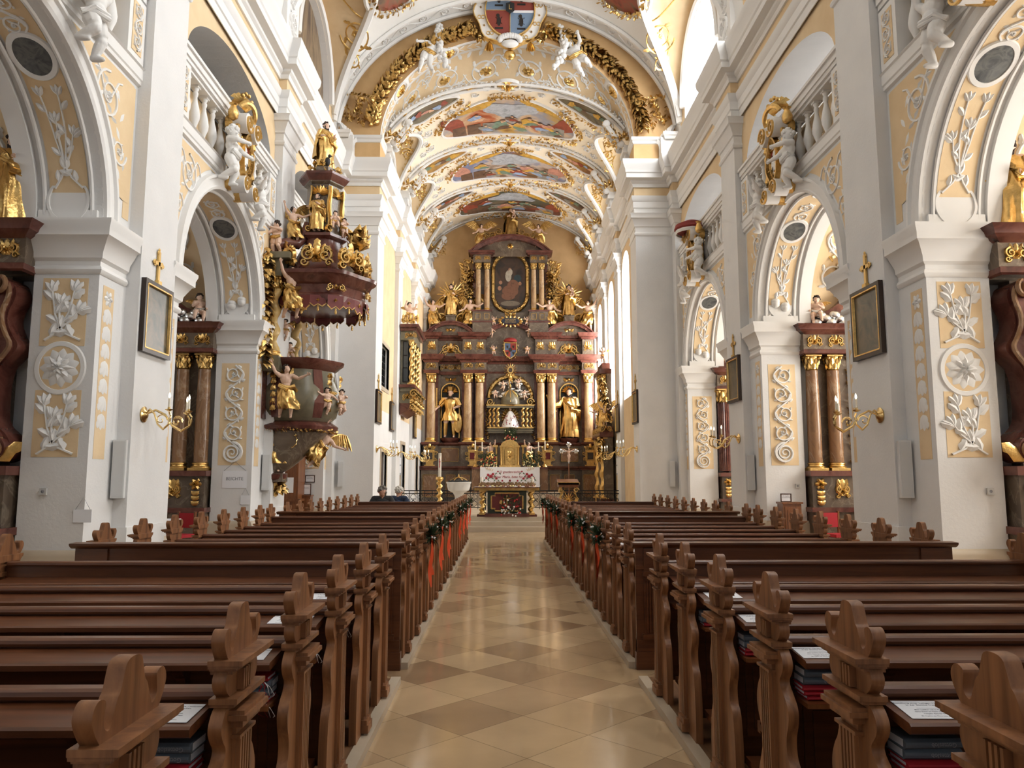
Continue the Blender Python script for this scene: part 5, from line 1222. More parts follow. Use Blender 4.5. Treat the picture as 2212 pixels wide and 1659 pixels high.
# segmental pediments over the side bays and centre
def seg(mb, xc, hw, z0, z1, y0, y1, t=.2):
    rise = z1-z0; Rr = (hw*hw+rise*rise)/(2*rise); a0 = math.asin(hw/Rr); n = 24
    for prof in ([(Rr, y0), (Rr, y0-.12), (Rr-.06, y0-.12), (Rr-.08, y0-.05), (Rr-t, y0-.03), (Rr-t, y1)],):
        mb.grid(lambda u, v: (xc+prof[round(v*5)][0]*sin(a0*(2*u-1)), prof[round(v*5)][1], z1-Rr+prof[round(v*5)][0]*cos(a0*(2*u-1))), n, 5)
    mb.grid(lambda u, v: (xc+Rr*sin(a0*(2*u-1)), y0+(y1-y0)*v, z1-Rr+Rr*cos(a0*(2*u-1))), n, 1)
    return Rr, a0
for x in (-3.04, 3.0):
    seg(mb, x, 1.3, z_(8.9), z_(9.55), -.72, -.05); mb.mi = 0; n = 20; hw = 1.2; Rr = (1.3**2+.65**2)/1.3
    mb.add([(x+hw*(2*k/n-1), -.55, z_(9.5)-Rr+sqrt(Rr*Rr-(hw*(2*k/n-1))**2)) for k in range(n+1)]+[(x+hw, -.55, z_(8.85)), (x-hw, -.55, z_(8.85))], [tuple(range(n+3))]); mb.mi = 1
seg(mb, 0, 1.63, z_(8.55), z_(9.52), -.7, -.05, .22); mb.mi = 0; n = 20; hw = 1.5; rs = .97; Rr = (1.63**2+rs*rs)/(2*rs)
mb.add([(hw*(2*k/n-1), -.5, z_(9.45)-Rr+sqrt(Rr*Rr-(hw*(2*k/n-1))**2)) for k in range(n+1)]+[(hw, -.5, z_(7.7)), (-hw, -.5, z_(7.7))], [tuple(range(n+3))])
mb.build('attic', [MG, MR], HA_, 30)
for a, b in SG:
    if b-a < 1: go.cut(); applique(go, KY(-.8), (a+b)/2, z_(8.2), .42, .55, 0, .025, .05); cherub(go, KY(-.8), (a+b)/2, z_(8.2), .18)
    else:
        for q in (.25, .75): go.cut(); applique(go, KY(-.8), a+(b-a)*q, z_(8.2), .4, .5, 0, .025, .05); cherub(go, KY(-.8), a+(b-a)*q, z_(8.2), .16)
for x in (-3.04, 3.0):
    go.cut(); applique(go, KY(-.3), x, z_(8.1), .9, .7, 0, .04, .06); r_strip(go, KY(-.3), [(x+.1*k, z_(8.3)-.012*k*k) for k in range(-8, 9)], .03, .05); cherub(go, KY(-.55), x, z_(9.12), .22)
# upper storey
mb = MB(); mb.box(-2.0, 2.0, -.45, 0, z_(8.9), z_(10.05)); mb.box(-1.95, 1.95, -.2, 0, z_(10.0), z_(13.0))
for e in (-1, 1):
    mb.box(e*.95, e*1.92, -.85, -.4, z_(8.9), z_(10.02)); mb.mi = 1; mb.box(e*.92, e*1.98, -.9, -.1, z_(10.02), z_(10.1)); mb.box(e*.92, e*1.98, -.9, -.1, z_(9.45), z_(9.53))
    mb.mi = 0; mb.box(e*1.0, e*1.9, -.8, -.1, z_(12.6), z_(12.98)); mb.mi = 1
    mb.box(e*.88, e*2.05, -.92, -.05, z_(12.98), z_(13.06)); mb.box(e*.8, e*2.15, -1.0, -.05, z_(13.06), z_(13.18))
    mb.box(e*1.3, e*1.36, -.25, -.1, z_(10.1), z_(12.6)); mb.box(e*1.78, e*1.9, -.3, -.1, z_(10.1), z_(12.6)); mb.mi = 0
mb.mi = 1; seg(mb, 0, 2.12, z_(13.15), z_(14.05), -.85, -.05, .25); mb.mi = 0; n = 20; hw = 1.95; rs = .9; Rr = (2.12**2+rs*rs)/(2*rs)
mb.add([(hw*(2*k/n-1), -.6, z_(13.98)-Rr+sqrt(Rr*Rr-(hw*(2*k/n-1))**2)) for k in range(n+1)]+[(hw, -.6, z_(12.95)), (-hw, -.6, z_(12.95))], [tuple(range(n+3))])
mb.build('upper_storey', [MG, MR], HA_, 30)
for x in (-1.64, -1.2, 1.2, 1.6): column(HA_, x, -.55, z_(10.12), .135, 2.46, capr=.13)
for x in (-1.66, -1.2, 1.2, 1.62): go.cut(); applique(go, KY(-.8), x, z_(12.8), .3, .25, 0, .02, .03); frame_rect(go, KY(-.85), x-.12, x+.12, z_(9.62), z_(9.92), .015, .02)
# oval painting with carved frame
def race(hw, hh, n=16): return [(hw*cos(a), (hh-hw)+hw*sin(a)) for a in [pi*k/n for k in range(n+1)]]+[(-hw*cos(a), -(hh-hw)-hw*sin(a)) for a in [pi*k/n for k in range(n+1)]]
zc = z_(11.65); K = KY(-.32); P = [(u, v+zc) for u, v in race(.78, 1.42)]
mb = MB(); mb.add([K(u, v, 0) for u, v in P], [tuple(range(len(P)))])
pi_ = mb.build('oval_painting', [painting('trinity_painting', [srgb(20,18,16), srgb(40,32,26), srgb(70,50,38), srgb(56,46,38), srgb(28,26,24)], 1.2, seed=5, dist=.6)], HA_, 0, 'dark oval painting of a seated bearded figure with a globe')
fg = MB(); # painted figures laid on as thin relief of colour
def blobp(mb, K, u, v, ru, rv, h): r_disc(mb, K, u, v, ru, rv, h, 20)
for m_, L in ((srgb(120,80,58), [(0,-.45,.42,.32), (-.1,-.7,.36,.22), (.15,-.15,.3,.3)]), (srgb(176,166,150), [(-.1,.35,.16,.3), (.02,.55,.1,.16)]), (srgb(160,116,88), [(-.02,.66,.09,.12), (-.5,.0,.09,.1), (-.55,-.3,.1,.12), (.5,-.05,.08,.1)]), (srgb(40,60,66), [(.38,.22,.2,.2)]), (srgb(120,108,92), [(.0,-1.1,.5,.14)])):
    b = MB(); 
    for i, (u, v, ru, rv) in enumerate(L): blobp(b, K, u, zc+v, ru, rv, .004+.003*i)
    b.build('painted_figure', [painting('pf%d' % int(m_[0]*1e5), [tuple(c*.55 for c in m_), m_, tuple(c*.75 for c in m_)], 6, seed=int(m_[1]*99))], pi_, 0)
P2 = [(u, v+zc) for u, v in race(.88, 1.54)]
go.cut(); r_strip(go, K, P2+P2[:1], .11, .1); garland(go, [V(K(u, v, .08)) for u, v in P2+P2[:1]], .09, 260, 12)
cherub(go, KY(-.5), 0, z_(9.95), .25); r_ros(go, KY(-.6), 0, z_(13.5), .16, .08)
# pierced gilt scrollwork: crest and side wings
for e in (-1, 1):
    Kf = KY(-.3); go.cut()
    for k in range(5): r_spiral(go, Kf, e*(.35+.27*k), z_(14.25)-.02*k*k+(.12 if k % 2 else 0), .2-.012*k, 1.5, e, 1+k, .035, .05)
    for k in range(9): r_leaf(go, Kf, e*(.25+.16*k), z_(14.05)-.012*k*k*.6, pi/2+e*.3*(k % 3-1), .34, .14, .05)
    go.cut()
    for k in range(7): r_spiral(go, KY(-.1), e*(2.35+.1*sin(k*1.9)), z_(10.2+.42*k), .24, 1.6, e*(1 if k % 2 else -1), k, .035, .05)
    r_strip(go, KY(-.1), [(e*(2.3+.16*sin(k*.7)), z_(9.7+.17*k)) for k in range(19)], .05, .05)
    for k in range(16): r_leaf(go, KY(-.1), e*(2.3+.12*sin(k)), z_(9.8+.19*k), pi/2-e*(1.2-.1*(k % 5)), .34, .14, .05)
    go.cut(); garland(go, [(e*2.02, -.3, z_(12.4-.14*k)) for k in range(14)], .16, 110, 13); cherub(go, KY(-.3), e*2.05, z_(12.75), .2)
    go.cut(); r_ros(go, KY(-.25), e*3.02-.55, z_(9.72), .26, .08, 10); r_ros(go, KY(-.25), e*3.02+.55, z_(9.72), .26, .08, 10); r_ring(go, KY(-.25), e*3.02-.55, z_(9.72), .3, .3, .05, .06); r_ring(go, KY(-.25), e*3.02+.55, z_(9.72), .3, .3, .05, .06)
go.split('gilt_ornament', [GO], HA_, 50)
# name plaque
mb = MB(); mb.prism([(a*.44*(1 if abs(a) < 1 else 1), z_(9.5)+b*.13) for a, b in ((-1,0),(-.8,1),(.8,1),(1,0),(.8,-1),(-.8,-1))], 1, -.98, -.9); pq = mb.build('name_plaque', [mat('plaque_blue', srgb(28,38,56), .5)], HA_, 0)
mb = MB(); mb.merge(text_mb('REFUGIUM', .11, .004), T(0, -.985, z_(9.55)) @ RX(pi/2)); mb.merge(text_mb('PECCATORUM', .085, .004), T(0, -.985, z_(9.44)) @ RX(pi/2))
for k in range(16):
    a = 2*pi*k/16; r_leaf(mb, KY(-.93), .46*cos(a), z_(9.5)+.15*sin(a), a, .18, .12, .06)
mb.build('plaque_lettering', [GO], pq, 0)
# shields with arms
def arms(parent, K, u, v, s, name='coat_of_arms'):
    b = MB(); P = [(-.5,.6),(.5,.6),(.5,-.1),(.3,-.5),(0,-.7),(-.3,-.5),(-.5,-.1)]
    Q = lambda a, c: [(u+s*p, v+s*q) for p, q in ((0,0),(a*.5,0),(a*.5,c*.6 if c > 0 else -.1),(a*.3 if c < 0 else a*.5,-.5 if c < 0 else c*.6),(0,c*.6 if c > 0 else -.7))]
    for i, (a, c) in enumerate(((-1,1),(1,1),(-1,-1),(1,-1))):
        q = Q(a, c); b.mi = [0,1,1,0][i]; b.add([K(p[0], p[1], .03) for p in q], [tuple(range(5))])
    b.mi = 2; r_disc(b, K, u, v+.02*s, .14*s, .17*s, .05, 14)
    for a, c in ((-1,1),(1,1),(-1,-1),(1,-1)):
        uu, vv = u+a*.24*s, v+c*.26*s; r_disc(b, K, uu, vv, .07*s, .12*s, .045, 10); r_leaf(b, K, uu, vv, pi/2+.8, .22*s, .08*s, .05); r_leaf(b, K, uu, vv, pi/2-.8, .22*s, .08*s, .05); r_leaf(b, K, uu, vv, -pi/2+.5, .2*s, .07*s, .05)
    b.mi = 3; r_strip(b, K, [(u+s*p, v+s*q) for p, q in P+P[:1]], .06*s, .07); garland(b, [V(K(u+s*1.08*p, v+s*1.08*q, .05)) for p, q in P+P[:1]], .1*s, 60, 3)
    return b.build(name, [mat('arms_blue', srgb(84,104,134), .6), mat('arms_red', srgb(150,52,40), .6), mat('arms_dark', srgb(44,34,26), .6), GO], parent, 0)
ca = arms(HA_, KY(-.72), 0, z_(8.05), .62)
mb = MB(); mb.lathe([(.3,0),(.34,.1),(.26,.17),(.1,.22)], 14, (0, -.72, z_(8.46))); mb.build('princely_hat', [mat('hat_red', srgb(150,40,34), .7)], ca, 40)
# niches
for x, nm in ((-3.04, 'a'), (3.0, 'b')):
    mb = MB(); n = 16; zs = z_(5.95); hw = .46; P = [(x+hw, z_(3.62))]+[(x+hw*cos(pi*k/n), zs+hw*sin(pi*k/n)) for k in range(n+1)]+[(x-hw, z_(3.62))]
    mb.add([(u, -.14, v) for u, v in P], [tuple(range(len(P)))]); nb = mb.build('niche', [mat('niche_blue_black', srgb(30,36,36), .6)], HA_, 0)
    g = MB(); r_strip(g, KY(-.14), P, .05, .09); 
    for k in range(9): r_leaf(g, KY(-.16), x, zs-.02, pi*(k+.5)/9, .42, .13, .09)
    g.build('niche_rim', [GO], nb, 40)
    c = MB(); c.lathe([(.12,-.5),(.22,-.32),(.42,-.2),(.5,-.08),(.52,0),(.0,0)], 20, (x, -.16, z_(3.62)), pi, 2*pi); c.build('statue_bracket', [MR], HA_, 40)
    g = MB(); cherub(g, KY(-.14), x, z_(6.62), .24); g.build('gilt_cherub', [GO], HA_, 50)
# central shrine
sh_ = MB(); 
sh_.box(-1.22, 1.22, -.35, -.1, z_(3.4), z_(6.9)); sh_.build('shrine_backing', [MG], HA_, 30)
n = 20; mb = MB(); P = [(1.08*cos(pi*k/n), z_(5.65)+1.08*sin(pi*k/n)) for k in range(n+1)]; r_strip(mb, KY(-.4), P, .12, .12); garland(mb, [V(KY(-.42)(u, v, .1)) for u, v in P], .1, 130, 14)
for e in (-1, 1):
    garland(mb, [(e*1.17, -.42, z_(3.5+.12*k)) for k in range(17)], .09, 120, 15)
    r_spiral(mb, KY(-.6), e*1.0, z_(5.42), .2, 1.7, e, 0, .05, .08)
    for k in range(3): mb.merge(twisted(.06, .95, 3, .03), T(e*(.62+.2*k), -.75-.12*(2-k), z_(4.15)))
mb.box(-1.2, 1.2, -.95, -.4, z_(5.2), z_(5.27)); mb.box(-1.15, 1.15, -.95, -.4, z_(4.08), z_(4.14)); mb.build('gilt_arch', [GO], HA_, 50)
mb = MB(); mb.box(-1.18, 1.18, -.92, -.4, z_(5.1), z_(5.2)); mb.box(-1.1, 1.1, -.85, -.4, z_(3.85), z_(4.08)); mb.box(-1.15, 1.15, -.9, -.4, z_(3.95), z_(4.02)); mb.lathe([(.44,0),(.46,.12),(.43,.3),(.3,.52),(.14,.68),(.1,.74),(.1,.8)], 24, (0, -.65, z_(5.27)), fn=lambda a, r, z: r*(1+.05*abs(cos(5*a)))); mb.build('shrine_canopy', [MGR], HA_, 40)
mb = MB(); mb.lathe([(.36,0),(.38,.06),(.34,.1)], 20, (0,-.65,z_(5.2)))
for k in range(8): a = 2*pi*k/8; mb.tube([(.45*cos(a), -.65+.45*sin(a), z_(5.38)), (.33*cos(a), -.65+.33*sin(a), z_(5.78)), (.12*cos(a), -.65+.12*sin(a), z_(6.0))], .03, 5)
mb.lathe([(.02,0),(.06,.05),(.02,.1),(.05,.2),(.0,.3)], 10, (0,-.65,z_(6.06))); r_ring(mb, KY(-.8), 0, z_(7.02), .13, .15, .04, .06)
for k in range(16): a = 2*pi*k/16; r_leaf(mb, KY(-.8), .16*cos(a), z_(7.02)+.18*sin(a), a, .18, .05, .03)
mb.build('gilt_crest', [GO], HA_, 50)
mb = MB(); rr = random.Random(4)
for k in range(34):
    a = rr.uniform(.1, pi-.1); r_ = rr.uniform(.45, .95); mb.ell((r_*cos(a), -.45-rr.uniform(0, .12), z_(5.6)+r_*sin(a)), (rr.uniform(.08, .17), .1, rr.uniform(.06, .12)), 8, 6)
mb.ell((0,-.4,z_(5.75)), (.5,.06,.3), 12, 8); mb.build('silver_clouds', [SI], HA_, 60)
mb = MB(); r_disc(mb, KY(-.42), 0, z_(4.65), .42, .5, .0); 
for k in range(20): a = 2*pi*k/20; r_leaf(mb, KY(-.44), .2*cos(a), z_(4.65)+.25*sin(a), a, .34, .08, .04)
mb.build('gold_aureole', [GD], HA_, 30)
# statue in the shrine: small crowned figure in a wide white embroidered mantle
t = thing('madonna_statue', 'small crowned statue in a wide white mantle with red flowers, inside the shrine', 'statue', (XA, AYL-.72, 4.12))
mb = MB(); mb.lathe([(.46,0),(.45,.05),(.34,.35),(.22,.62),(.12,.78),(.06,.84)], 28, (0,0,0), fn=lambda a, r, z: r*(1+.05*cos(9*a))*(1 if True else 1)); mn = mb.build('mantle', [mat('mantle_white', (.85,.83,.83), .7)], t, 50)
mb = MB(); rr = random.Random(5)
for k in range(40):
    a = rr.uniform(pi, 2*pi); q = rr.uniform(.03, .6); r_ = .46-.36*q/.62*.62*1.0; K = lambda u, v, h: ((r_+.02+h)*cos(a+u/.4), (r_+.02+h)*sin(a+u/.4), q+v); r_ros(mb, K, 0, 0, .035, .012, 5)
mb.build('embroidery', [mat('mantle_red', srgb(160,36,50), .7)], mn, 0)
me, g_, Q, hs = body_mesh({'head': (0,0,.0), 'look': (0,-1,-.1)}, .006, 'head'); me.materials.append(SK); h_ = link('head', me, t); h_.location = (0,-.02,.93); 
mb = MB(); mb.lathe([(.07,0),(.08,.05),(.1,.1),(.05,.16),(.01,.2)], 12, (0,0,.97)); mb.build('crown', [GO], t, 40)
# tabernacle and mensa
mb = MB()
XM = cx(36.0)
st = MB()
for k in range(3): st.box(-2.4, 2.4, -.35*(2-k)-1.0, 1.6, .18*k, .18*(k+1))
o = struct(st.build('floor_altar_steps', [STN], None, 0)); o.location = (XM, 36.3, .419)
t = thing('altar_table', 'altar table before the high altar, marble with flanking red marble posts', 'altar table', (XM, 36.3, .96))
mb.box(-1.32, 1.32, -.25, .8, 0, 1.08); mb.mi = 1; mb.box(-1.75, 1.75, -.3, .85, 1.08, 1.16); mb.build('table_body', [MG, MR, MP], t, 25)
for a, b in ((-1.75, -1.38), (1.38, 1.75)): MB().box(a, b, -.2, .8, 0, 1.08).build('side_post', [MP], t, 0)
t = thing('altar_cloth', 'white altar cloth with embroidered roses and red lettering hanging down the front', 'altar cloth', (XM, 36.3, 2.125))
mb = MB(); 
def clo(u, v):
    x = -1.37+2.74*u; q = v*1.5
    if q < .5: return (x, .3-q*1.24, .006)
    return (x, -.32-.012*sin(u*22)*(q-.5), .006-(q-.5)*.93)
mb.grid(clo, 40, 15); mb.build('linen', [CL], t, 60)
RX_ = mat('embroidery_red', srgb(170,40,56), .7); GX = mat('embroidery_green', srgb(70,96,60), .7); WX = mat('embroidery_straw', srgb(214,176,120), .7)
mb = MB(); f = lambda tx, sz, z: mb.merge(text_mb(tx, sz, .002, shear=.15), T(0, -.338, z) @ RX(pi/2)); f('O gnadenreiche', .15, -.22); f('Mutter Maria, bitte für uns', .155, -.45); mb.build('embroidered_lettering', [RX_], t, 0)
mb = MB(); K = KY(-.34)
for e in (-1, 1):
    for (u, v, r_) in ((.88,-.42,.09),(.78,-.32,.07),(1.0,-.36,.07),(.55,-.2,.045),(.62,-.52,.06),(.35,-.62,.05),(.0,-.62,.06),(1.08,-.5,.06)): mb.mi = 0; r_ros(mb, K, e*u, v, r_, .01, 6); mb.mi = 1; r_leaf(mb, K, e*u+.05, v-.05, -.8, .12, .05, .008); r_leaf(mb, K, e*u-.05, v-.05, -2.3, .12, .05, .008)
    for k in range(5): mb.mi = 2; r_leaf(mb, K, e*(.85+.05*k), -.2+.02*k, pi/2-e*(.3*k-.6), .16, .03, .006)
mb.build('embroidered_roses', [RX_, GX, WX], t, 0)
mb = MB(); mb.grid(lambda u, v: (-1.38+2.76*u, -.336-.02*v, -.80-.1*v-.02*abs(sin(u*60))), 80, 2); mb.build('lace_edge', [mat('lace', (.8,.76,.76), .8)], t, 30)
t = thing('tabernacle', 'golden tabernacle with arched door on the altar table', 'tabernacle', (XM, 36.75, 2.12))
mb = MB(); mb.box(-.5, .5, -.2, .3, 0, .1); mb.box(-.42, .42, -.15, .3, .1, .95)
for e in (-1, 1): mb.lathe([(.06,.1),(.06,.14),(.05,.16),(.05,.86),(.07,.95)], 12, (e*.4,-.2,0)); mb.box(e*.33, e*.48, -.28, .3, .95, 1.02); mb.lathe([(.055,.1),(.05,.14),(.045,.8),(.06,.95)], 12, (e*.62,-.1,0)); mb.box(e*.55, e*.8, -.18, .2, .95, 1.05)
n = 14; mb.prism([(.42,.95)]+[(.42*cos(pi*k/n), 1.0+.28*sin(pi*k/n)) for k in range(n+1)]+[(-.42,.95)], 1, -.2, .3)
mb.build('casket', [GO], t, 30)
mb = MB(); P = [(.22,.15)]+[(.22*cos(pi*k/n), .75+.22*sin(pi*k/n)) for k in range(n+1)]+[(-.22,.15)]; mb.prism(P, 1, -.24, -.1); r_strip(mb, KY(-.24), P, .03, .03); applique(mb, KY(-.24), 0, .5, .35, .5, 0, .02, .03); mb.build('arched_door', [GO], t, 30)
for e in (-1, 1): fig('angel_reach', 'angel_statue', 'kneeling pale angel in gold cloth %s the golden tabernacle' % ('to the pulpit side of' if e < 0 else 'to the window side of'), 'statue', (XM+e*.88, 36.8, 2.12), 1.2, .5*e, dict(cloth=GO), 'angels beside the tabernacle', skip=('wing0', 'wing1'), flip=e < 0)
# candlesticks and flowers on the altar
def candlestick(h, ch):
    t = bpy.data.objects.new('candlestick', None); COL.objects.link(t); mb = MB(); mb.lathe([(.10,0),(.11,.03),(.07,.08),(.03,.14),(.045,.2),(.025,.26),(.03,h*.5),(.05,h*.6),(.025,h*.7),(.03,h*.9),(.07,h*.96),(.06,h)], 14); mb.build('holder', [GO], t, 40)
    mb = MB(); mb.lathe([(.028,0),(.026,ch-.02),(.015,ch)], 10, (0,0,h)); mb.tube([(0,0,h+ch), (0,0,h+ch+.015)], .003, 4); mb.build('candle', [WAX], t, 40); return t
c1 = candlestick(.8, .45)
for k, (dx, dy, s) in enumerate(((-1.62,.25,1), (-1.3,.35,.95), (-1.02,.45,.8), (1.02,.45,.8), (1.35,.35,.95), (1.65,.25,1))):
    o = c1 if k == 0 else dup(c1); o.location = (XM+dx, 36.3+dy, 2.12); o.scale = (s,)*3; e = 'pulpit side' if dx < 0 else 'window side'; tag(o, 'tall gilt candlestick with pale candle, %s from the altar edge, %s' % (['outermost','middle','innermost','innermost','middle','outermost'][k], e), 'candlestick', 'candlesticks on the altar table')
def flowers(w, h, seed, cols, n=120, leaf=None):
    rr = random.Random(seed); t = bpy.data.objects.new('flower_arrangement', None); COL.objects.link(t); mb = MB()
    for k in range(n):
        x, y, z = rr.uniform(-w, w), rr.uniform(-.12, .12), rr.uniform(0, h); d = V((rr.uniform(-1,1)*.6, rr.uniform(-1,.2)*.5, rr.uniform(.2,1))).normalized(); p = V((x, y, z)); s = d.cross(V((0,1,.2))).normalized()*.025
        mb.add([p, p+d*.06+s, p+d*.15, p+d*.06-s], [(0,1,2,3)])
    mb.build('greenery', [leaf or LE], t, 0)
    for ci, c in enumerate(cols):
        mb = MB()
        for k in range(16): mb.ell((rr.uniform(-w, w), -.1+rr.uniform(-.05,.05), rr.uniform(.02, h*(.9 if ci else .5))), .035, 7, 5)
        mb.build('blossoms', [c], t, 60)
    return t
REDF = mat('flower_red', srgb(186,40,34), .6); YEF = mat('flower_cream', srgb(232,216,160), .6); WHF = mat('flower_white', srgb(240,236,228), .6)
for e, nm in ((-1, 'pulpit'), (1, 'window')): o = flowers(.38, .55, 5+e, [YEF, REDF] if e < 0 else [YEF]); o.location = (XM+e*1.0, 36.2, 2.12); tag(o, 'flower arrangement on the %s side of the golden tabernacle' % nm + (', red and cream' if e < 0 else ', cream blossoms'), 'flowers')
o = flowers(.3, .6, 9, [REDF, YEF]); o.location = (XA, AYL-1.35, 3.4); tag(o, 'flower arrangement with red blossoms just under the white-robed statue', 'flowers')
b = MB(); b.box(-.45, .45, -.2, .2, -.06, 0); b.box(-.12, .12, .0, .5, -.9, -.06); b.build('flower_stand', [MG], o, 0)
# statues
FS = 'large gilded statue'
fig('king', 'saint_statue', 'gilded bearded king statue with raised sword and crown in the niche on the pulpit side', 'statue', (XA-3.04, AYL-.33, 3.63), 2.45, 0, dict(wing=GO), 'niche statues of the high altar')
fig('saint_staff', 'saint_statue', 'gilded bearded robed statue holding a scroll in the niche on the window side', 'statue', (XA+3.0, AYL-.33, 3.63), 2.5, 0, {}, 'niche statues of the high altar')
fig('mother_child', 'saint_statue', 'gilded statue carrying a child at the very top of the high altar', 'statue', (XA+.02, AYL-.45, 13.98), 1.62, 0, dict(cloth=GD))
def rays(parent, z, r0, r1, n=22):
    mb = MB()
    for k in range(n): a = 2*pi*k/n; L = r1 if k % 2 else r1*.72; r_leaf(mb, KY(.12), r0*cos(a), z+r0*sin(a), a, L, .055, .02)
    mb.build('gold_rays', [GO], parent, 0)
for x, k, lab in ((-3.04, 'saint', 'gilded bearded saint with golden rays standing on the pulpit-side pediment'), (3.0, 'mother_child', 'gilded saint with child and golden rays standing on the window-side pediment')):
    p = thing('statue_pedestal', 'small dark pedestal under the %s saint' % ('bearded' if x < 0 else 'child-carrying'), 'pedestal', (XA+x, AYL-.5, 9.5)); mb = MB(); mb.box(-.24, .24, -.2, .2, 0, .3); mb.box(-.28, .28, -.24, .24, .3, .35); mb.build('block', [MG], p, 0)
    o = fig(k, 'saint_statue', lab, 'statue', (XA+x, AYL-.5, 9.86), 1.62, 0); rays(o, .72, .12, .36)
for i, (x, k, fl, y, z, h, where) in enumerate(((-3.95,'angel_reach',0,-.6,9.1,1.55,'outermost on the pulpit side'), (-2.05,'angel_stride',1,-.6,9.15,1.55,'inner one on the pulpit side'), (2.0,'angel_stride',0,-.6,9.15,1.55,'inner one on the window side'), (3.98,'angel_reach',1,-.6,9.1,1.55,'outermost on the window side'), (-1.5,'angel_stride',1,-.6,13.4,1.25,'top pediment, pulpit side'), (1.45,'angel_stride',0,-.6,13.4,1.25,'top pediment, window side'))):
    fig(k, 'angel_statue', 'winged angel with gold skirt perched on the altar pediment, '+where, 'statue', (XA+x, AYL+y, z), h, 0, {}, 'angels on the high altar pediments', flip=bool(fl))
for i, (x, z, k, w) in enumerate(((-.85,9.28,'putto_up','on the central arch, pulpit side'), (.85,9.28,'putto_up','on the central arch, window side'), (-.95,8.72,'putto_fly','beside the plaque arch, pulpit side'), (.95,8.72,'putto_hug','beside the plaque arch, window side'), (-.85,7.78,'putto_up','on the cornice beside the arms, pulpit side'), (.85,7.78,'putto_sit','on the cornice beside the arms, window side'), (-.75,5.55,'putto_sit','in the shrine clouds, pulpit side'), (.72,5.55,'putto_fly','in the shrine clouds, window side'), (-.35,6.0,'putto_fly','upper clouds, pulpit side'), (.4,6.1,'putto_up','upper clouds, window side'), (0,6.3,'putto_up','on the shrine dome, gilded'))):
    fig(k, 'cherub_statue', 'small pale cherub %s' % w, 'statue', (XA+x, AYL-(.75 if z > 7 else .7), z), .5 if i < 10 else .6, 0, dict(skin=GO, hair=GO) if i == 10 else dict(cloth=SI if 5 < i else GO, wing=SI if 5 < i else GO), 'cherubs of the high altar', flip=bool(i % 2))
# reliquary frames on the pedestals
rq = None
for i, x in enumerate((-3.97, -1.84, 1.81, 3.93)):
    if rq is None:
        rq = thing('reliquary_frame', '', 'reliquary'); mb = MB(); K = KY(-.05); mb.box(-.24, .24, -.06, .06, .22, .8); mb.box(-.26, .26, -.1, .06, 0, .06); mb.box(-.18, .18, -.06, .05, .06, .22)
        for e in (-1, 1): r_spiral(mb, K, e*.3, .62, .1, 1.5, e, 0, .03, .05); r_spiral(mb, K, e*.28, .34, .09, 1.5, -e, 0, .03, .05); r_leaf(mb, K, e*.2, .82, pi/2-e*.5, .16, .1, .05)
        applique(mb, K, 0, .88, .5, .22, 0, .03, .05); r_leaf(mb, K, 0, .9, pi/2, .2, .16, .06); frame_rect(mb, KY(-.06), -.17, .17, .3, .68, .035, .04); mb.build('carved_frame', [GO], rq, 40)
        mb = MB(); mb.box(-.15, .15, -.07, -.05, .32, .66); mb.build('relic_panel', [mat('relic_dark', srgb(70,60,54), .5)], rq, 0); mb = MB(); mb.box(-.15, .15, -.07, -.05, .32, .66); rp = mb.build('relic_panel', [mat('relic_red', srgb(110,30,32), .6)], None, 0); rpm = rp.data; bpy.data.objects.remove(rp); o = rq
    else: o = dup(rq)
    o.location = (XA+x, AYL-1.2, 2.21)
    if i in (1, 2):
        for c in bpy.data.objects:
            if c.parent == o and c.name.startswith('relic_panel'): c.data = rpm
    tag(o, 'gilded reliquary frame on the altar pedestal, %s of four' % ['first from the pulpit side', 'second from the pulpit side', 'third from the pulpit side', 'fourth from the pulpit side'][i]+(', red panel' if i in (1, 2) else ', dark panel'), 'reliquary', 'reliquary frames of the high altar')
# ------------------------------------------------------------------ pulpit on the middle pier
PU = (-4.98, 19.05)
t = thing('pulpit', 'carved baroque pulpit with gilded figures and tall canopy on the pier', 'pulpit', (PU[0], PU[1], 1.4))
zp = lambda z: z-1.4
def lobed(a, r, z): return r*(1+.035*cos(6*a))
mb = MB(); mb.lathe([(.80,zp(2.98)),(.92,zp(3.1)),(1.0,zp(3.4)),(.98,zp(3.7)),(.88,zp(4.0)),(.86,zp(4.2))], 48, fn=lobed, cap=False)
mb.mi = 1; mb.lathe([(.80,zp(2.72)),(.96,zp(2.78)),(.98,zp(2.86)),(.9,zp(2.92)),(.8,zp(2.98))], 48, fn=lobed); mb.lathe([(.86,zp(4.2)),(.92,zp(4.24)),(.98,zp(4.3)),(1.06,zp(4.36)),(1.08,zp(4.44)),(.9,zp(4.44))], 48, fn=lobed, cap=False)
for k in range(6):
    a = 2*pi*k/6+.25
    if cos(a) < -.4: continue
    for z0, r0, z1, r1 in ((zp(3.05), .93, zp(3.4), 1.03), (zp(3.4), 1.03, zp(4.2), .9)): mb.add([(r0*cos(a-.13), r0*sin(a-.13), z0), (r0*cos(a+.13), r0*sin(a+.13), z0), (r1*cos(a+.13), r1*sin(a+.13), z1), (r1*cos(a-.13), r1*sin(a-.13), z1)], [(0,1,2,3)], 1)
mb.build('basket', [MGR, MR], t, 40)
mb = MB(); mb.grid(lambda u, v: tuple(V((-.35*(1-v)**1.0, -.55*(1-v)*.9, 0))+V(((.12+.7*v**.7)*cos(2*pi*u), (.12+.7*v**.7)*sin(2*pi*u), zp(1.72)+1.02*v))), 32, 8)
mb.box(-.62, -.1, -.75, -.3, zp(1.55), zp(1.75)); mb.build('console', [MG], t, 40)
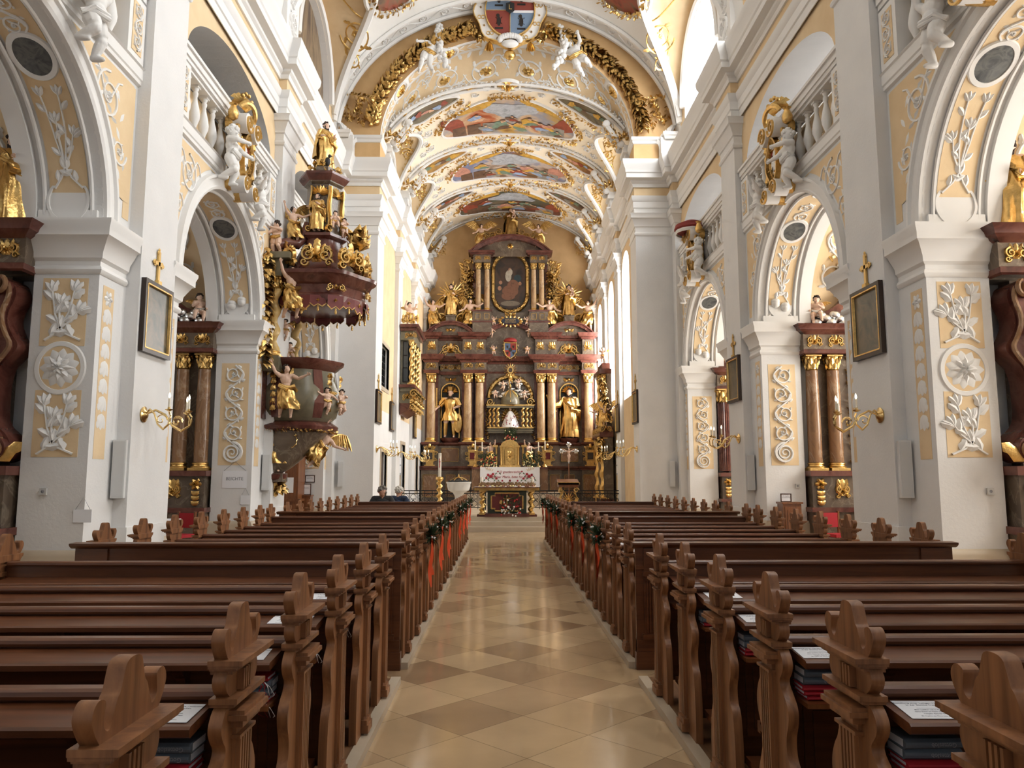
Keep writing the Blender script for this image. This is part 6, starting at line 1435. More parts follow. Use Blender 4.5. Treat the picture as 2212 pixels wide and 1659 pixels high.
# back panel with twisted columns
mb = MB(); mb.mi = 0; mb.box(-.62, -.5, -1.15, 1.05, zp(3.0), zp(6.3)); mb.mi = 1; mb.box(-.5, -.46, -.75, .75, zp(4.4), zp(6.0)); mb.box(-.6, -.15, -1.2, -.75, zp(6.35), zp(6.75)); mb.box(-.65, .05, -1.3, 1.2, zp(6.75), zp(6.9)); mb.box(-.6, -.15, -1.2, -.75, zp(4.1), zp(4.45))
mb.build('back_panel', [MR, MGR], t, 30)
for e in (-1, 1):
    m = MB(); m.tube([(-.42, e*.95, zp(6.95)), (-.36, e*.95, zp(7.15)), (-.2, e*.75, zp(7.28)), (.0, e*.5, zp(7.3)), (.12, e*.35, zp(7.55)), (.2, e*.3, zp(7.9))], [.1,.13,.12,.12,.12,.1], 8); m.build('volute', [MR], t, 50)
for y in (-1.0, .95): column(t, -.33, y, zp(4.47), .13, 1.9, MY, GO, .15, 3.2)
# canopy
mb = MB(); CC = (.5, 0)
P = [(.0,zp(5.75)),(.9,zp(5.75)),(1.08,zp(5.8)),(1.1,zp(5.95)),(1.05,zp(6.0)),(1.05,zp(6.2)),(1.15,zp(6.25)),(1.2,zp(6.36)),(1.3,zp(6.42)),(1.32,zp(6.5)),(.9,zp(6.62)),(.7,zp(6.9)),(.5,zp(7.3)),(.45,zp(7.6))]
mb.lathe(P, 48, (*CC, 0), fn=lambda a, r, z: r*(1+.05*cos(6*a)) if r > .3 else r)
cnp = mb.build('canopy', [MR], t, 40)
g = MB()
for k in range(18):      # scalloped lambrequins with tassels
    a = 2*pi*k/18; r = 1.12*(1+.05*cos(6*a)); g.mi = 1; w = .19; K = lambda u, v, h: (CC[0]+(r+h)*cos(a+u/r), (r+h)*sin(a+u/r), v)
    z0 = zp(5.92); dz = .34 if k % 2 else .27; g.add([K(-w,z0,0), K(w,z0,0), K(w,z0-dz*.72,.01), K(w*.5,z0-dz,.01), K(0,z0-dz*.8,.02), K(-w*.5,z0-dz,.01), K(-w,z0-dz*.72,.01)], [tuple(range(7))])
    g.mi = 0; r_strip(g, K, [(-w,z0-dz*.72),(-w*.5,z0-dz),(0,z0-dz*.8),(w*.5,z0-dz),(w,z0-dz*.72)], .015, .02); r_ros(g, K, 0, z0-.12, .05, .03, 4); g.ell(K(0, z0-dz-.07, .01), (.028,.028,.06), 6, 5); g.ell(K(0, z0-dz-.0, .01), .022, 6, 5)
    if k % 3 == 0: applique(g, K, 0, zp(6.1), .5, .18, 0, .02, .04)
g.build('lambrequin', [GO, mat('lambrequin_red', srgb(112,50,46), .6)], cnp, 40)
g = MB()
for k in range(7):
    a = -2.2+.75*k; K = lambda u, v, h: (CC[0]+(1.12+h)*cos(a)-u*sin(a), (1.12+h)*sin(a)+u*cos(a), v)
    g.cut(); applique(g, K, 0, zp(6.82), .75, .62, 0, .04, .07); r_spiral(g, K, .2, zp(6.98), .12, 1.4, 1, 0, .03, .05); r_spiral(g, K, -.2, zp(6.98), .12, 1.4, -1, pi, .03, .05); r_leaf(g, K, 0, zp(7.0), pi/2, .28, .2, .06)
g.cut(); g.lathe([(.02,0),(.14,.02),(.06,.08),(.2,.22),(.22,.34),(.12,.44),(.16,.5)], 14, (CC[0]+.95, -.35, zp(6.6))); garland(g, [(CC[0]+.95, -.35, zp(7.15)+.06*k) for k in range(8)], .2, 60, 4)
g.split('gilt_cresting', [GO], cnp, 50)
# lantern with niche
mb = MB(); mb.lathe([(.52,zp(7.5)),(.56,zp(7.56)),(.48,zp(7.62)),(.46,zp(7.7)),(.42,zp(8.9)),(.5,zp(8.95)),(.58,zp(9.08)),(.6,zp(9.16)),(.4,zp(9.2)),(.3,zp(9.3)),(.28,zp(9.42))], 6, (*CC, 0), a0=.0, a1=2*pi)
ln = mb.build('lantern', [MG], t, 20); mb = MB(); mb.lathe([(.44,zp(8.92)),(.55,zp(9.0)),(.64,zp(9.12)),(.64,zp(9.18)),(.42,zp(9.24))], 6, (*CC, 0)); mb.cut(); mb.lathe([(.5,zp(7.46)),(.62,zp(7.54)),(.6,zp(7.62)),(.46,zp(7.66))], 6, (*CC, 0)); mb.split('lantern_cornice', [MR], ln, 20)
g = MB()
for a in (-1.57, -.52, .52):
    K = lambda u, v, h: (CC[0]+(.40+h)*cos(a)-u*sin(a), (.40+h)*sin(a)+u*cos(a), v)
    for q in range(9): r_leaf(g, K, 0, zp(8.62), pi*(q+.5)/9, .25, .09, .06)
    for e in (-1, 1): r_strip(g, K, [(e*.22+.02*sin(k), zp(7.75)+.12*k) for k in range(10)], .035, .06); r_spiral(g, K, e*.26, zp(7.75), .09, 1.4, e, 0, .03, .06)
garland(g, [(CC[0]+.26*cos(k*.7), .26*sin(k*.7), zp(9.4)) for k in range(10)], .12, 50, 5); g.build('gilt_shell', [GO], ln, 40)
g = MB()
for k in range(26): pass
garland(g, [(-.5, -1.3, zp(7.0-.15*k)) for k in range(19)], .17, 190, 6); g.cut(); garland(g, [(-.5, 1.15, zp(6.6-.15*k)) for k in range(14)], .12, 90, 7)
for (a, z) in ((-1.9, 3.65), (-.5, 3.7), (.1, 3.7), (1.2, 3.7)):
    K = lambda u, v, h: ((1.0+h)*cos(a)-u*sin(a), (1.0+h)*sin(a)+u*cos(a), v); g.cut(); drop(g, K, 0, zp(4.15), zp(3.2), .16, 5, .05); r_ros(g, K, 0, zp(4.05), .1, .06, 6)
g.cut(); garland(g, [(.93*cos(-2.4+.16*k), .93*sin(-2.4+.16*k), zp(2.76)) for k in range(26)], .05, 150, 8)
g.cut(); garland(g, [(-.36+.02*k, -.5, zp(1.72-.05*k)) for k in range(8)], .13, 70, 9); mb = MB(); g.ell((-.36,-.52,zp(1.62)), (.16,.16,.1), 10, 7); g.lathe([(.02,0),(.12,.06),(.06,.16),(.1,.24),(.04,.3)], 12, (-.36,-.5,zp(1.18))); g.split('gilt_ornament', [GO], t, 50)
mb = MB(); mb.lathe([(.1,zp(1.5)),(.3,zp(1.62)),(.32,zp(1.72)),(.2,zp(1.76))], 16, (-.36,-.52,0)); mb.build('pendant', [MR], t, 40)
pu = lambda x, y, z: (PU[0]+x, PU[1]+y, z)
fig('saint', 'saint_statue', 'gilded saint with open book and dark hair crowning the pulpit canopy', 'statue', pu(.5, 0, 9.42), 1.25, .9, {}, None)
e = thing('eagle_figure', 'small dark eagle at the feet of the saint crowning the pulpit', 'statue', pu(.62, -.22, 9.42)); m = MB(); m.ell((0,0,.12), (.07,.06,.12), 9, 7); m.ell((.05,-.02,.26), .045, 8, 6); m.tube([(.08,-.02,.26), (.13,-.03,.24)], [.018,.003], 5); m.ell((-.08,.02,.08), (.09,.03,.04), 8, 5); m.merge(wing_mb((0,0,.16), -1, .18, .8)); m.build('body', [mat('eagle_dark', srgb(38,36,36), .5)], e, 50)
PF = [('saint', (.46,-.46,7.66), .95, -.2, 'gilded seated figure in the shell niche of the canopy lantern', 0, {}), ('putto_sit', (.9,-.45,7.66), .5, .3, 'cherub on the lantern ledge beside the shell niche', 0, {}), ('putto_hug', (1.05,-.1,7.6), .5, .8, 'cherub on the lantern ledge facing the chancel', 1, {}),
      ('angel_reach', (-.1,-.55,7.28), .95, .5, 'angel with one raised wing on the canopy corner', 0, {}), ('putto_hug', (-.35,-1.05,6.92), .78, -.1, 'cherub with folded arms on the corner pedestal of the canopy', 1, {}),
      ('angel_reach', (.05,-1.05,5.35), 1.25, .6, 'gilded angel reaching up beside the twisted column', 0, {}), ('angel_reach', (.0,-1.05,3.0), 1.25, .25, 'gilded angel with lifted arm on the pulpit basket', 0, {}),
      ('putto_fly', (.85,-.55,3.15), .62, .5, 'cherub clinging to the basket corner', 0, {}), ('putto_hug', (1.1,-.1,3.15), .62, 1.0, 'cherub at the nave edge of the basket', 1, {}),
      ('angel_reach', (-.35,-.6,1.78), 1.15, .2, 'gilded angel carrying the basket on the console', 0, {}), ('angel_reach', (.25,-.35,1.95), 1.15, (0, .75, .6), 'gilded angel leaning outward beneath the basket', 0, {}),
      ('putto_fly', (-.3,-.2,5.0), .5, .4, 'cherub between the twisted columns', 0, {}), ('putto_sit', (-.3,.3,4.5), .5, .4, 'cherub on the parapet between the twisted columns', 0, {})]
for k, p, h, rz, lab, fl, m in PF: fig(k, 'angel_statue' if 'angel' in k else ('saint_statue' if k == 'saint' else 'cherub_statue'), lab+' of the pulpit' if 'pulpit' not in lab else lab, 'statue', pu(*p), h, rz, {**dict(cloth=GO), **m}, 'pulpit figures', flip=bool(fl))
# ------------------------------------------------------------------ chapel altars
def chapel_altar(s, Yf, kind, label):
    """stands on the far wall of a chapel, facing the entrance; e points toward the nave"""
    xc = PX(s, 0, 8.75); t = thing('chapel_altar', label, 'altar', (xc, Yf, 0)); e = -s
    fl = [e*1.9, e*1.42] if kind != 'scroll' else [e*1.86]
    mb = MB(); mb.box(-1.75, 1.75, -.25, 0, 0, 5.2)
    for q in (-1, 1):
        mb.box(q*.95, q*2.12, -.75, 0, 0, .95); mb.box(q*1.05, q*2.08, -.62, 0, .95, 1.7)
        mb.mi = 1; mb.box(q*.9, q*2.17, -.8, 0, .9, 1.0); mb.box(q*1.0, q*2.14, -.7, 0, 1.68, 1.8); mb.mi = 0
    mb.mi = 1; SGm = [(-2.15, -1.0), (1.0, 2.15)]
    mb.mi = 0; mb.box(-2.1, 2.1, -.3, 0, 4.42, 4.95)
    for a, b in SGm: mb.box(a, b, -.66, 0, 4.45, 4.9)
    mb.mi = 1; J = jog(-2.15, 2.15, -.3, [(-2.12,-1.1),(1.1,2.12)], .36)
    mb.sweep([(0,4.4),(.05,4.42),(.05,4.5),(0,4.52)], J); mb.sweep([(0,4.85),(.06,4.88),(.16,4.94),(.18,5.0),(.24,5.06),(0,5.08)], J); mb.box(-2.1, 2.1, -.64, 0, 4.95, 5.07)
    for q in (-1, 1): mb.prism(bez([(q*2.0,5.07),(q*1.9,5.35),(q*1.3,5.5),(q*.9,5.9),(q*.85,6.3),(q*.5,6.3),(q*.5,5.07)], 2), 1, -.35, 0)
    mb.box(-.9, .9, -.3, 0, 5.0, 6.4)
    mb.build('retable', [MG, MR], t, 30)
    g = MB()
    for q in (-1, 1):
        for x in (1.42, 1.9): g.cut(); applique(g, KY(-.66), q*x, 4.68, .34, .3, 0, .02, .03)
        if kind == 'scroll':
            b = MB(); P = bez([(1.72,4.35),(1.95,4.3),(2.05,4.1),(1.9,3.8),(2.0,3.55),(2.12,3.4),(2.0,3.25),(1.85,3.1),(1.83,2.6),(1.86,2.35),(2.06,2.2),(2.12,1.98),(1.98,1.84),(1.8,1.86),(1.68,2.0),(1.7,2.5),(1.68,3.2),(1.7,3.8),(1.62,4.1)], 2)
            b.prism([(q*x, z) for x, z in P], 1, -.58, -.22); b.prism([(q*(x*.8+.36), z) for x, z in P], 1, -.66, -.5)
            for r, z, x in ((.17, 2.03, 1.93), (.13, 4.2, 1.85)): b.tube([(q*x, -.7, z), (q*x, -.2, z)], r, 16); b.tube([(q*x, -.73, z), (q*x, -.2, z)], r*.5, 12)
            o_ = b.build('scroll_pilaster', [MR], t, 40); f_2 = MB(); Kq = lambda u, v, h: (q*u, -.66-h, v); n_ = len(P)//2; Pa = [(x*.8+.36, z) for x, z in P]; r_strip(f_2, Kq, Pa[2:n_], .03, .035); r_strip(f_2, Kq, Pa[n_+4:-2], .03, .035); r_spiral(f_2, lambda u, v, h: (q*u, -.73-h, v), 1.93, 2.03, .17, 2, 1, 2.2, .03, .05, False); r_spiral(f_2, lambda u, v, h: (q*u, -.73-h, v), 1.85, 4.2, .13, 1.8, -1, 1.0, .025, .05, False); f_2.build('scroll_fillet', [MP], o_, 40); g.cut(); r_leaf(g, KY(-.66), q*2.0, 1.86, pi/2-q*.9, .4, .2, .06); r_leaf(g, KY(-.6), q*1.9, 1.85, pi/2, .3, .2, .06)
            g.cut()
            for k in range(2): r_spiral(g, KY(-.68), q*1.75, 1.2+.3*k, .12, 1.5, q, 0, .04, .06)
        elif kind == 'fluted':
            b = MB(); b.lathe([(.19,1.85),(.19,4.0)], 40, (q*1.9,-.42,0), fn=lambda a, r, z: r*(1+.06*cos(20*a))); b.lathe([(.19,1.85),(.19,4.0)], 40, (q*1.35,-.42,0), fn=lambda a, r, z: r*(1+.06*cos(20*a))); b.build('fluted_column', [MR], t, 60)
            for x in (1.9, 1.35): g.cut(); g.merge(corinth(.19, .45), T(q*x, -.42, 3.98)); 
        else:
            for x in (1.9, 1.42): column(t, q*x, -.42, 1.85, .15, 2.56, MP, GO, .14)
        g.cut(); drop(g, KY(-.64), q*1.9, 1.65, 1.05, .28, 3, .06); g.cut(); applique(g, KY(-.64), q*1.42, 1.35, .3, .5, 0, .03, .04)
        g.cut(); garland(g, [(q*.92, -.3, 1.9+.16*k) for k in range(16)], .1, 90, 3)
    g.split('gilt_ornament', [GO], t, 50)
    b = MB(); b.box(-.82, .82, -.3, -.24, 1.9, 4.3); b.build('altar_painting', [painting('chapel_painting', [srgb(30,28,26), srgb(60,50,40), srgb(96,76,58), srgb(50,46,42)], 1.5, seed=8)], t, 0)
    g = MB(); frame_rect(g, KY(-.3), -.86, .86, 1.86, 4.34, .07, .07); g.build('painting_frame', [GO], t, 30)
    b = MB(); b.box(-1.0, 1.0, -1.35, -.75, 0, .95); b.mi = 1; b.grid(lambda u, v: (-1.08+2.16*u, -.72-.68*min(1, v*2) - .012*sin(u*30)*max(0, v-.5), .965 if v < .5 else .965-.36*(v-.5)*2), 30, 8); b.build('mensa', [MR, CL], t, 30)
    return t
CA_ = []
for s, i, kind, lab in ((-1, 0, 'scroll', 'brown marble chapel altar with scroll pilaster at the first arch, pulpit side'), (1, 0, 'scroll', 'brown marble chapel altar with scroll pilaster at the first arch, window side'), (-1, 1, 'col', 'chapel altar with paired marble columns seen through the arch before the pulpit'), (1, 1, 'col', 'chapel altar with paired marble columns through the middle arch, window side'), (1, 2, 'fluted', 'red chapel altar with fluted columns through the arch beside the chancel')):
    Yf = ARCH[i][1]+.42; a = chapel_altar(s, Yf, kind, lab); a['group'] = 'side chapel altars'; CA_.append((a, s, Yf))
    w = 'on the chapel altar, %s, %s arch' % ('pulpit side' if s < 0 else 'window side', ['first', 'middle', 'last'][i]); xc = PX(s, 0, 8.75); e = -s
    if kind == 'scroll':
        fig('putto_fly', 'cherub_statue', 'cherub hovering by the scroll pilaster '+w, 'statue', (xc+e*1.62, Yf-.8, 3.1), .8, .3*e, {}, 'chapel altar figures', flip=s > 0); fig('saint_staff' if s > 0 else 'saint', 'saint_statue', 'gilded saint standing above the cornice '+w, 'statue', (xc+e*1.75, Yf-.45, 5.1), 1.3, .3*e, {}, 'chapel altar figures')
    elif kind == 'col':
        fig('putto_sit', 'cherub_statue', 'cherub above the columns '+w, 'statue', (xc+e*1.72, Yf-.45, 5.05), .72, .5*e, dict(cloth=SI), 'chapel altar figures', flip=s < 0); fig('saint_staff' if s > 0 else 'saint', 'saint_statue', 'gilded saint high on the broken pediment '+w, 'statue', (xc+e*.95, Yf-.45, 6.0 if s > 0 else 5.75), 1.15, .4*e, {}, 'chapel altar figures')
        m = MB()
        for k in range(9): m.ell((.1*k*e-.35*e, .03*sin(k), .14+.1*sin(k*2.1)), (.13,.12,.1), 8, 6)
        c = tag(m.build('cloud_carving', [SI], None, 60), 'silvered cloud carving '+w, 'carving'); c.location = (xc+e*1.3, Yf-.5, 5.1)
# confessional in the third chapel on the pulpit side
t = thing('confessional', 'tall brown confessional standing in the chapel behind the pulpit', 'confessional', (PX(-1, 0, 6.78), 23.82, 0)); mb = MB(); mb.box(-.55, .55, -.4, .4, 0, 2.3); mb.box(-.62, .62, -.46, .44, 2.3, 2.42); mb.box(-.6, .6, -.44, .44, 0, .12); mb.box(-.5, -.05, -.42, -.38, 1.0, 2.1); mb.box(.05, .5, -.42, -.38, 1.0, 2.1); mb.box(-.62, .62, -.45, .44, .95, 1.02); mb.build('body', [WC], t, 25)
mb = MB(); mb.box(.12, .42, -.43, -.42, 1.2, 1.65); mb.build('notice', [PA], t, 0)
# ------------------------------------------------------------------ cartouches on the arcades
def cartouche(s, i, label, red=False):
    a, b = ARCH[i]; c = (a+b)/2; t = thing('cartouche', label, 'cartouche', (PX(s, 0, WALL-.12), c, 7.2), 0, 'coats of arms over the arches'); K = lambda u, v, h: (-s*h, u, v-7.2+.0)
    m = MB(); P = [(.42*cos(q)*(1+.12*cos(3*q)), 8.1+.62*sin(q)*(1+.08*cos(4*q))) for q in [2*pi*k/40 for k in range(40)]]
    n = len(P); m.add([K(u, v, .0) for u, v in P]+[K(u, v, .14) for u, v in P]+[K(0, 8.1, .2)], [(k, (k+1) % n, n+(k+1) % n, n+k) for k in range(n)]+[(n+k, n+(k+1) % n, 2*n) for k in range(n)])
    for e in (-1, 1):
        for z, r in ((8.72, .2), (7.45, .17)): m.tube([K(e*.26, z, .05), K(e*.26, z, .32)], r, 16)
    m.build('shield_body', [ST], t, 40)
    g = MB()
    for e in (-1, 1):
        r_spiral(g, K, e*.26, 8.72, .2, 1.7, e, 0, .035, .36, False); r_spiral(g, K, e*.26, 7.45, .17, 1.7, -e, 0, .03, .36, False)
        g.tube([K(e*(.45+.06*sin(k)), 8.6-.11*k, .16) for k in range(11)], [.05+.015*(k % 2) for k in range(11)], 6)
        for k in range(5): r_leaf(g, K, e*.4, 8.5-.2*k, pi/2-e*1.2, .2, .12, .2)
        g.lathe([(.03,0),(.09,.05),(.11,.15),(.05,.3),(.09,.34)], 10, tuple(K(e*.62, 8.62, .12)))
    r_strip(g, K, [(p[0]*.72, 8.1+(p[1]-8.1)*.75) for p in P+P[:1]], .04, .26)
    if not red:
        g.tube([K(.4*cos(q), 9.02+.1*sin(q)*2, .18+.1*sin(q)) for q in [pi*k/12 for k in range(13)]], .05, 6)
        for k in range(5): r_leaf(g, K, -.36+.18*k, 9.05+.16*sin(pi*k/4), pi/2+.5-.25*k, .24, .14, .24); g.ell(K(-.36+.18*k, 9.27+.16*sin(pi*k/4), .2), .045, 7, 5)
    g.build('gilt_scrolls', [GO], t, 50); arms(t, K, 0, 8.1, .46)
    for o in bpy.data.objects:
        if o.parent == t and o.name.startswith('coat'): o.location = (-s*.14, 0, 0)
    if red:
        m = MB(); m.lathe([(.42,0),(.5,.08),(.46,.2),(.2,.32)], 18, tuple(K(0, 8.85, .18))); m.mi = 1; m.lathe([(.44,-.06),(.47,0),(.45,.07)], 18, tuple(K(0, 8.85, .18)), cap=False); m.build('princely_hat', [mat('hat_red2', srgb(132,44,38), .7), ST], t, 40)
    return t
WH = dict(skin=ST, hair=ST, cloth=ST, wing=ST)
for s, i in ((-1, 0), (1, 0), (-1, 1), (1, 1), (-1, 2), (1, 2)):
    sd = 'pulpit side' if s < 0 else 'window side'; ar = ['first arch', 'middle arch', 'arch next to the chancel'][i]; c = sum(ARCH[i])/2
    cartouche(s, i, 'stucco coat of arms with gilt scrolls over the %s, %s' % (ar, sd), red=(s > 0 and i == 2)); x = PX(s, 0, WALL-.3)
    fig('putto_hug', 'cherub_statue', 'white stucco cherub clasping the shield, %s, %s' % (ar, sd), 'statue', (x, c-.78, 7.25), 1.15, (-pi/2 if s > 0 else pi/2), WH, 'stucco cherubs of the arcades', skip=(), flip=s > 0)
    fig('putto_up', 'cherub_statue', 'white stucco cherub with raised arms, %s, %s' % (ar, sd), 'statue', (x, c+1.05, 6.95), 1.15, (-pi/2 if s > 0 else pi/2), WH, 'stucco cherubs of the arcades', flip=s < 0)
# ------------------------------------------------------------------ arms and putti on the chancel arch
t = thing('arch_cartouche', 'large oval painted coat of arms with letter L at the crown of the chancel arch', 'cartouche', (.3, AY-.12, 16.3)); K = lambda u, v, h: (u, -h-.28*(v), v)
m = MB(); n = 48; f = lambda a: 1+.045*cos(8*a)
def ovr(m, ru, rv, h, mi, n=48, f=lambda a: 1):
    m.add([K(0, 1.05, h)]+[K(ru*f(a)*cos(a), 1.05+rv*f(a)*sin(a), h) for a in [2*pi*k/n for k in range(n)]], [(0, k+1, (k+1) % n+1) for k in range(n)], mi)
P = [(1.18*f(a)*cos(a), 1.05+1.05*f(a)*sin(a)) for a in [2*pi*k/n for k in range(n)]]
m.add([K(u, v, -.1) for u, v in P]+[K(u, v, .1) for u, v in P], [(k, (k+1) % n, n+(k+1) % n, n+k) for k in range(n)]+[tuple(range(2*n-1, n-1, -1))]); m.build('cartouche_border', [ST], t, 30)
m = MB()
for q, mi in ((0, 1), (1, 0), (2, 1), (3, 0)):
    A = [pi/2*q+pi/2*k/12 for k in range(13)]; m.add([K(0, 1.05, .14)]+[K(.82*cos(a), 1.05+.8*sin(a), .14) for a in A], [tuple(range(14))], mi)
m.mi = 2
for u, v in ((-.38, 1.42), (.38, 1.45), (-.38, .72), (.38, .7)):
    r_disc(m, K, u, v, .07, .15, .16, 12); r_disc(m, K, u-.03, v+.17, .06, .06, .165, 10)
    for a, L in ((.9, .3), (2.3, .3), (-.6, .22), (-2.5, .22), (-1.2, .22)): r_leaf(m, K, u, v, a, L, .1, .17)
    m.add([K(u-.14, v-.24, .15), K(u+.14, v-.24, .15), K(u+.14, v-.18, .15), K(u-.14, v-.18, .15)], [(0,1,2,3)])
m.mi = 3; m.add([K(.1, .98, .15), K(.8, .98, .15), K(.8, 1.06, .15), K(.1, 1.06, .15)], [(0,1,2,3)]); m.mi = 4; r_strip(m, K, [(-.8, 1.06), (0, 1.06)], .015, .16); r_strip(m, K, [(0, .3), (0, 1.06)], .02, .16); r_strip(m, K, [(.84*cos(a), 1.05+.82*sin(a)) for a in [2*pi*k/40 for k in range(41)]], .035, .2)
m.build('quartered_shield', [mat('shield_blue', srgb(120,140,164), .7), mat('shield_red', srgb(140,62,48), .7), mat('shield_dark', srgb(40,32,26), .7), CL, GO], t, 0)
m = MB(); m.add([K(u, v, .26) for u, v in ((-.14,.98),(0,.9),(.14,.98),(.14,1.22),(.0,1.26),(-.14,1.22))], [tuple(range(6))]); sb = m.build('inner_shield', [mat('shield_black', srgb(24,22,22), .5)], t, 0)
m = MB(); m.merge(text_mb('L', .26, .004), T(*K(0, 1.08, .29)) @ RX(pi/2)); m.build('letter', [GO], sb, 0)
g = MB()
for k in range(10): a = 2*pi*k/10+.2; r_ring(g, K, 1.0*cos(a)-.06, 1.05+.92*sin(a), .055, .055, .012, .13, 12); r_ring(g, K, 1.0*cos(a)+.06, 1.05+.92*sin(a), .055, .055, .012, .13, 12); r_ros(g, K, 1.0*cos(a+.3), 1.05+.92*sin(a+.3), .06, .13, 6)
r_strip(g, K, [(p[0]*1.01, 1.05+(p[1]-1.05)*1.01) for p in P+P[:1]], .03, .16)
for e in (-1, 1):
    garland(g, [K(e*(1.15+.12*sin(k)), .7-.1*k, .1) for k in range(6)], .13, 40, 3)
    for k in range(4): r_leaf(g, K, e*.7, .15, -pi/2+e*(.5-.3*k), .34, .14, .16)
g.ell(K(0, -.28, .05), (.2,.15,.17), 12, 8); g.build('gilt_detail', [GO], t, 50)
m = MB()
for k in range(13): a = pi*k/12; m.ell(K(.34*cos(a), .12+.14*sin(a), .2), (.1,.09,.1), 8, 6)
m.ell(K(0, .0, .2), (.3,.12,.14), 10, 7); m.build('stucco_mask', [ST], t, 60)
for e, k, p, h, rz in ((-1, 'putto_fly', (-2.75, AY-.3, 15.4), 1.35, .3), (1, 'putto_up', (2.9, AY-.3, 15.25), 1.5, -.4)):
    fig(k, 'cherub_statue', 'large white stucco putto with gold cloth on the chancel arch, %s' % ('pulpit side' if e < 0 else 'window side'), 'statue', p, h, (0, -.45*e, rz), dict(skin=ST, hair=ST, cloth=GO, wing=ST), 'putti of the chancel arch', skip=('wing0', 'wing1'), flip=e < 0)
    m = MB(); rr = random.Random(3)
    for k in range(40): q = k/40; m.ell((e*(-.25+.45*q*(1-q)*2)+rr.uniform(-.1,.1)-e*.3*q, -.1, 1.0-1.6*q+rr.uniform(-.06,.06)), rr.uniform(.06,.1), 7, 5)
    g = tag(m.build('flower_festoon', [ST], None, 60), 'white stucco flower festoon hanging beside the arch cartouche, %s' % ('pulpit side' if e < 0 else 'window side'), 'festoon', 'festoons of the chancel arch'); g.location = (e*2.3, AY-.15, 16.0)
# ------------------------------------------------------------------ oratory box and side shrine in the chancel
Yo = 31.7; xo = PX(-1, Yo, CD)
t = thing('oratory_box', 'projecting oratory box with gilded twisted columns and dark window on the chancel wall', 'oratory', (xo, Yo, 4.1)); D = .5; L = 1.35
mb = MB(); mb.box(0, D, -L, L, .9, 1.1); mb.box(-.1, D-.12, -L+.1, L-.1, .45, .9); mb.mi = 1; mb.box(-.05, D+.1, -L-.1, L+.1, 1.05, 1.17); mb.prism([(0,0),(D-.25,.15),(D-.02,.45),(0,.45)], 1, -L+.1, L-.1); mb.box(0, D+.12, -L-.12, L+.12, 3.3, 3.42); mb.box(0, D+.22, -L-.22, L+.22, 3.42, 3.55); mb.mi = 0; mb.box(0, D, -L, L, 2.95, 3.3); mb.box(0, D-.22, -L+.15, L-.15, 1.15, 3.0); mb.build('box', [MGR, MR], t, 30)
for y in (-L+.08, -.5, .5, L-.08): column(t, D-.08, y, 1.2, .09, 1.75, GO, GO, .14, 4)
mb = MB(); mb.box(.1, D-.2, -L+.13, -L+.16, 1.3, 2.9); 
mb.box(D-.23, D-.2, -1.3, 1.3, 1.3, 2.9); mb.build('window_pane', [mat('grey_glass', srgb(70,76,80), .12)], t, 0)
mb = MB(); 
for z in (1.3, 1.85, 2.35, 2.9): mb.box(.1, D-.2, -L+.11, -L+.14, z-.02, z+.02)
for x in (.1, .33, D-.2): mb.box(x-.02, x+.02, -L+.11, -L+.14, 1.3, 2.9)
mb.build('window_frame', [DK], t, 0)
g = MB(); K = lambda u, v, h: (u, -L-h, v); applique(g, K, .4, 3.12, .5, .22, 0, .02, .04); g.cut(); applique(g, lambda u, v, h: (u, -L+.1-h, v), .3, .68, .4, .3, 0, .03, .05)
g.cut()
for k in range(5): r_spiral(g, K, .1+.13*k, 3.75+.12*sin(k*1.7), .1, 1.5, 1 if k % 2 else -1, k, .025, .05); r_leaf(g, K, .1+.14*k, 3.6, pi/2, .4, .14, .05)
for y in (-L, -.5, .5, L): g.cut(); r_spiral(g, lambda u, v, h: (u, y-h, v), D+.05, .82, .16, 1.6, 1, 0, .06, .1); garland(g, [(D+.05, y, .7-.07*k) for k in range(7)], .12, 40, 5)
g.split('gilt_ornament', [GO], t, 50)
fig('putto_up', 'cherub_statue', 'cherub with spread arm standing on the oratory box', 'statue', (xo+.32, Yo-L+.1, 7.66), .9, .3, {}, None)
Ys = 33.6; xs = PX(1, Ys, CD)
t = thing('side_shrine', 'gilded side shrine with clustered twisted columns on the window wall of the chancel', 'shrine', (xs, Ys, .42)); L = 1.3
mb = MB(); mb.mi = 1; mb.box(-.55, 0, -L, L, 0, .35); mb.mi = 0; mb.box(-.4, 0, -L+.1, L-.1, .35, 2.9); mb.mi = 1; mb.box(-.56, 0, -L-.05, L+.05, 2.9, 3.1); mb.box(-.48, 0, -L, L, 3.1, 3.35); mb.mi = 0; mb.box(-.2, 0, -1.0, 1.0, 3.3, 5.6); mb.mi = 1; mb.box(-.5, 0, -1.1, 1.1, 5.6, 5.8); mb.box(-.35, 0, -.7, .7, 5.8, 6.1); mb.build('body', [MG, MR], t, 30)
for y in (-1.05, -.68, .68, 1.05): column(t, -.38, y, .38, .13, 2.5, GO, GO, .12, 3.5)
for y in (-.8, .8): column(t, -.28, y, 3.38, .1, 2.2, GO, GO, .12, 4)
g = MB(); K = lambda u, v, h: (-.5-h, u, v)
for y in (-1, -.4, .4, 1): g.cut(); applique(g, K, y, 3.2, .5, .25, 0, .03, .05); 
K2 = lambda u, v, h: (u, -L-h, v); g.cut(); applique(g, K2, -.3, 3.22, .5, .25, 0, .03, .05); g.cut(); garland(g, [(-.5, -1.15, 3.0-.14*k) for k in range(8)], .14, 70, 3); g.cut(); garland(g, [(-.5+.05*k, -1.05, 5.6-.25*k) for k in range(9)], .13, 80, 3)
g.split('gilt_ornament', [GO], t, 50)
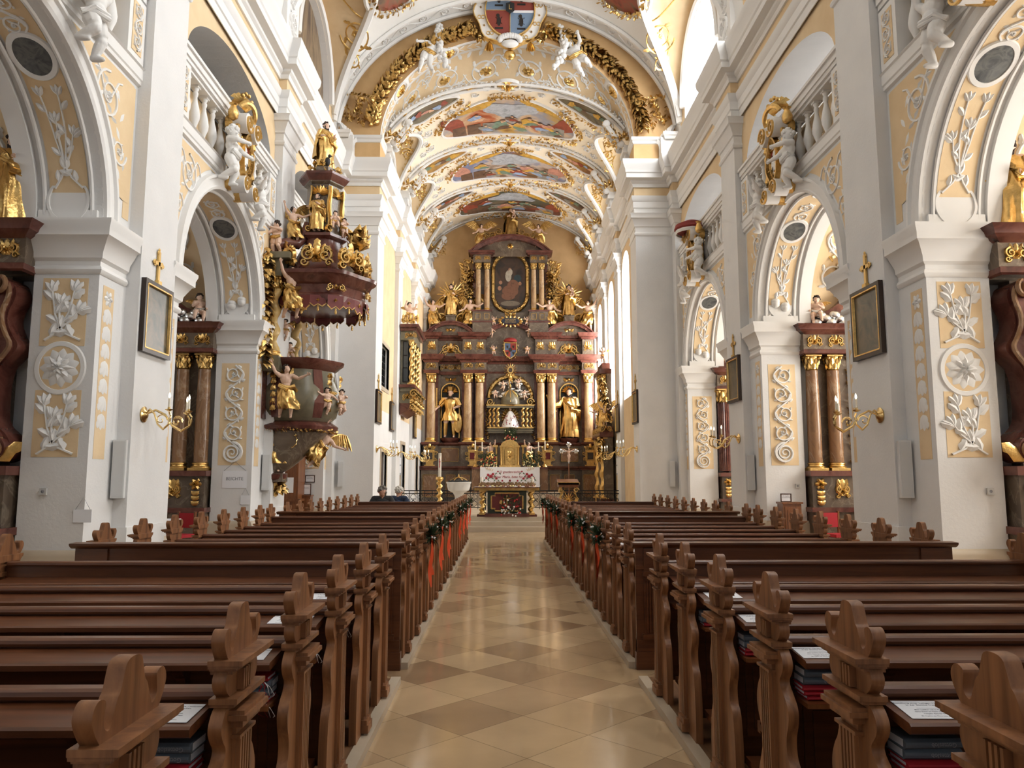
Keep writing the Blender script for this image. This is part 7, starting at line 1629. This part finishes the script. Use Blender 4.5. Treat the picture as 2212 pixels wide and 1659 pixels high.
for k, p, h, lab in (('angel_reach', (-.3,-1.0,3.8), .9, 'gilded angel on the ledge of the side shrine'), ('saint', (-.3,-.35,3.8), 1.1, 'gilded saint in the middle of the side shrine'), ('putto_up', (-.25,-.4,6.55), .7, 'pale cherub on top of the side shrine'), ('angel_stride', (-.3,.8,3.8), .95, 'gilded angel at the far end of the side shrine')):
    fig(k, 'shrine_statue', lab, 'statue', (xs+p[0], Ys+p[1], p[2]), h, -.6, {}, 'side shrine figures')
# ------------------------------------------------------------------ furnishings of the crossing
XF = cx(25.0)
t = thing('folk_altar', 'low altar table with gilded twisted legs and green front with red cross panel', 'altar table', (XF, 25.25, .42))
mb = MB(); mb.box(-.62, .62, -.3, .3, .1, .82); mb.build('green_body', [mat('altar_green', srgb(48,58,42), .45, var=srgb(36,44,32), scale=6)], t, 25)
mb = MB(); mb.box(-.7, .7, -.42, .42, 0, .1); mb.box(-.95, -.62, -.35, .35, .0, .06); mb.box(.62, .95, -.35, .35, 0, .06); mb.build('foot', [MR], t, 25)
mb = MB(); mb.box(-1.03, 1.03, -.45, .45, .82, .9); mb.build('table_edge', [GD], t, 25)
mb = MB(); mb.box(-1.0, 1.0, -.47, .47, .9, .925); mb.build('table_top', [WC], t, 20)
for x in (-.78, .78):
    for y in (-.28, .28):
        m = MB(); m.merge(twisted(.075, .7, 3, .03), T(x, y, .1)); m.box(x-.1, x+.1, y-.1, y+.1, .06, .12); m.box(x-.1, x+.1, y-.1, y+.1, .78, .82); m.build('twisted_leg', [GO], t, 50)
K = KY(-.3); g = MB(); P = [(-.5,.25),(-.38,.25),(-.38,.18),(.38,.18),(.38,.25),(.5,.25),(.5,.65),(.38,.65),(.38,.74),(-.38,.74),(-.38,.65),(-.5,.65)]
m = MB(); m.prism(P, 1, -.31, -.29); rp = m.build('cross_panel', [mat('panel_red', srgb(96,30,26), .5)], t, 0); r_strip(g, K, P+P[:1], .035, .03); r_strip(g, KY(-.315), [(0,.3),(0,.68)], .022, .03); r_strip(g, KY(-.315), [(-.11,.56),(.11,.56)], .022, .03); r_leaf(g, KY(-.315), -.25, .42, .4, .2, .14, .02); r_leaf(g, KY(-.315), -.05, .42, 2.6, .16, .12, .02); g.build('gilt_cross', [GO], rp, 30)
t = thing('lace_runner', 'white lace cloth hanging over both ends of the low altar table', 'cloth', (XF, 25.25, 1.348)); mb = MB(); mb.grid(lambda u, v: ((-1.06+2.12*u), -.4+.8*v, .004+.003*sin(u*40)), 40, 4)
for e in (-1, 1): mb.grid(lambda u, v: (e*(1.055+.01*sin(v*14)), -.3+.6*u, .004-.45*v), 12, 8)
mb.build('linen', [CL], t, 60)
def altar_candle(): 
    t = bpy.data.objects.new('altar_candle', None); COL.objects.link(t); m = MB(); m.lathe([(.09,0),(.1,.02),(.06,.06),(.08,.1),(.05,.12)], 12); m.build('holder', [GO], t, 40); m = MB(); m.lathe([(.04,.12),(.04,.3),(.0,.305)], 12); m.build('candle', [WAX], t, 40); return t
a = altar_candle(); a.location = (XF-.82, 25.15, 1.36); tag(a, 'thick white candle in gilt holder on the low altar, pulpit-side end', 'candle', 'candles on the low altar'); dup(a, (XF+.82, 25.15, 1.36), None, 'thick white candle in gilt holder on the low altar, window-side end')
o = flowers(.85, .04, 31, [YEF, mat('dried_rose', srgb(170,120,96), .8)], 200, mat('dried_leaf', srgb(160,130,96), .8)); o.location = (XF, 25.0, 1.36); tag(o, 'low row of dried flowers along the front edge of the low altar', 'flowers')
o = flowers(.36, .7, 33, [WHF, WHF, REDF], 190); o.location = (XF+.12, 24.98, .42); o.scale = (.85, 1, .9); tag(o, 'white and red floral arrangement on the step before the low altar', 'flowers')
# lectern, font, paschal candle, processional cross
t = thing('lectern', 'carved lectern with gilded scroll legs and golden sunburst', 'lectern', (cx(25.5)+1.98, 25.5, .42)); mb = MB(); mb.prism([(-.3,1.0),(.28,1.12),(.28,1.18),(-.3,1.06)], 0, -.34, .34); mb.box(-.32, .32, -.25, .25, .92, 1.02); mb.box(-.28, .28, -.22, .22, 0, .06); mb.build('desk', [WC], t, 25)
g = MB()
for e in (-1, 1): g.tube([(e*.25,-.15,.06), (e*.2,-.16,.3), (e*.28,-.17,.55), (e*.2,-.17,.75), (e*.27,-.16,.92)], [.06,.045,.06,.05,.06], 8); r_spiral(g, KY(-.2), e*.25, .82, .08, 1.5, e, 0, .03, .04)
for k in range(16): a = 2*pi*k/16; r_leaf(g, KY(-.1), .05*cos(a), .5+.05*sin(a), a, .24 if k % 2 else .18, .03, .02)
r_ros(g, KY(-.1), 0, .5, .08, .03); g.box(-.36, .36, -.3, -.27, 1.0, 1.08); g.build('gilt_legs', [GO], t, 40)
t = thing('baptismal_font', 'white stone baptismal font bowl on carved foot with dark lid', 'font', (cx(27.5)-1.72, 27.5, .42)); m = MB(); m.lathe([(.25,0),(.26,.05),(.16,.12),(.12,.4),(.14,.6),(.2,.7),(.36,.78),(.41,.92),(.41,1.0),(.44,1.04),(.44,1.08),(.36,1.08)], 28); m.build('bowl', [mat('font_stone', (.78,.76,.72), .4)], t, 40)
m = MB(); m.lathe([(.36,1.08),(.37,1.12),(.2,1.15),(.0,1.16)], 24); lid = m.build('lid', [DK], t, 40); g = MB()
for k in range(6): a = 2*pi*k/6; g.tube([(.3*cos(a), .3*sin(a), 1.12), (.18*cos(a), .18*sin(a), 1.2), (.0, 0, 1.24)], .015, 5)
g.lathe([(.02,1.2),(.04,1.25),(.01,1.35)], 8); g.build('lid_crest', [GO], lid, 40)
t = thing('paschal_candle', 'tall white paschal candle on gilded twisted stand', 'candle', (cx(25.6)-2.2, 25.6, .42)); m = MB(); m.merge(twisted(.07, 1.05, 5, .03), T(0, 0, .1)); m.lathe([(.16,0),(.16,.04),(.08,.1)], 14); m.lathe([(.07,1.12),(.13,1.18),(.12,1.24),(.05,1.26)], 14); m.build('stand', [GO], t, 50); m = MB(); m.lathe([(.05,1.24),(.05,2.02),(.0,2.03)], 14); cd = m.build('candle', [WAX], t, 40)
m = MB(); K = KY(-.052); r_strip(m, K, [(0,1.55),(0,1.85)], .012, .004); r_strip(m, K, [(-.03,1.74),(.03,1.74)], .012, .004); m.build('candle_cross', [RD], cd, 0)
t = thing('processional_cross', 'processional crucifix with silver ends on tall dark pole', 'cross', (cx(29)+2.25, 29, .42)); m = MB(); m.tube([(0,0,0), (0,0,1.75)], .022, 8); m.lathe([(.2,0),(.2,.04),(.04,.1)], 14); m.build('pole', [WC], t, 40); m = MB(); m.box(-.02, .02, -.015, .015, 1.75, 2.45); m.box(-.27, .27, -.015, .015, 2.18, 2.22)
for u, v in ((-.27,2.2),(.27,2.2),(0,2.45)): r_ros(m, KY(-.02), u, v, .1, .03, 6)
cr = m.build('cross', [SI], t, 30); me, g_, Q, hs = body_mesh({'elL': (-.24,0,.86), 'haL': (-.4,0,.93), 'elR': (.24,0,.86), 'haR': (.4,0,.93), 'knL': (-.04,-.04,.27), 'knR': (.04,-.04,.27)}, .02); me.materials.append(SK); fo = link('corpus', me, cr); fo.scale = (.5,)*3; fo.location = (0, -.05, 1.8)
# wrought iron communion rail
t = thing('communion_rail', 'black wrought iron communion rail across the chancel with gate gap in the middle', 'railing', (cx(30.6), 30.6, .42)); xs_ = []
for a, b in ((-4.45, -.9), (.9, 4.45)):
    m = MB(); m.box(a, b, -.03, .03, .70, .74); m.box(a, b, -.02, .02, .06, .09); m.box(a, b, -.02, .02, .60, .63)
    n = 12
    for k in range(n+1): x = a+(b-a)*k/n; m.box(x-.012, x+.012, -.012, .012, 0, .72)
    for k in range(n):
        x0, x1 = a+(b-a)*k/n, a+(b-a)*(k+1)/n; xm = (x0+x1)/2
        for e in (-1, 1):
            m.tube([(xm+e*(x1-x0)*.38*sin(pi*q/6), 0, .1+.5*q/12*1.0) for q in range(13)], .009, 4); m.tube([(xm-e*.05+e*.08*cos(q*.7)*(1-q/12), 0, .34+.1*sin(q*.7)*(1-q/12)) for q in range(11)], .008, 4)
    m.build('rail_wing', [BK], t, 30)
for e in (-1, 1):
    m = MB(); 
    for y in (0, -.55): m.box(e*.9-.02, e*.9+.02, y-.02, y+.02, 0, .8); m.ell((e*.9, y, .83), .04, 8, 6)
    m.box(e*.9-.015, e*.9+.015, -.55, 0, .7, .74); m.build('gate_post', [BK], t, 30)
m = MB()
for k in range(2): x = 3.6-.0*k
r_strip(m, KY(-.03), [(3.4,.3),(3.4,.55)], .025, .02); r_strip(m, KY(-.03), [(3.28,.46),(3.52,.46)], .025, .02); m.build('gilt_cross', [GO], t, 30)
# ------------------------------------------------------------------ station paintings, sconces, loudspeakers
def station(w, h):
    t = bpy.data.objects.new('station_painting', None); COL.objects.link(t); K = KY(-.03); m = MB()
    m.box(-w/2, w/2, -.03, 0, 0, h); fr = None
    cv = m.build('canvas', [painting('station_canvas', [srgb(58,58,52), srgb(84,84,76), srgb(112,100,84), srgb(70,72,66)], 2.2, .3, seed=3)], t, 0)
    m = MB()
    for a, b, c, d in ((-w/2-.06, w/2+.06, -.06, 0), (-w/2-.06, w/2+.06, h, h+.06), (-w/2-.06, -w/2, 0, h), (w/2, w/2+.06, 0, h)): m.box(a, b, -.07, 0, c, d)
    fr = m.build('frame', [mat('frame_dark', srgb(44,28,20), .35)], t, 20); m = MB(); frame_rect(m, KY(-.045), -w/2+.01, w/2-.01, .01, h-.01, .02, .03); m.build('gilt_inner_frame', [GO], fr, 30)
    m = MB(); m.box(-.03, .03, -.035, -.005, h+.06, h+.58); m.box(-.13, .13, -.035, -.005, h+.36, h+.42); m.box(-.06, .06, -.06, 0, h+.04, h+.12)
    for u, v in ((-.13,h+.39),(.13,h+.39),(0,h+.58)):
        for q in range(3): a = q*2*pi/3+pi/2+(0 if v > h+.5 else (pi/2 if u < 0 else -pi/2)); m.ell((u+.03*cos(a), -.02, v+.03*sin(a)), (.03,.014,.03), 7, 5)
    m.build('gilt_cross', [mat('cross_gold', srgb(214,178,110), .35, .8)], t, 30); return t
st_ = station(.84, .98); ST_L = []
def put_station(x, y, z, rz, lab, first=[0], sc=1):
    o = st_ if not first[0] else dup(st_); first[0] = 1; o.location = (x, y, z); o.rotation_euler = (0, 0, rz); o.scale = (sc,)*3; tag(o, lab, 'painting', 'stations of the cross')
for s, sd in ((-1, 'pulpit side'), (1, 'window side')):
    rz = pi/2*(-s)*-1 if s < 0 else -pi/2
    rz = pi/2 if s < 0 else -pi/2
    put_station(PX(s, 0, PIL-.005), 11.78, 3.55, rz, 'framed station painting with gilt cross on the first pilaster, '+sd)
    if s > 0: put_station(PX(s, 0, PIL-.005), 18.75, 3.53, rz, 'framed station painting with gilt cross on the second pilaster, '+sd)
    put_station(PX(s, 25.8, CD-.005), 25.75, 3.48, rz, 'framed station painting with gilt cross on the arch jamb, '+sd)
    for k, y in enumerate((29.5 if s < 0 else 30.35, 34.95)):
        if s > 0 and k: continue
        put_station(PX(s, y, (CW if s < 0 and not k else CD)-.005), y, 3.45, rz, 'framed station painting on the %s chancel pilaster, %s' % (['first', 'second'][k], sd))
def sconce():
    t = bpy.data.objects.new('wall_sconce', None); COL.objects.link(t); m = MB()      # arms reach out along -y
    m.M = RX(pi/2); m.lathe([(.0,0),(.11,0),(.12,.02),(.07,.04),(.05,.06),(.0,.07)], 16); m.M = None; bp = m.build('wall_plate', [BR], t, 40)
    for k, (dx, L) in enumerate(((-.32, .55), (0, .72), (.32, .55))):
        m = MB(); P = [(0,-.04,0), (dx*.3,-L*.25,.07), (dx*.6,-L*.45,.0), (dx*.8,-L*.6,-.16), (dx,-L*.8,-.24), (dx*1.1,-L*.98,-.16), (dx*1.05,-L,-.04), (dx,-L*.93,.03)]; 
        Pq = []
        for i in range(len(P)-1):
            for q in range(3): Pq.append(V(P[i]).lerp(V(P[i+1]), q/3))
        m.tube(Pq, .014, 6); m.tube([V((dx*.85,-L*.7-.09*cos(q*.6)*(1-q/14), -.1+.09*sin(q*.6)*(1-q/14))) for q in range(13)], .009, 5); c = V((dx,-L*.93,.04)); m.lathe([(.012,-.02),(.05,.0),(.055,.012),(.018,.02),(.02,.045)], 12, tuple(c)); ar = m.build('arm', [BR], t, 50)
        m = MB(); m.lathe([(.016,.04),(.016,.17),(.0,.175)], 10, tuple(c)); m.build('candle_sleeve', [WAX], ar, 40); m = MB(); m.lathe([(.008,.175),(.017,.2),(.012,.23),(.0,.26)], 8, tuple(c)); m.build('bulb', [mat('bulb', (1,.95,.85), .2, emit=(1,.86,.6), est=4)], ar, 60)
    return t
sc_ = sconce(); f_ = 0
for s, sd in ((-1, 'pulpit side'), (1, 'window side')):
    for d, y, lab in ((PIL, 11.6, 'first pilaster'), (PIL, 18.6, 'second pilaster'), (CD, 25.7, 'arch jamb'), (CD, 30.3, 'first chancel pilaster'), (CD, 34.9, 'second chancel pilaster')):
        if lab == 'second chancel pilaster' and s > 0: continue
        o = sc_ if not f_ else dup(sc_); f_ = 1; o.location = (PX(s, y, d), y, 2.58); o.rotation_euler = (0, 0, pi/2 if s < 0 else -pi/2)
        tag(o, 'brass three-armed wall sconce with candle bulbs on the %s, %s' % (lab, sd), 'sconce', 'brass wall sconces')
sp_ = None
for s, sd in ((-1, 'pulpit side'), (1, 'window side')):
    for x, y, lab in ((PX(s, 0, 5.61), 11.16, 'first pier'), (PX(s, 0, 5.61), 18.1, 'second pier'), (PX(s, 0, 5.33), 25.12, 'arch pier')):
        if sp_ is None:
            o = sp_ = thing('column_loudspeaker', '', 'loudspeaker'); m = MB(); m.box(-.085, .085, -.06, .08, 0, .82); m.build('cabinet', [mat('speaker_white', (.72,.72,.71), .5)], o, 20); m = MB(); m.box(-.072, .072, -.068, -.058, .02, .8); m.build('grille', [SPK], o, 0)
        else: o = dup(sp_)
        o.location = (x, y, 1.36); o.rotation_euler = (0, 0, .25*s*-1); tag(o, 'slim grey column loudspeaker on the %s, %s' % (lab, sd), 'loudspeaker', 'column loudspeakers')
# ------------------------------------------------------------------ notices, sockets, cabinets
yb = ARCH[1][1]-.006
t = thing('confession_sign', 'white sheet reading BEICHTE on the pier before the pulpit', 'sign', (-5.87, yb, 1.42)); m = MB(); m.box(-.27, .27, -.006, 0, 0, .38); m.build('sheet', [PA], t, 0); m = MB(); m.merge(text_mb('BEICHTE', .1, .001), T(0, -.008, .2) @ RX(pi/2)); m.build('lettering', [INK], t, 0)
m = MB(); m.tube([(-.24,-.004,.38), (0,-.006,.58), (.24,-.004,.38)], .004, 4); m.ell((0,-.008,.58), .012, 6, 5); m.build('string', [INK], t, 0)
for lab, x, y, z, w, h in (('small white card hanging from a nail on the pier before the pulpit', -5.62, yb, 1.06, .2, .2), ('white card hanging from a nail on the first pier, pulpit side', -5.52, ARCH[0][1]-.006, 1.06, .24, .17)):
    t = thing('hanging_card', lab, 'card', (x, y, z), 0, None); m = MB(); m.box(-w/2, w/2, -.008, 0, 0, h); m.build('card', [PA], t, 0); m = MB(); m.tube([(-w*.4,-.004,h), (0,-.005,h+.16), (w*.4,-.004,h)], .003, 4); m.build('string', [INK], t, 0)
for lab, x, y in (('grey wall socket beside the chapel altar at the first arch, pulpit side', -6.05, ARCH[0][1]-.006), ('grey wall socket beside the chapel altar at the first arch, window side', 6.6, ARCH[0][1]-.006), ('grey wall socket on the second pier, window side', 6.62, ARCH[1][1]-.006)):
    t = thing('wall_socket', lab, 'socket', (x, y, 1.42)); m = MB(); m.box(-.045, .045, -.03, 0, 0, .09); m.build('cover', [mat('socket_grey', (.55,.54,.52), .5)], t, 0); m = MB(); m.M = T(0, -.031, .045) @ RX(pi/2); m.lathe([(.022,0),(.0,.002)], 12); m.build('insert', [INK], t, 0)
def cabinet(x, y, lab, two):
    t = thing('wooden_cabinet', lab, 'cabinet', (x, y, 0)); m = MB(); m.box(-.2, .2, -.35, 0, 0, 1.08); m.box(-.23, .23, -.38, 0, 1.08, 1.12); m.box(-.22, .22, -.37, 0, 0, .1); m.build('body', [WC], t, 20); m = MB(); m.box(-.16, .16, -.365, -.35, .15, 1.02); m.box(-.11, .11, -.375, -.365, .22, .95); d = m.build('door', [WC], t, 20); m = MB(); m.ell((.12, -.385, .6), .015, 7, 5); m.build('knob', [BR], d, 60)
cabinet(-5.98, 24.3, 'small wooden cabinet by the pier behind the pulpit', 1); cabinet(6.32, 17.3, 'small wooden cabinet by the second pier, window side', 0)
for nm, x, y, z, w, h, lab in (('framed_notice', -5.95, 24.2, 1.12, .27, .34, 'framed notice standing on the cabinet behind the pulpit'), ('framed_notice', -5.9, 24.385, 1.5, .3, .22, 'small brown framed notice hung on the wall above the cabinet behind the pulpit'), ('framed_picture', 6.28, 17.2, 1.12, .24, .18, 'small framed picture standing on the cabinet by the second pier, window side')):
    t = thing(nm, lab, 'frame', (x, y, z)); m = MB()
    for a, b, c, d in ((-w/2, w/2, 0, .02), (-w/2, w/2, h-.02, h), (-w/2, -w/2+.02, 0, h), (w/2-.02, w/2, 0, h)): m.box(a, b, -.02, .0, c, d)
    m.build('frame', [mat('thin_frame', srgb(70,40,26), .4)], t, 0); m = MB(); m.box(-w/2+.02, w/2-.02, -.012, -.004, .02, h-.02); m.build('sheet', [PA], t, 0); m = MB(); m.merge(text_mb('Zur Basilika\nFrauenkirchen', .03, .0005), T(0, -.0135, h*.6) @ RX(pi/2)); m.build('printing', [INK], t, 0)
# table with books by the chapel altar, chair
for s, y, lab in ((-1, 16.2, 'red-seated wooden chair in the side chapel before the pulpit'), (1, 16.2, 'red-seated wooden chair in the middle side chapel, window side')):
    t = thing('chapel_chair', lab, 'chair', (PX(s, 0, 6.75), y, 0), .3*s, 'chapel chairs'); m = MB()
    for i, (a, b) in enumerate(((-.2,-.2),(.2,-.2),(-.2,.2),(.2,.2))): m = MB(); m.box(a-.02, a+.02, b-.02, b+.02, 0, .44 if b < 0 else .95); m.build('leg', [WC], t, 0)
    m = MB(); m.box(-.23, .23, -.23, .23, .44, .5); m.build('seat', [RD], t, 0); m = MB(); m.box(-.2, .2, .185, .215, .62, .92); m.build('backrest', [RD], t, 0)
t = thing('book_table', 'small table with white cloth at the edge of the chapel before the pulpit', 'table', (PX(-1, 0, 7.0), 15.6, 0)); m = MB(); m.box(-.35, .35, -.3, .3, .8, .83)
m.build('table_top', [WC], t, 0)
for a in (-.3, .3):
    for b in (-.25, .25): m = MB(); m.box(a-.025, a+.025, b-.025, b+.025, 0, .8); m.build('leg', [WC], t, 0)
m = MB(); m.grid(lambda u, v: (-.38+.76*u, -.33+.66*v, .832), 4, 4); m.grid(lambda u, v: (.38+.006*sin(u*20)*v, -.33+.66*u, .832-.22*v), 12, 4); m.grid(lambda u, v: (-.38+.76*u, -.33-.006*sin(u*20)*v, .832-.22*v), 12, 4); m.build('cloth', [CL], t, 40)
# wall notice board, door leaf, grille window in the chancel
t = struct(MB().box(PX(-1, 28, CW+.1), PX(-1, 28, CW+.14), 27.3, 28.6, .42, 2.55).build('door_1', [mat('door_dark', srgb(60,44,34), .5)], None, 0))
m = MB(); 
for a, b, c, d in ((27.15,28.75,2.55,2.7),(27.15,27.3,.42,2.55),(28.6,28.75,.42,2.55)): m.box(PX(-1,28,CW-.03), PX(-1,28,CW+.05), a, b, c, d)
m.build('door_frame', [STN], t, 0)
for nm, a, b, c, d in (('window_17', 27.0, 28.75, 4.85, 6.35), ('window_18', 32.0, 33.2, 1.0, 3.0), ('window_19', 36.6, 37.6, 1.0, 2.6)):
    yc = (a+b)/2; m = MB(); m.box(PX(-1,yc,CW+.2), PX(-1,yc,CW+.22), a, b, c, d); w = struct(m.build(nm, [mat('grille_glass', srgb(52,54,56), .15)], None, 0)); m = MB()
    for k in range(5): y = a+(b-a)*k/4; m.box(PX(-1,yc,CW+.12), PX(-1,yc,CW+.18), y-.02, y+.02, c, d)
    for k in range(7): z = c+(d-c)*k/6; m.box(PX(-1,yc,CW+.13), PX(-1,yc,CW+.17), a, b, z-.012, z+.012)
    m.build('window_grille', [BK], w, 0); m = MB()
    for q in ((a-.12, b+.12, c-.14, c), (a-.12, b+.12, d, d+.14), (a-.12, a, c, d), (b, b+.12, c, d)): m.box(PX(-1,yc,CW-.03), PX(-1,yc,CW+.06), *q)
    m.build('window_frame', [STN], w, 0)
t = thing('notice_board', 'grey notice board with paper slots on the chancel wall, window side', 'board', (PX(1, 31.6, CW)-.03, 31.6, 1.75), -pi/2); m = MB(); m.box(-.3, .3, -.03, 0, 0, .75); m.build('board', [mat('board_grey', srgb(150,158,166), .5)], t, 0); m = MB()
for i in range(4):
    for j in range(2): m.box(-.25+.13*i, -.15+.13*i, -.036, -.03, .08+.34*j, .36+.34*j)
m.build('sheets', [PA], t, 0)
dup(t, (PX(-1, 31.6, CW)+.03, 31.6, 1.75), pi/2, 'grey notice board with paper slots on the chancel wall, pulpit side')
# ------------------------------------------------------------------ two people behind the front pews
def person(lab, loc, rz, J, shirt, trous, haircol, seed, long=0):
    me, g, Q, hs = body_mesh(J, .0125); t = thing('person', lab, 'person', loc, rz, None, 1.66); me.materials.clear(); me.materials.append(mat('skin_%d' % seed, srgb(206,156,130), .55)); link('body', me, t)
    m = hair_mb(Q, hs, long, seed, 40); m.build('hair', [haircol], t, 80); p, c, n = g['pel'], g['chest'], g['neck']
    m = robe_mb([(n+V((0,0,-.03)), .06, .055, .1), (n+V((0,0,-.055)), .135, .075, .1), (c+V((0,0,.0)), .138, .11, .2), (p.lerp(c, .45), .132, .115, .4), (p+V((0,0,.0)), .135, .12, .4), (p+V((0,0,-.03)), .13, .12, .3)], 40, 7, .05, seed)
    for s in 'LR': limb(m, [g['sh'+s], g['el'+s].lerp(g['sh'+s], .1)], [.06, .052]); limb(m, [g['sh'+s], c+V((0,0,.06))], [.058, .06])
    m.build('shirt', [shirt], t, 60); m = MB()
    for s in 'LR': limb(m, [g['hi'+s], g['kn'+s], g['an'+s]+V((0,0,.02))], [.085, .062, .045])
    m.ell(p+V((0,0,-.02)), (.115,.1,.08), 12, 8); m.build('trousers', [trous], t, 60); m = MB()
    for s in 'LR': f = g['an'+s]; m.ell(f+V((0,-.05,-.02)), (.035,.085,.03), 10, 7)
    m.build('shoe', [DK], t, 60); return t
SEAT = {'pel': (0,0,.30), 'chest': (0,-.02,.50), 'neck': (0,-.03,.62), 'head': (0,-.055,.695), 'shL': (-.12,-.02,.575), 'shR': (.12,-.02,.575), 'hiL': (-.06,-.02,.28), 'knL': (-.08,-.26,.29), 'anL': (-.075,-.25,.05), 'hiR': (.06,-.02,.28), 'knR': (.08,-.26,.29), 'anR': (.075,-.25,.05)}
p1 = person('seated person with short grey hair in a black shirt looking down, behind the front pews', (-3.15, 21.0, .12), .15, {**SEAT, 'elL': (-.2,-.06,.42), 'haL': (-.12,-.22,.40), 'elR': (.2,-.08,.42), 'haR': (.1,-.24,.42), 'look': (.1,-.85,-.5)}, mat('black_shirt', (.012,.012,.014), .8), mat('grey_trousers', (.1,.1,.12), .8), mat('grey_hair', srgb(120,112,104), .8), 41)
p2 = person('seated person with white hair in a blue patterned top, back to the camera', (-2.85, 21.85, .1), pi-.25, {**SEAT, 'elL': (-.19,-.1,.42), 'haL': (-.1,-.25,.4), 'elR': (.19,-.1,.42), 'haR': (.1,-.25,.4), 'look': (0,-1,-.2)}, mat('blue_print', srgb(44,62,92), .8, var=srgb(16,20,34), scale=30), mat('dark_trousers', (.05,.05,.07), .8), mat('white_hair', srgb(214,208,198), .8), 42)
for lab, loc, rz in (('plain wooden stool under the person in the black shirt', (-3.15, 21.02, 0), .15), ('plain wooden stool under the person in the blue top', (-2.85, 21.83, 0), pi-.25)):
    t = thing('wooden_stool', lab, 'stool', loc, rz); m = MB(); m.box(-.2, .2, -.17, .2, .45, .5); m.build('seat', [WC], t, 0)
    for a in (-.17, .17):
        for b in (-.14, .17): m = MB(); m.box(a-.02, a+.02, b-.02, b+.02, 0, .45); m.build('leg', [WC], t, 0)
t = thing('covered_table', 'low table with red and white striped cloth beside the seated people', 'table', (-1.95, 22.6, 0)); m = MB(); m.box(-.7, .7, -.3, .3, .70, .73); m.build('table_top', [WC], t, 0)
for a in (-.6, .6):
    for b in (-.25, .25): m = MB(); m.box(a-.025, a+.025, b-.025, b+.025, 0, .7); m.build('leg', [WC], t, 0)
m = MB(); n = 28
for k in range(n): x0, x1 = -.74+1.48*k/n, -.74+1.48*(k+1)/n; m.mi = 1 if k % 4 == 1 else 0; m.add([(x0,-.34,.45), (x1,-.34,.45), (x1,-.33,.735), (x0,-.33,.735), (x1,.33,.735), (x0,.33,.735)], [(0,1,2,3), (3,2,4,5)])
m.build('striped_cloth', [CL, mat('stripe_red', srgb(190,70,60), .8)], t, 0)
# ------------------------------------------------------------------ camera, light, view
cam = bpy.data.cameras.new('camera'); co = bpy.data.objects.new('camera', cam); COL.objects.link(co)
cam.sensor_fit = 'HORIZONTAL'; cam.sensor_width = 36; cam.lens = 36*1680/2212; cam.clip_end = 200; cam.clip_start = .05
pt = math.atan((1031.5-829.5)/1680); yw = math.atan((1106-1081)/1680*cos(pt))
co.location = (0, 0, 1.65); co.rotation_euler = (pi/2+pt, 0, -yw); S.camera = co
wd = bpy.data.worlds.new('sky'); S.world = wd; wd.use_nodes = True; bg = wd.node_tree.nodes['Background']; bg.inputs['Color'].default_value = (.93, .96, 1, 1); bg.inputs['Strength'].default_value = .32
def area(name, loc, rot, sx, sy, power, col=(1,1,1)):
    l = bpy.data.lights.new(name, 'AREA'); l.shape = 'RECTANGLE'; l.size = sx; l.size_y = sy; l.energy = power; l.color = col
    o = bpy.data.objects.new(name, l); COL.objects.link(o); o.location = loc; o.rotation_euler = rot; return o
for k in range(3):      # daylight through the chancel windows
    yc = (RIB[k]+RIB[k+1])/2+.1; area('window_daylight', (PX(1, yc, CW+.4), yc, 7.2), (0, pi/2, 0), 4.6, 1.7, 310, (1, .98, .94))
for i, (a, b) in enumerate(ARCH): area('chapel_daylight', (PX(1, 0, 10.5), (a+b)/2, 4.6), (0, pi/2, 0), 3.8, 1.9, 250, (1, .95, .86))
for k in range(4): area('clerestory_daylight', (PX(1, 0, 5.7), 21.9-6.95*k, 14.2), (0, pi/2*.72, 0), 3.2, 3.6, 330, (.93, .97, 1))
S.view_settings.view_transform = 'Standard'; S.view_settings.look = 'None'; S.view_settings.gamma = 1; S.view_settings.exposure = .3
S.cycles.use_denoising = True; S.cycles.max_bounces = 5; S.cycles.diffuse_bounces = 3; S.cycles.glossy_bounces = 2; S.cycles.use_adaptive_sampling = True; S.cycles.adaptive_threshold = .1; S.cycles.adaptive_min_samples = 12; S.cycles.sample_clamp_indirect = 6

for m in bpy.data.materials:
    if m.name.startswith('bulb'): m.cycles.emission_sampling = 'NONE'
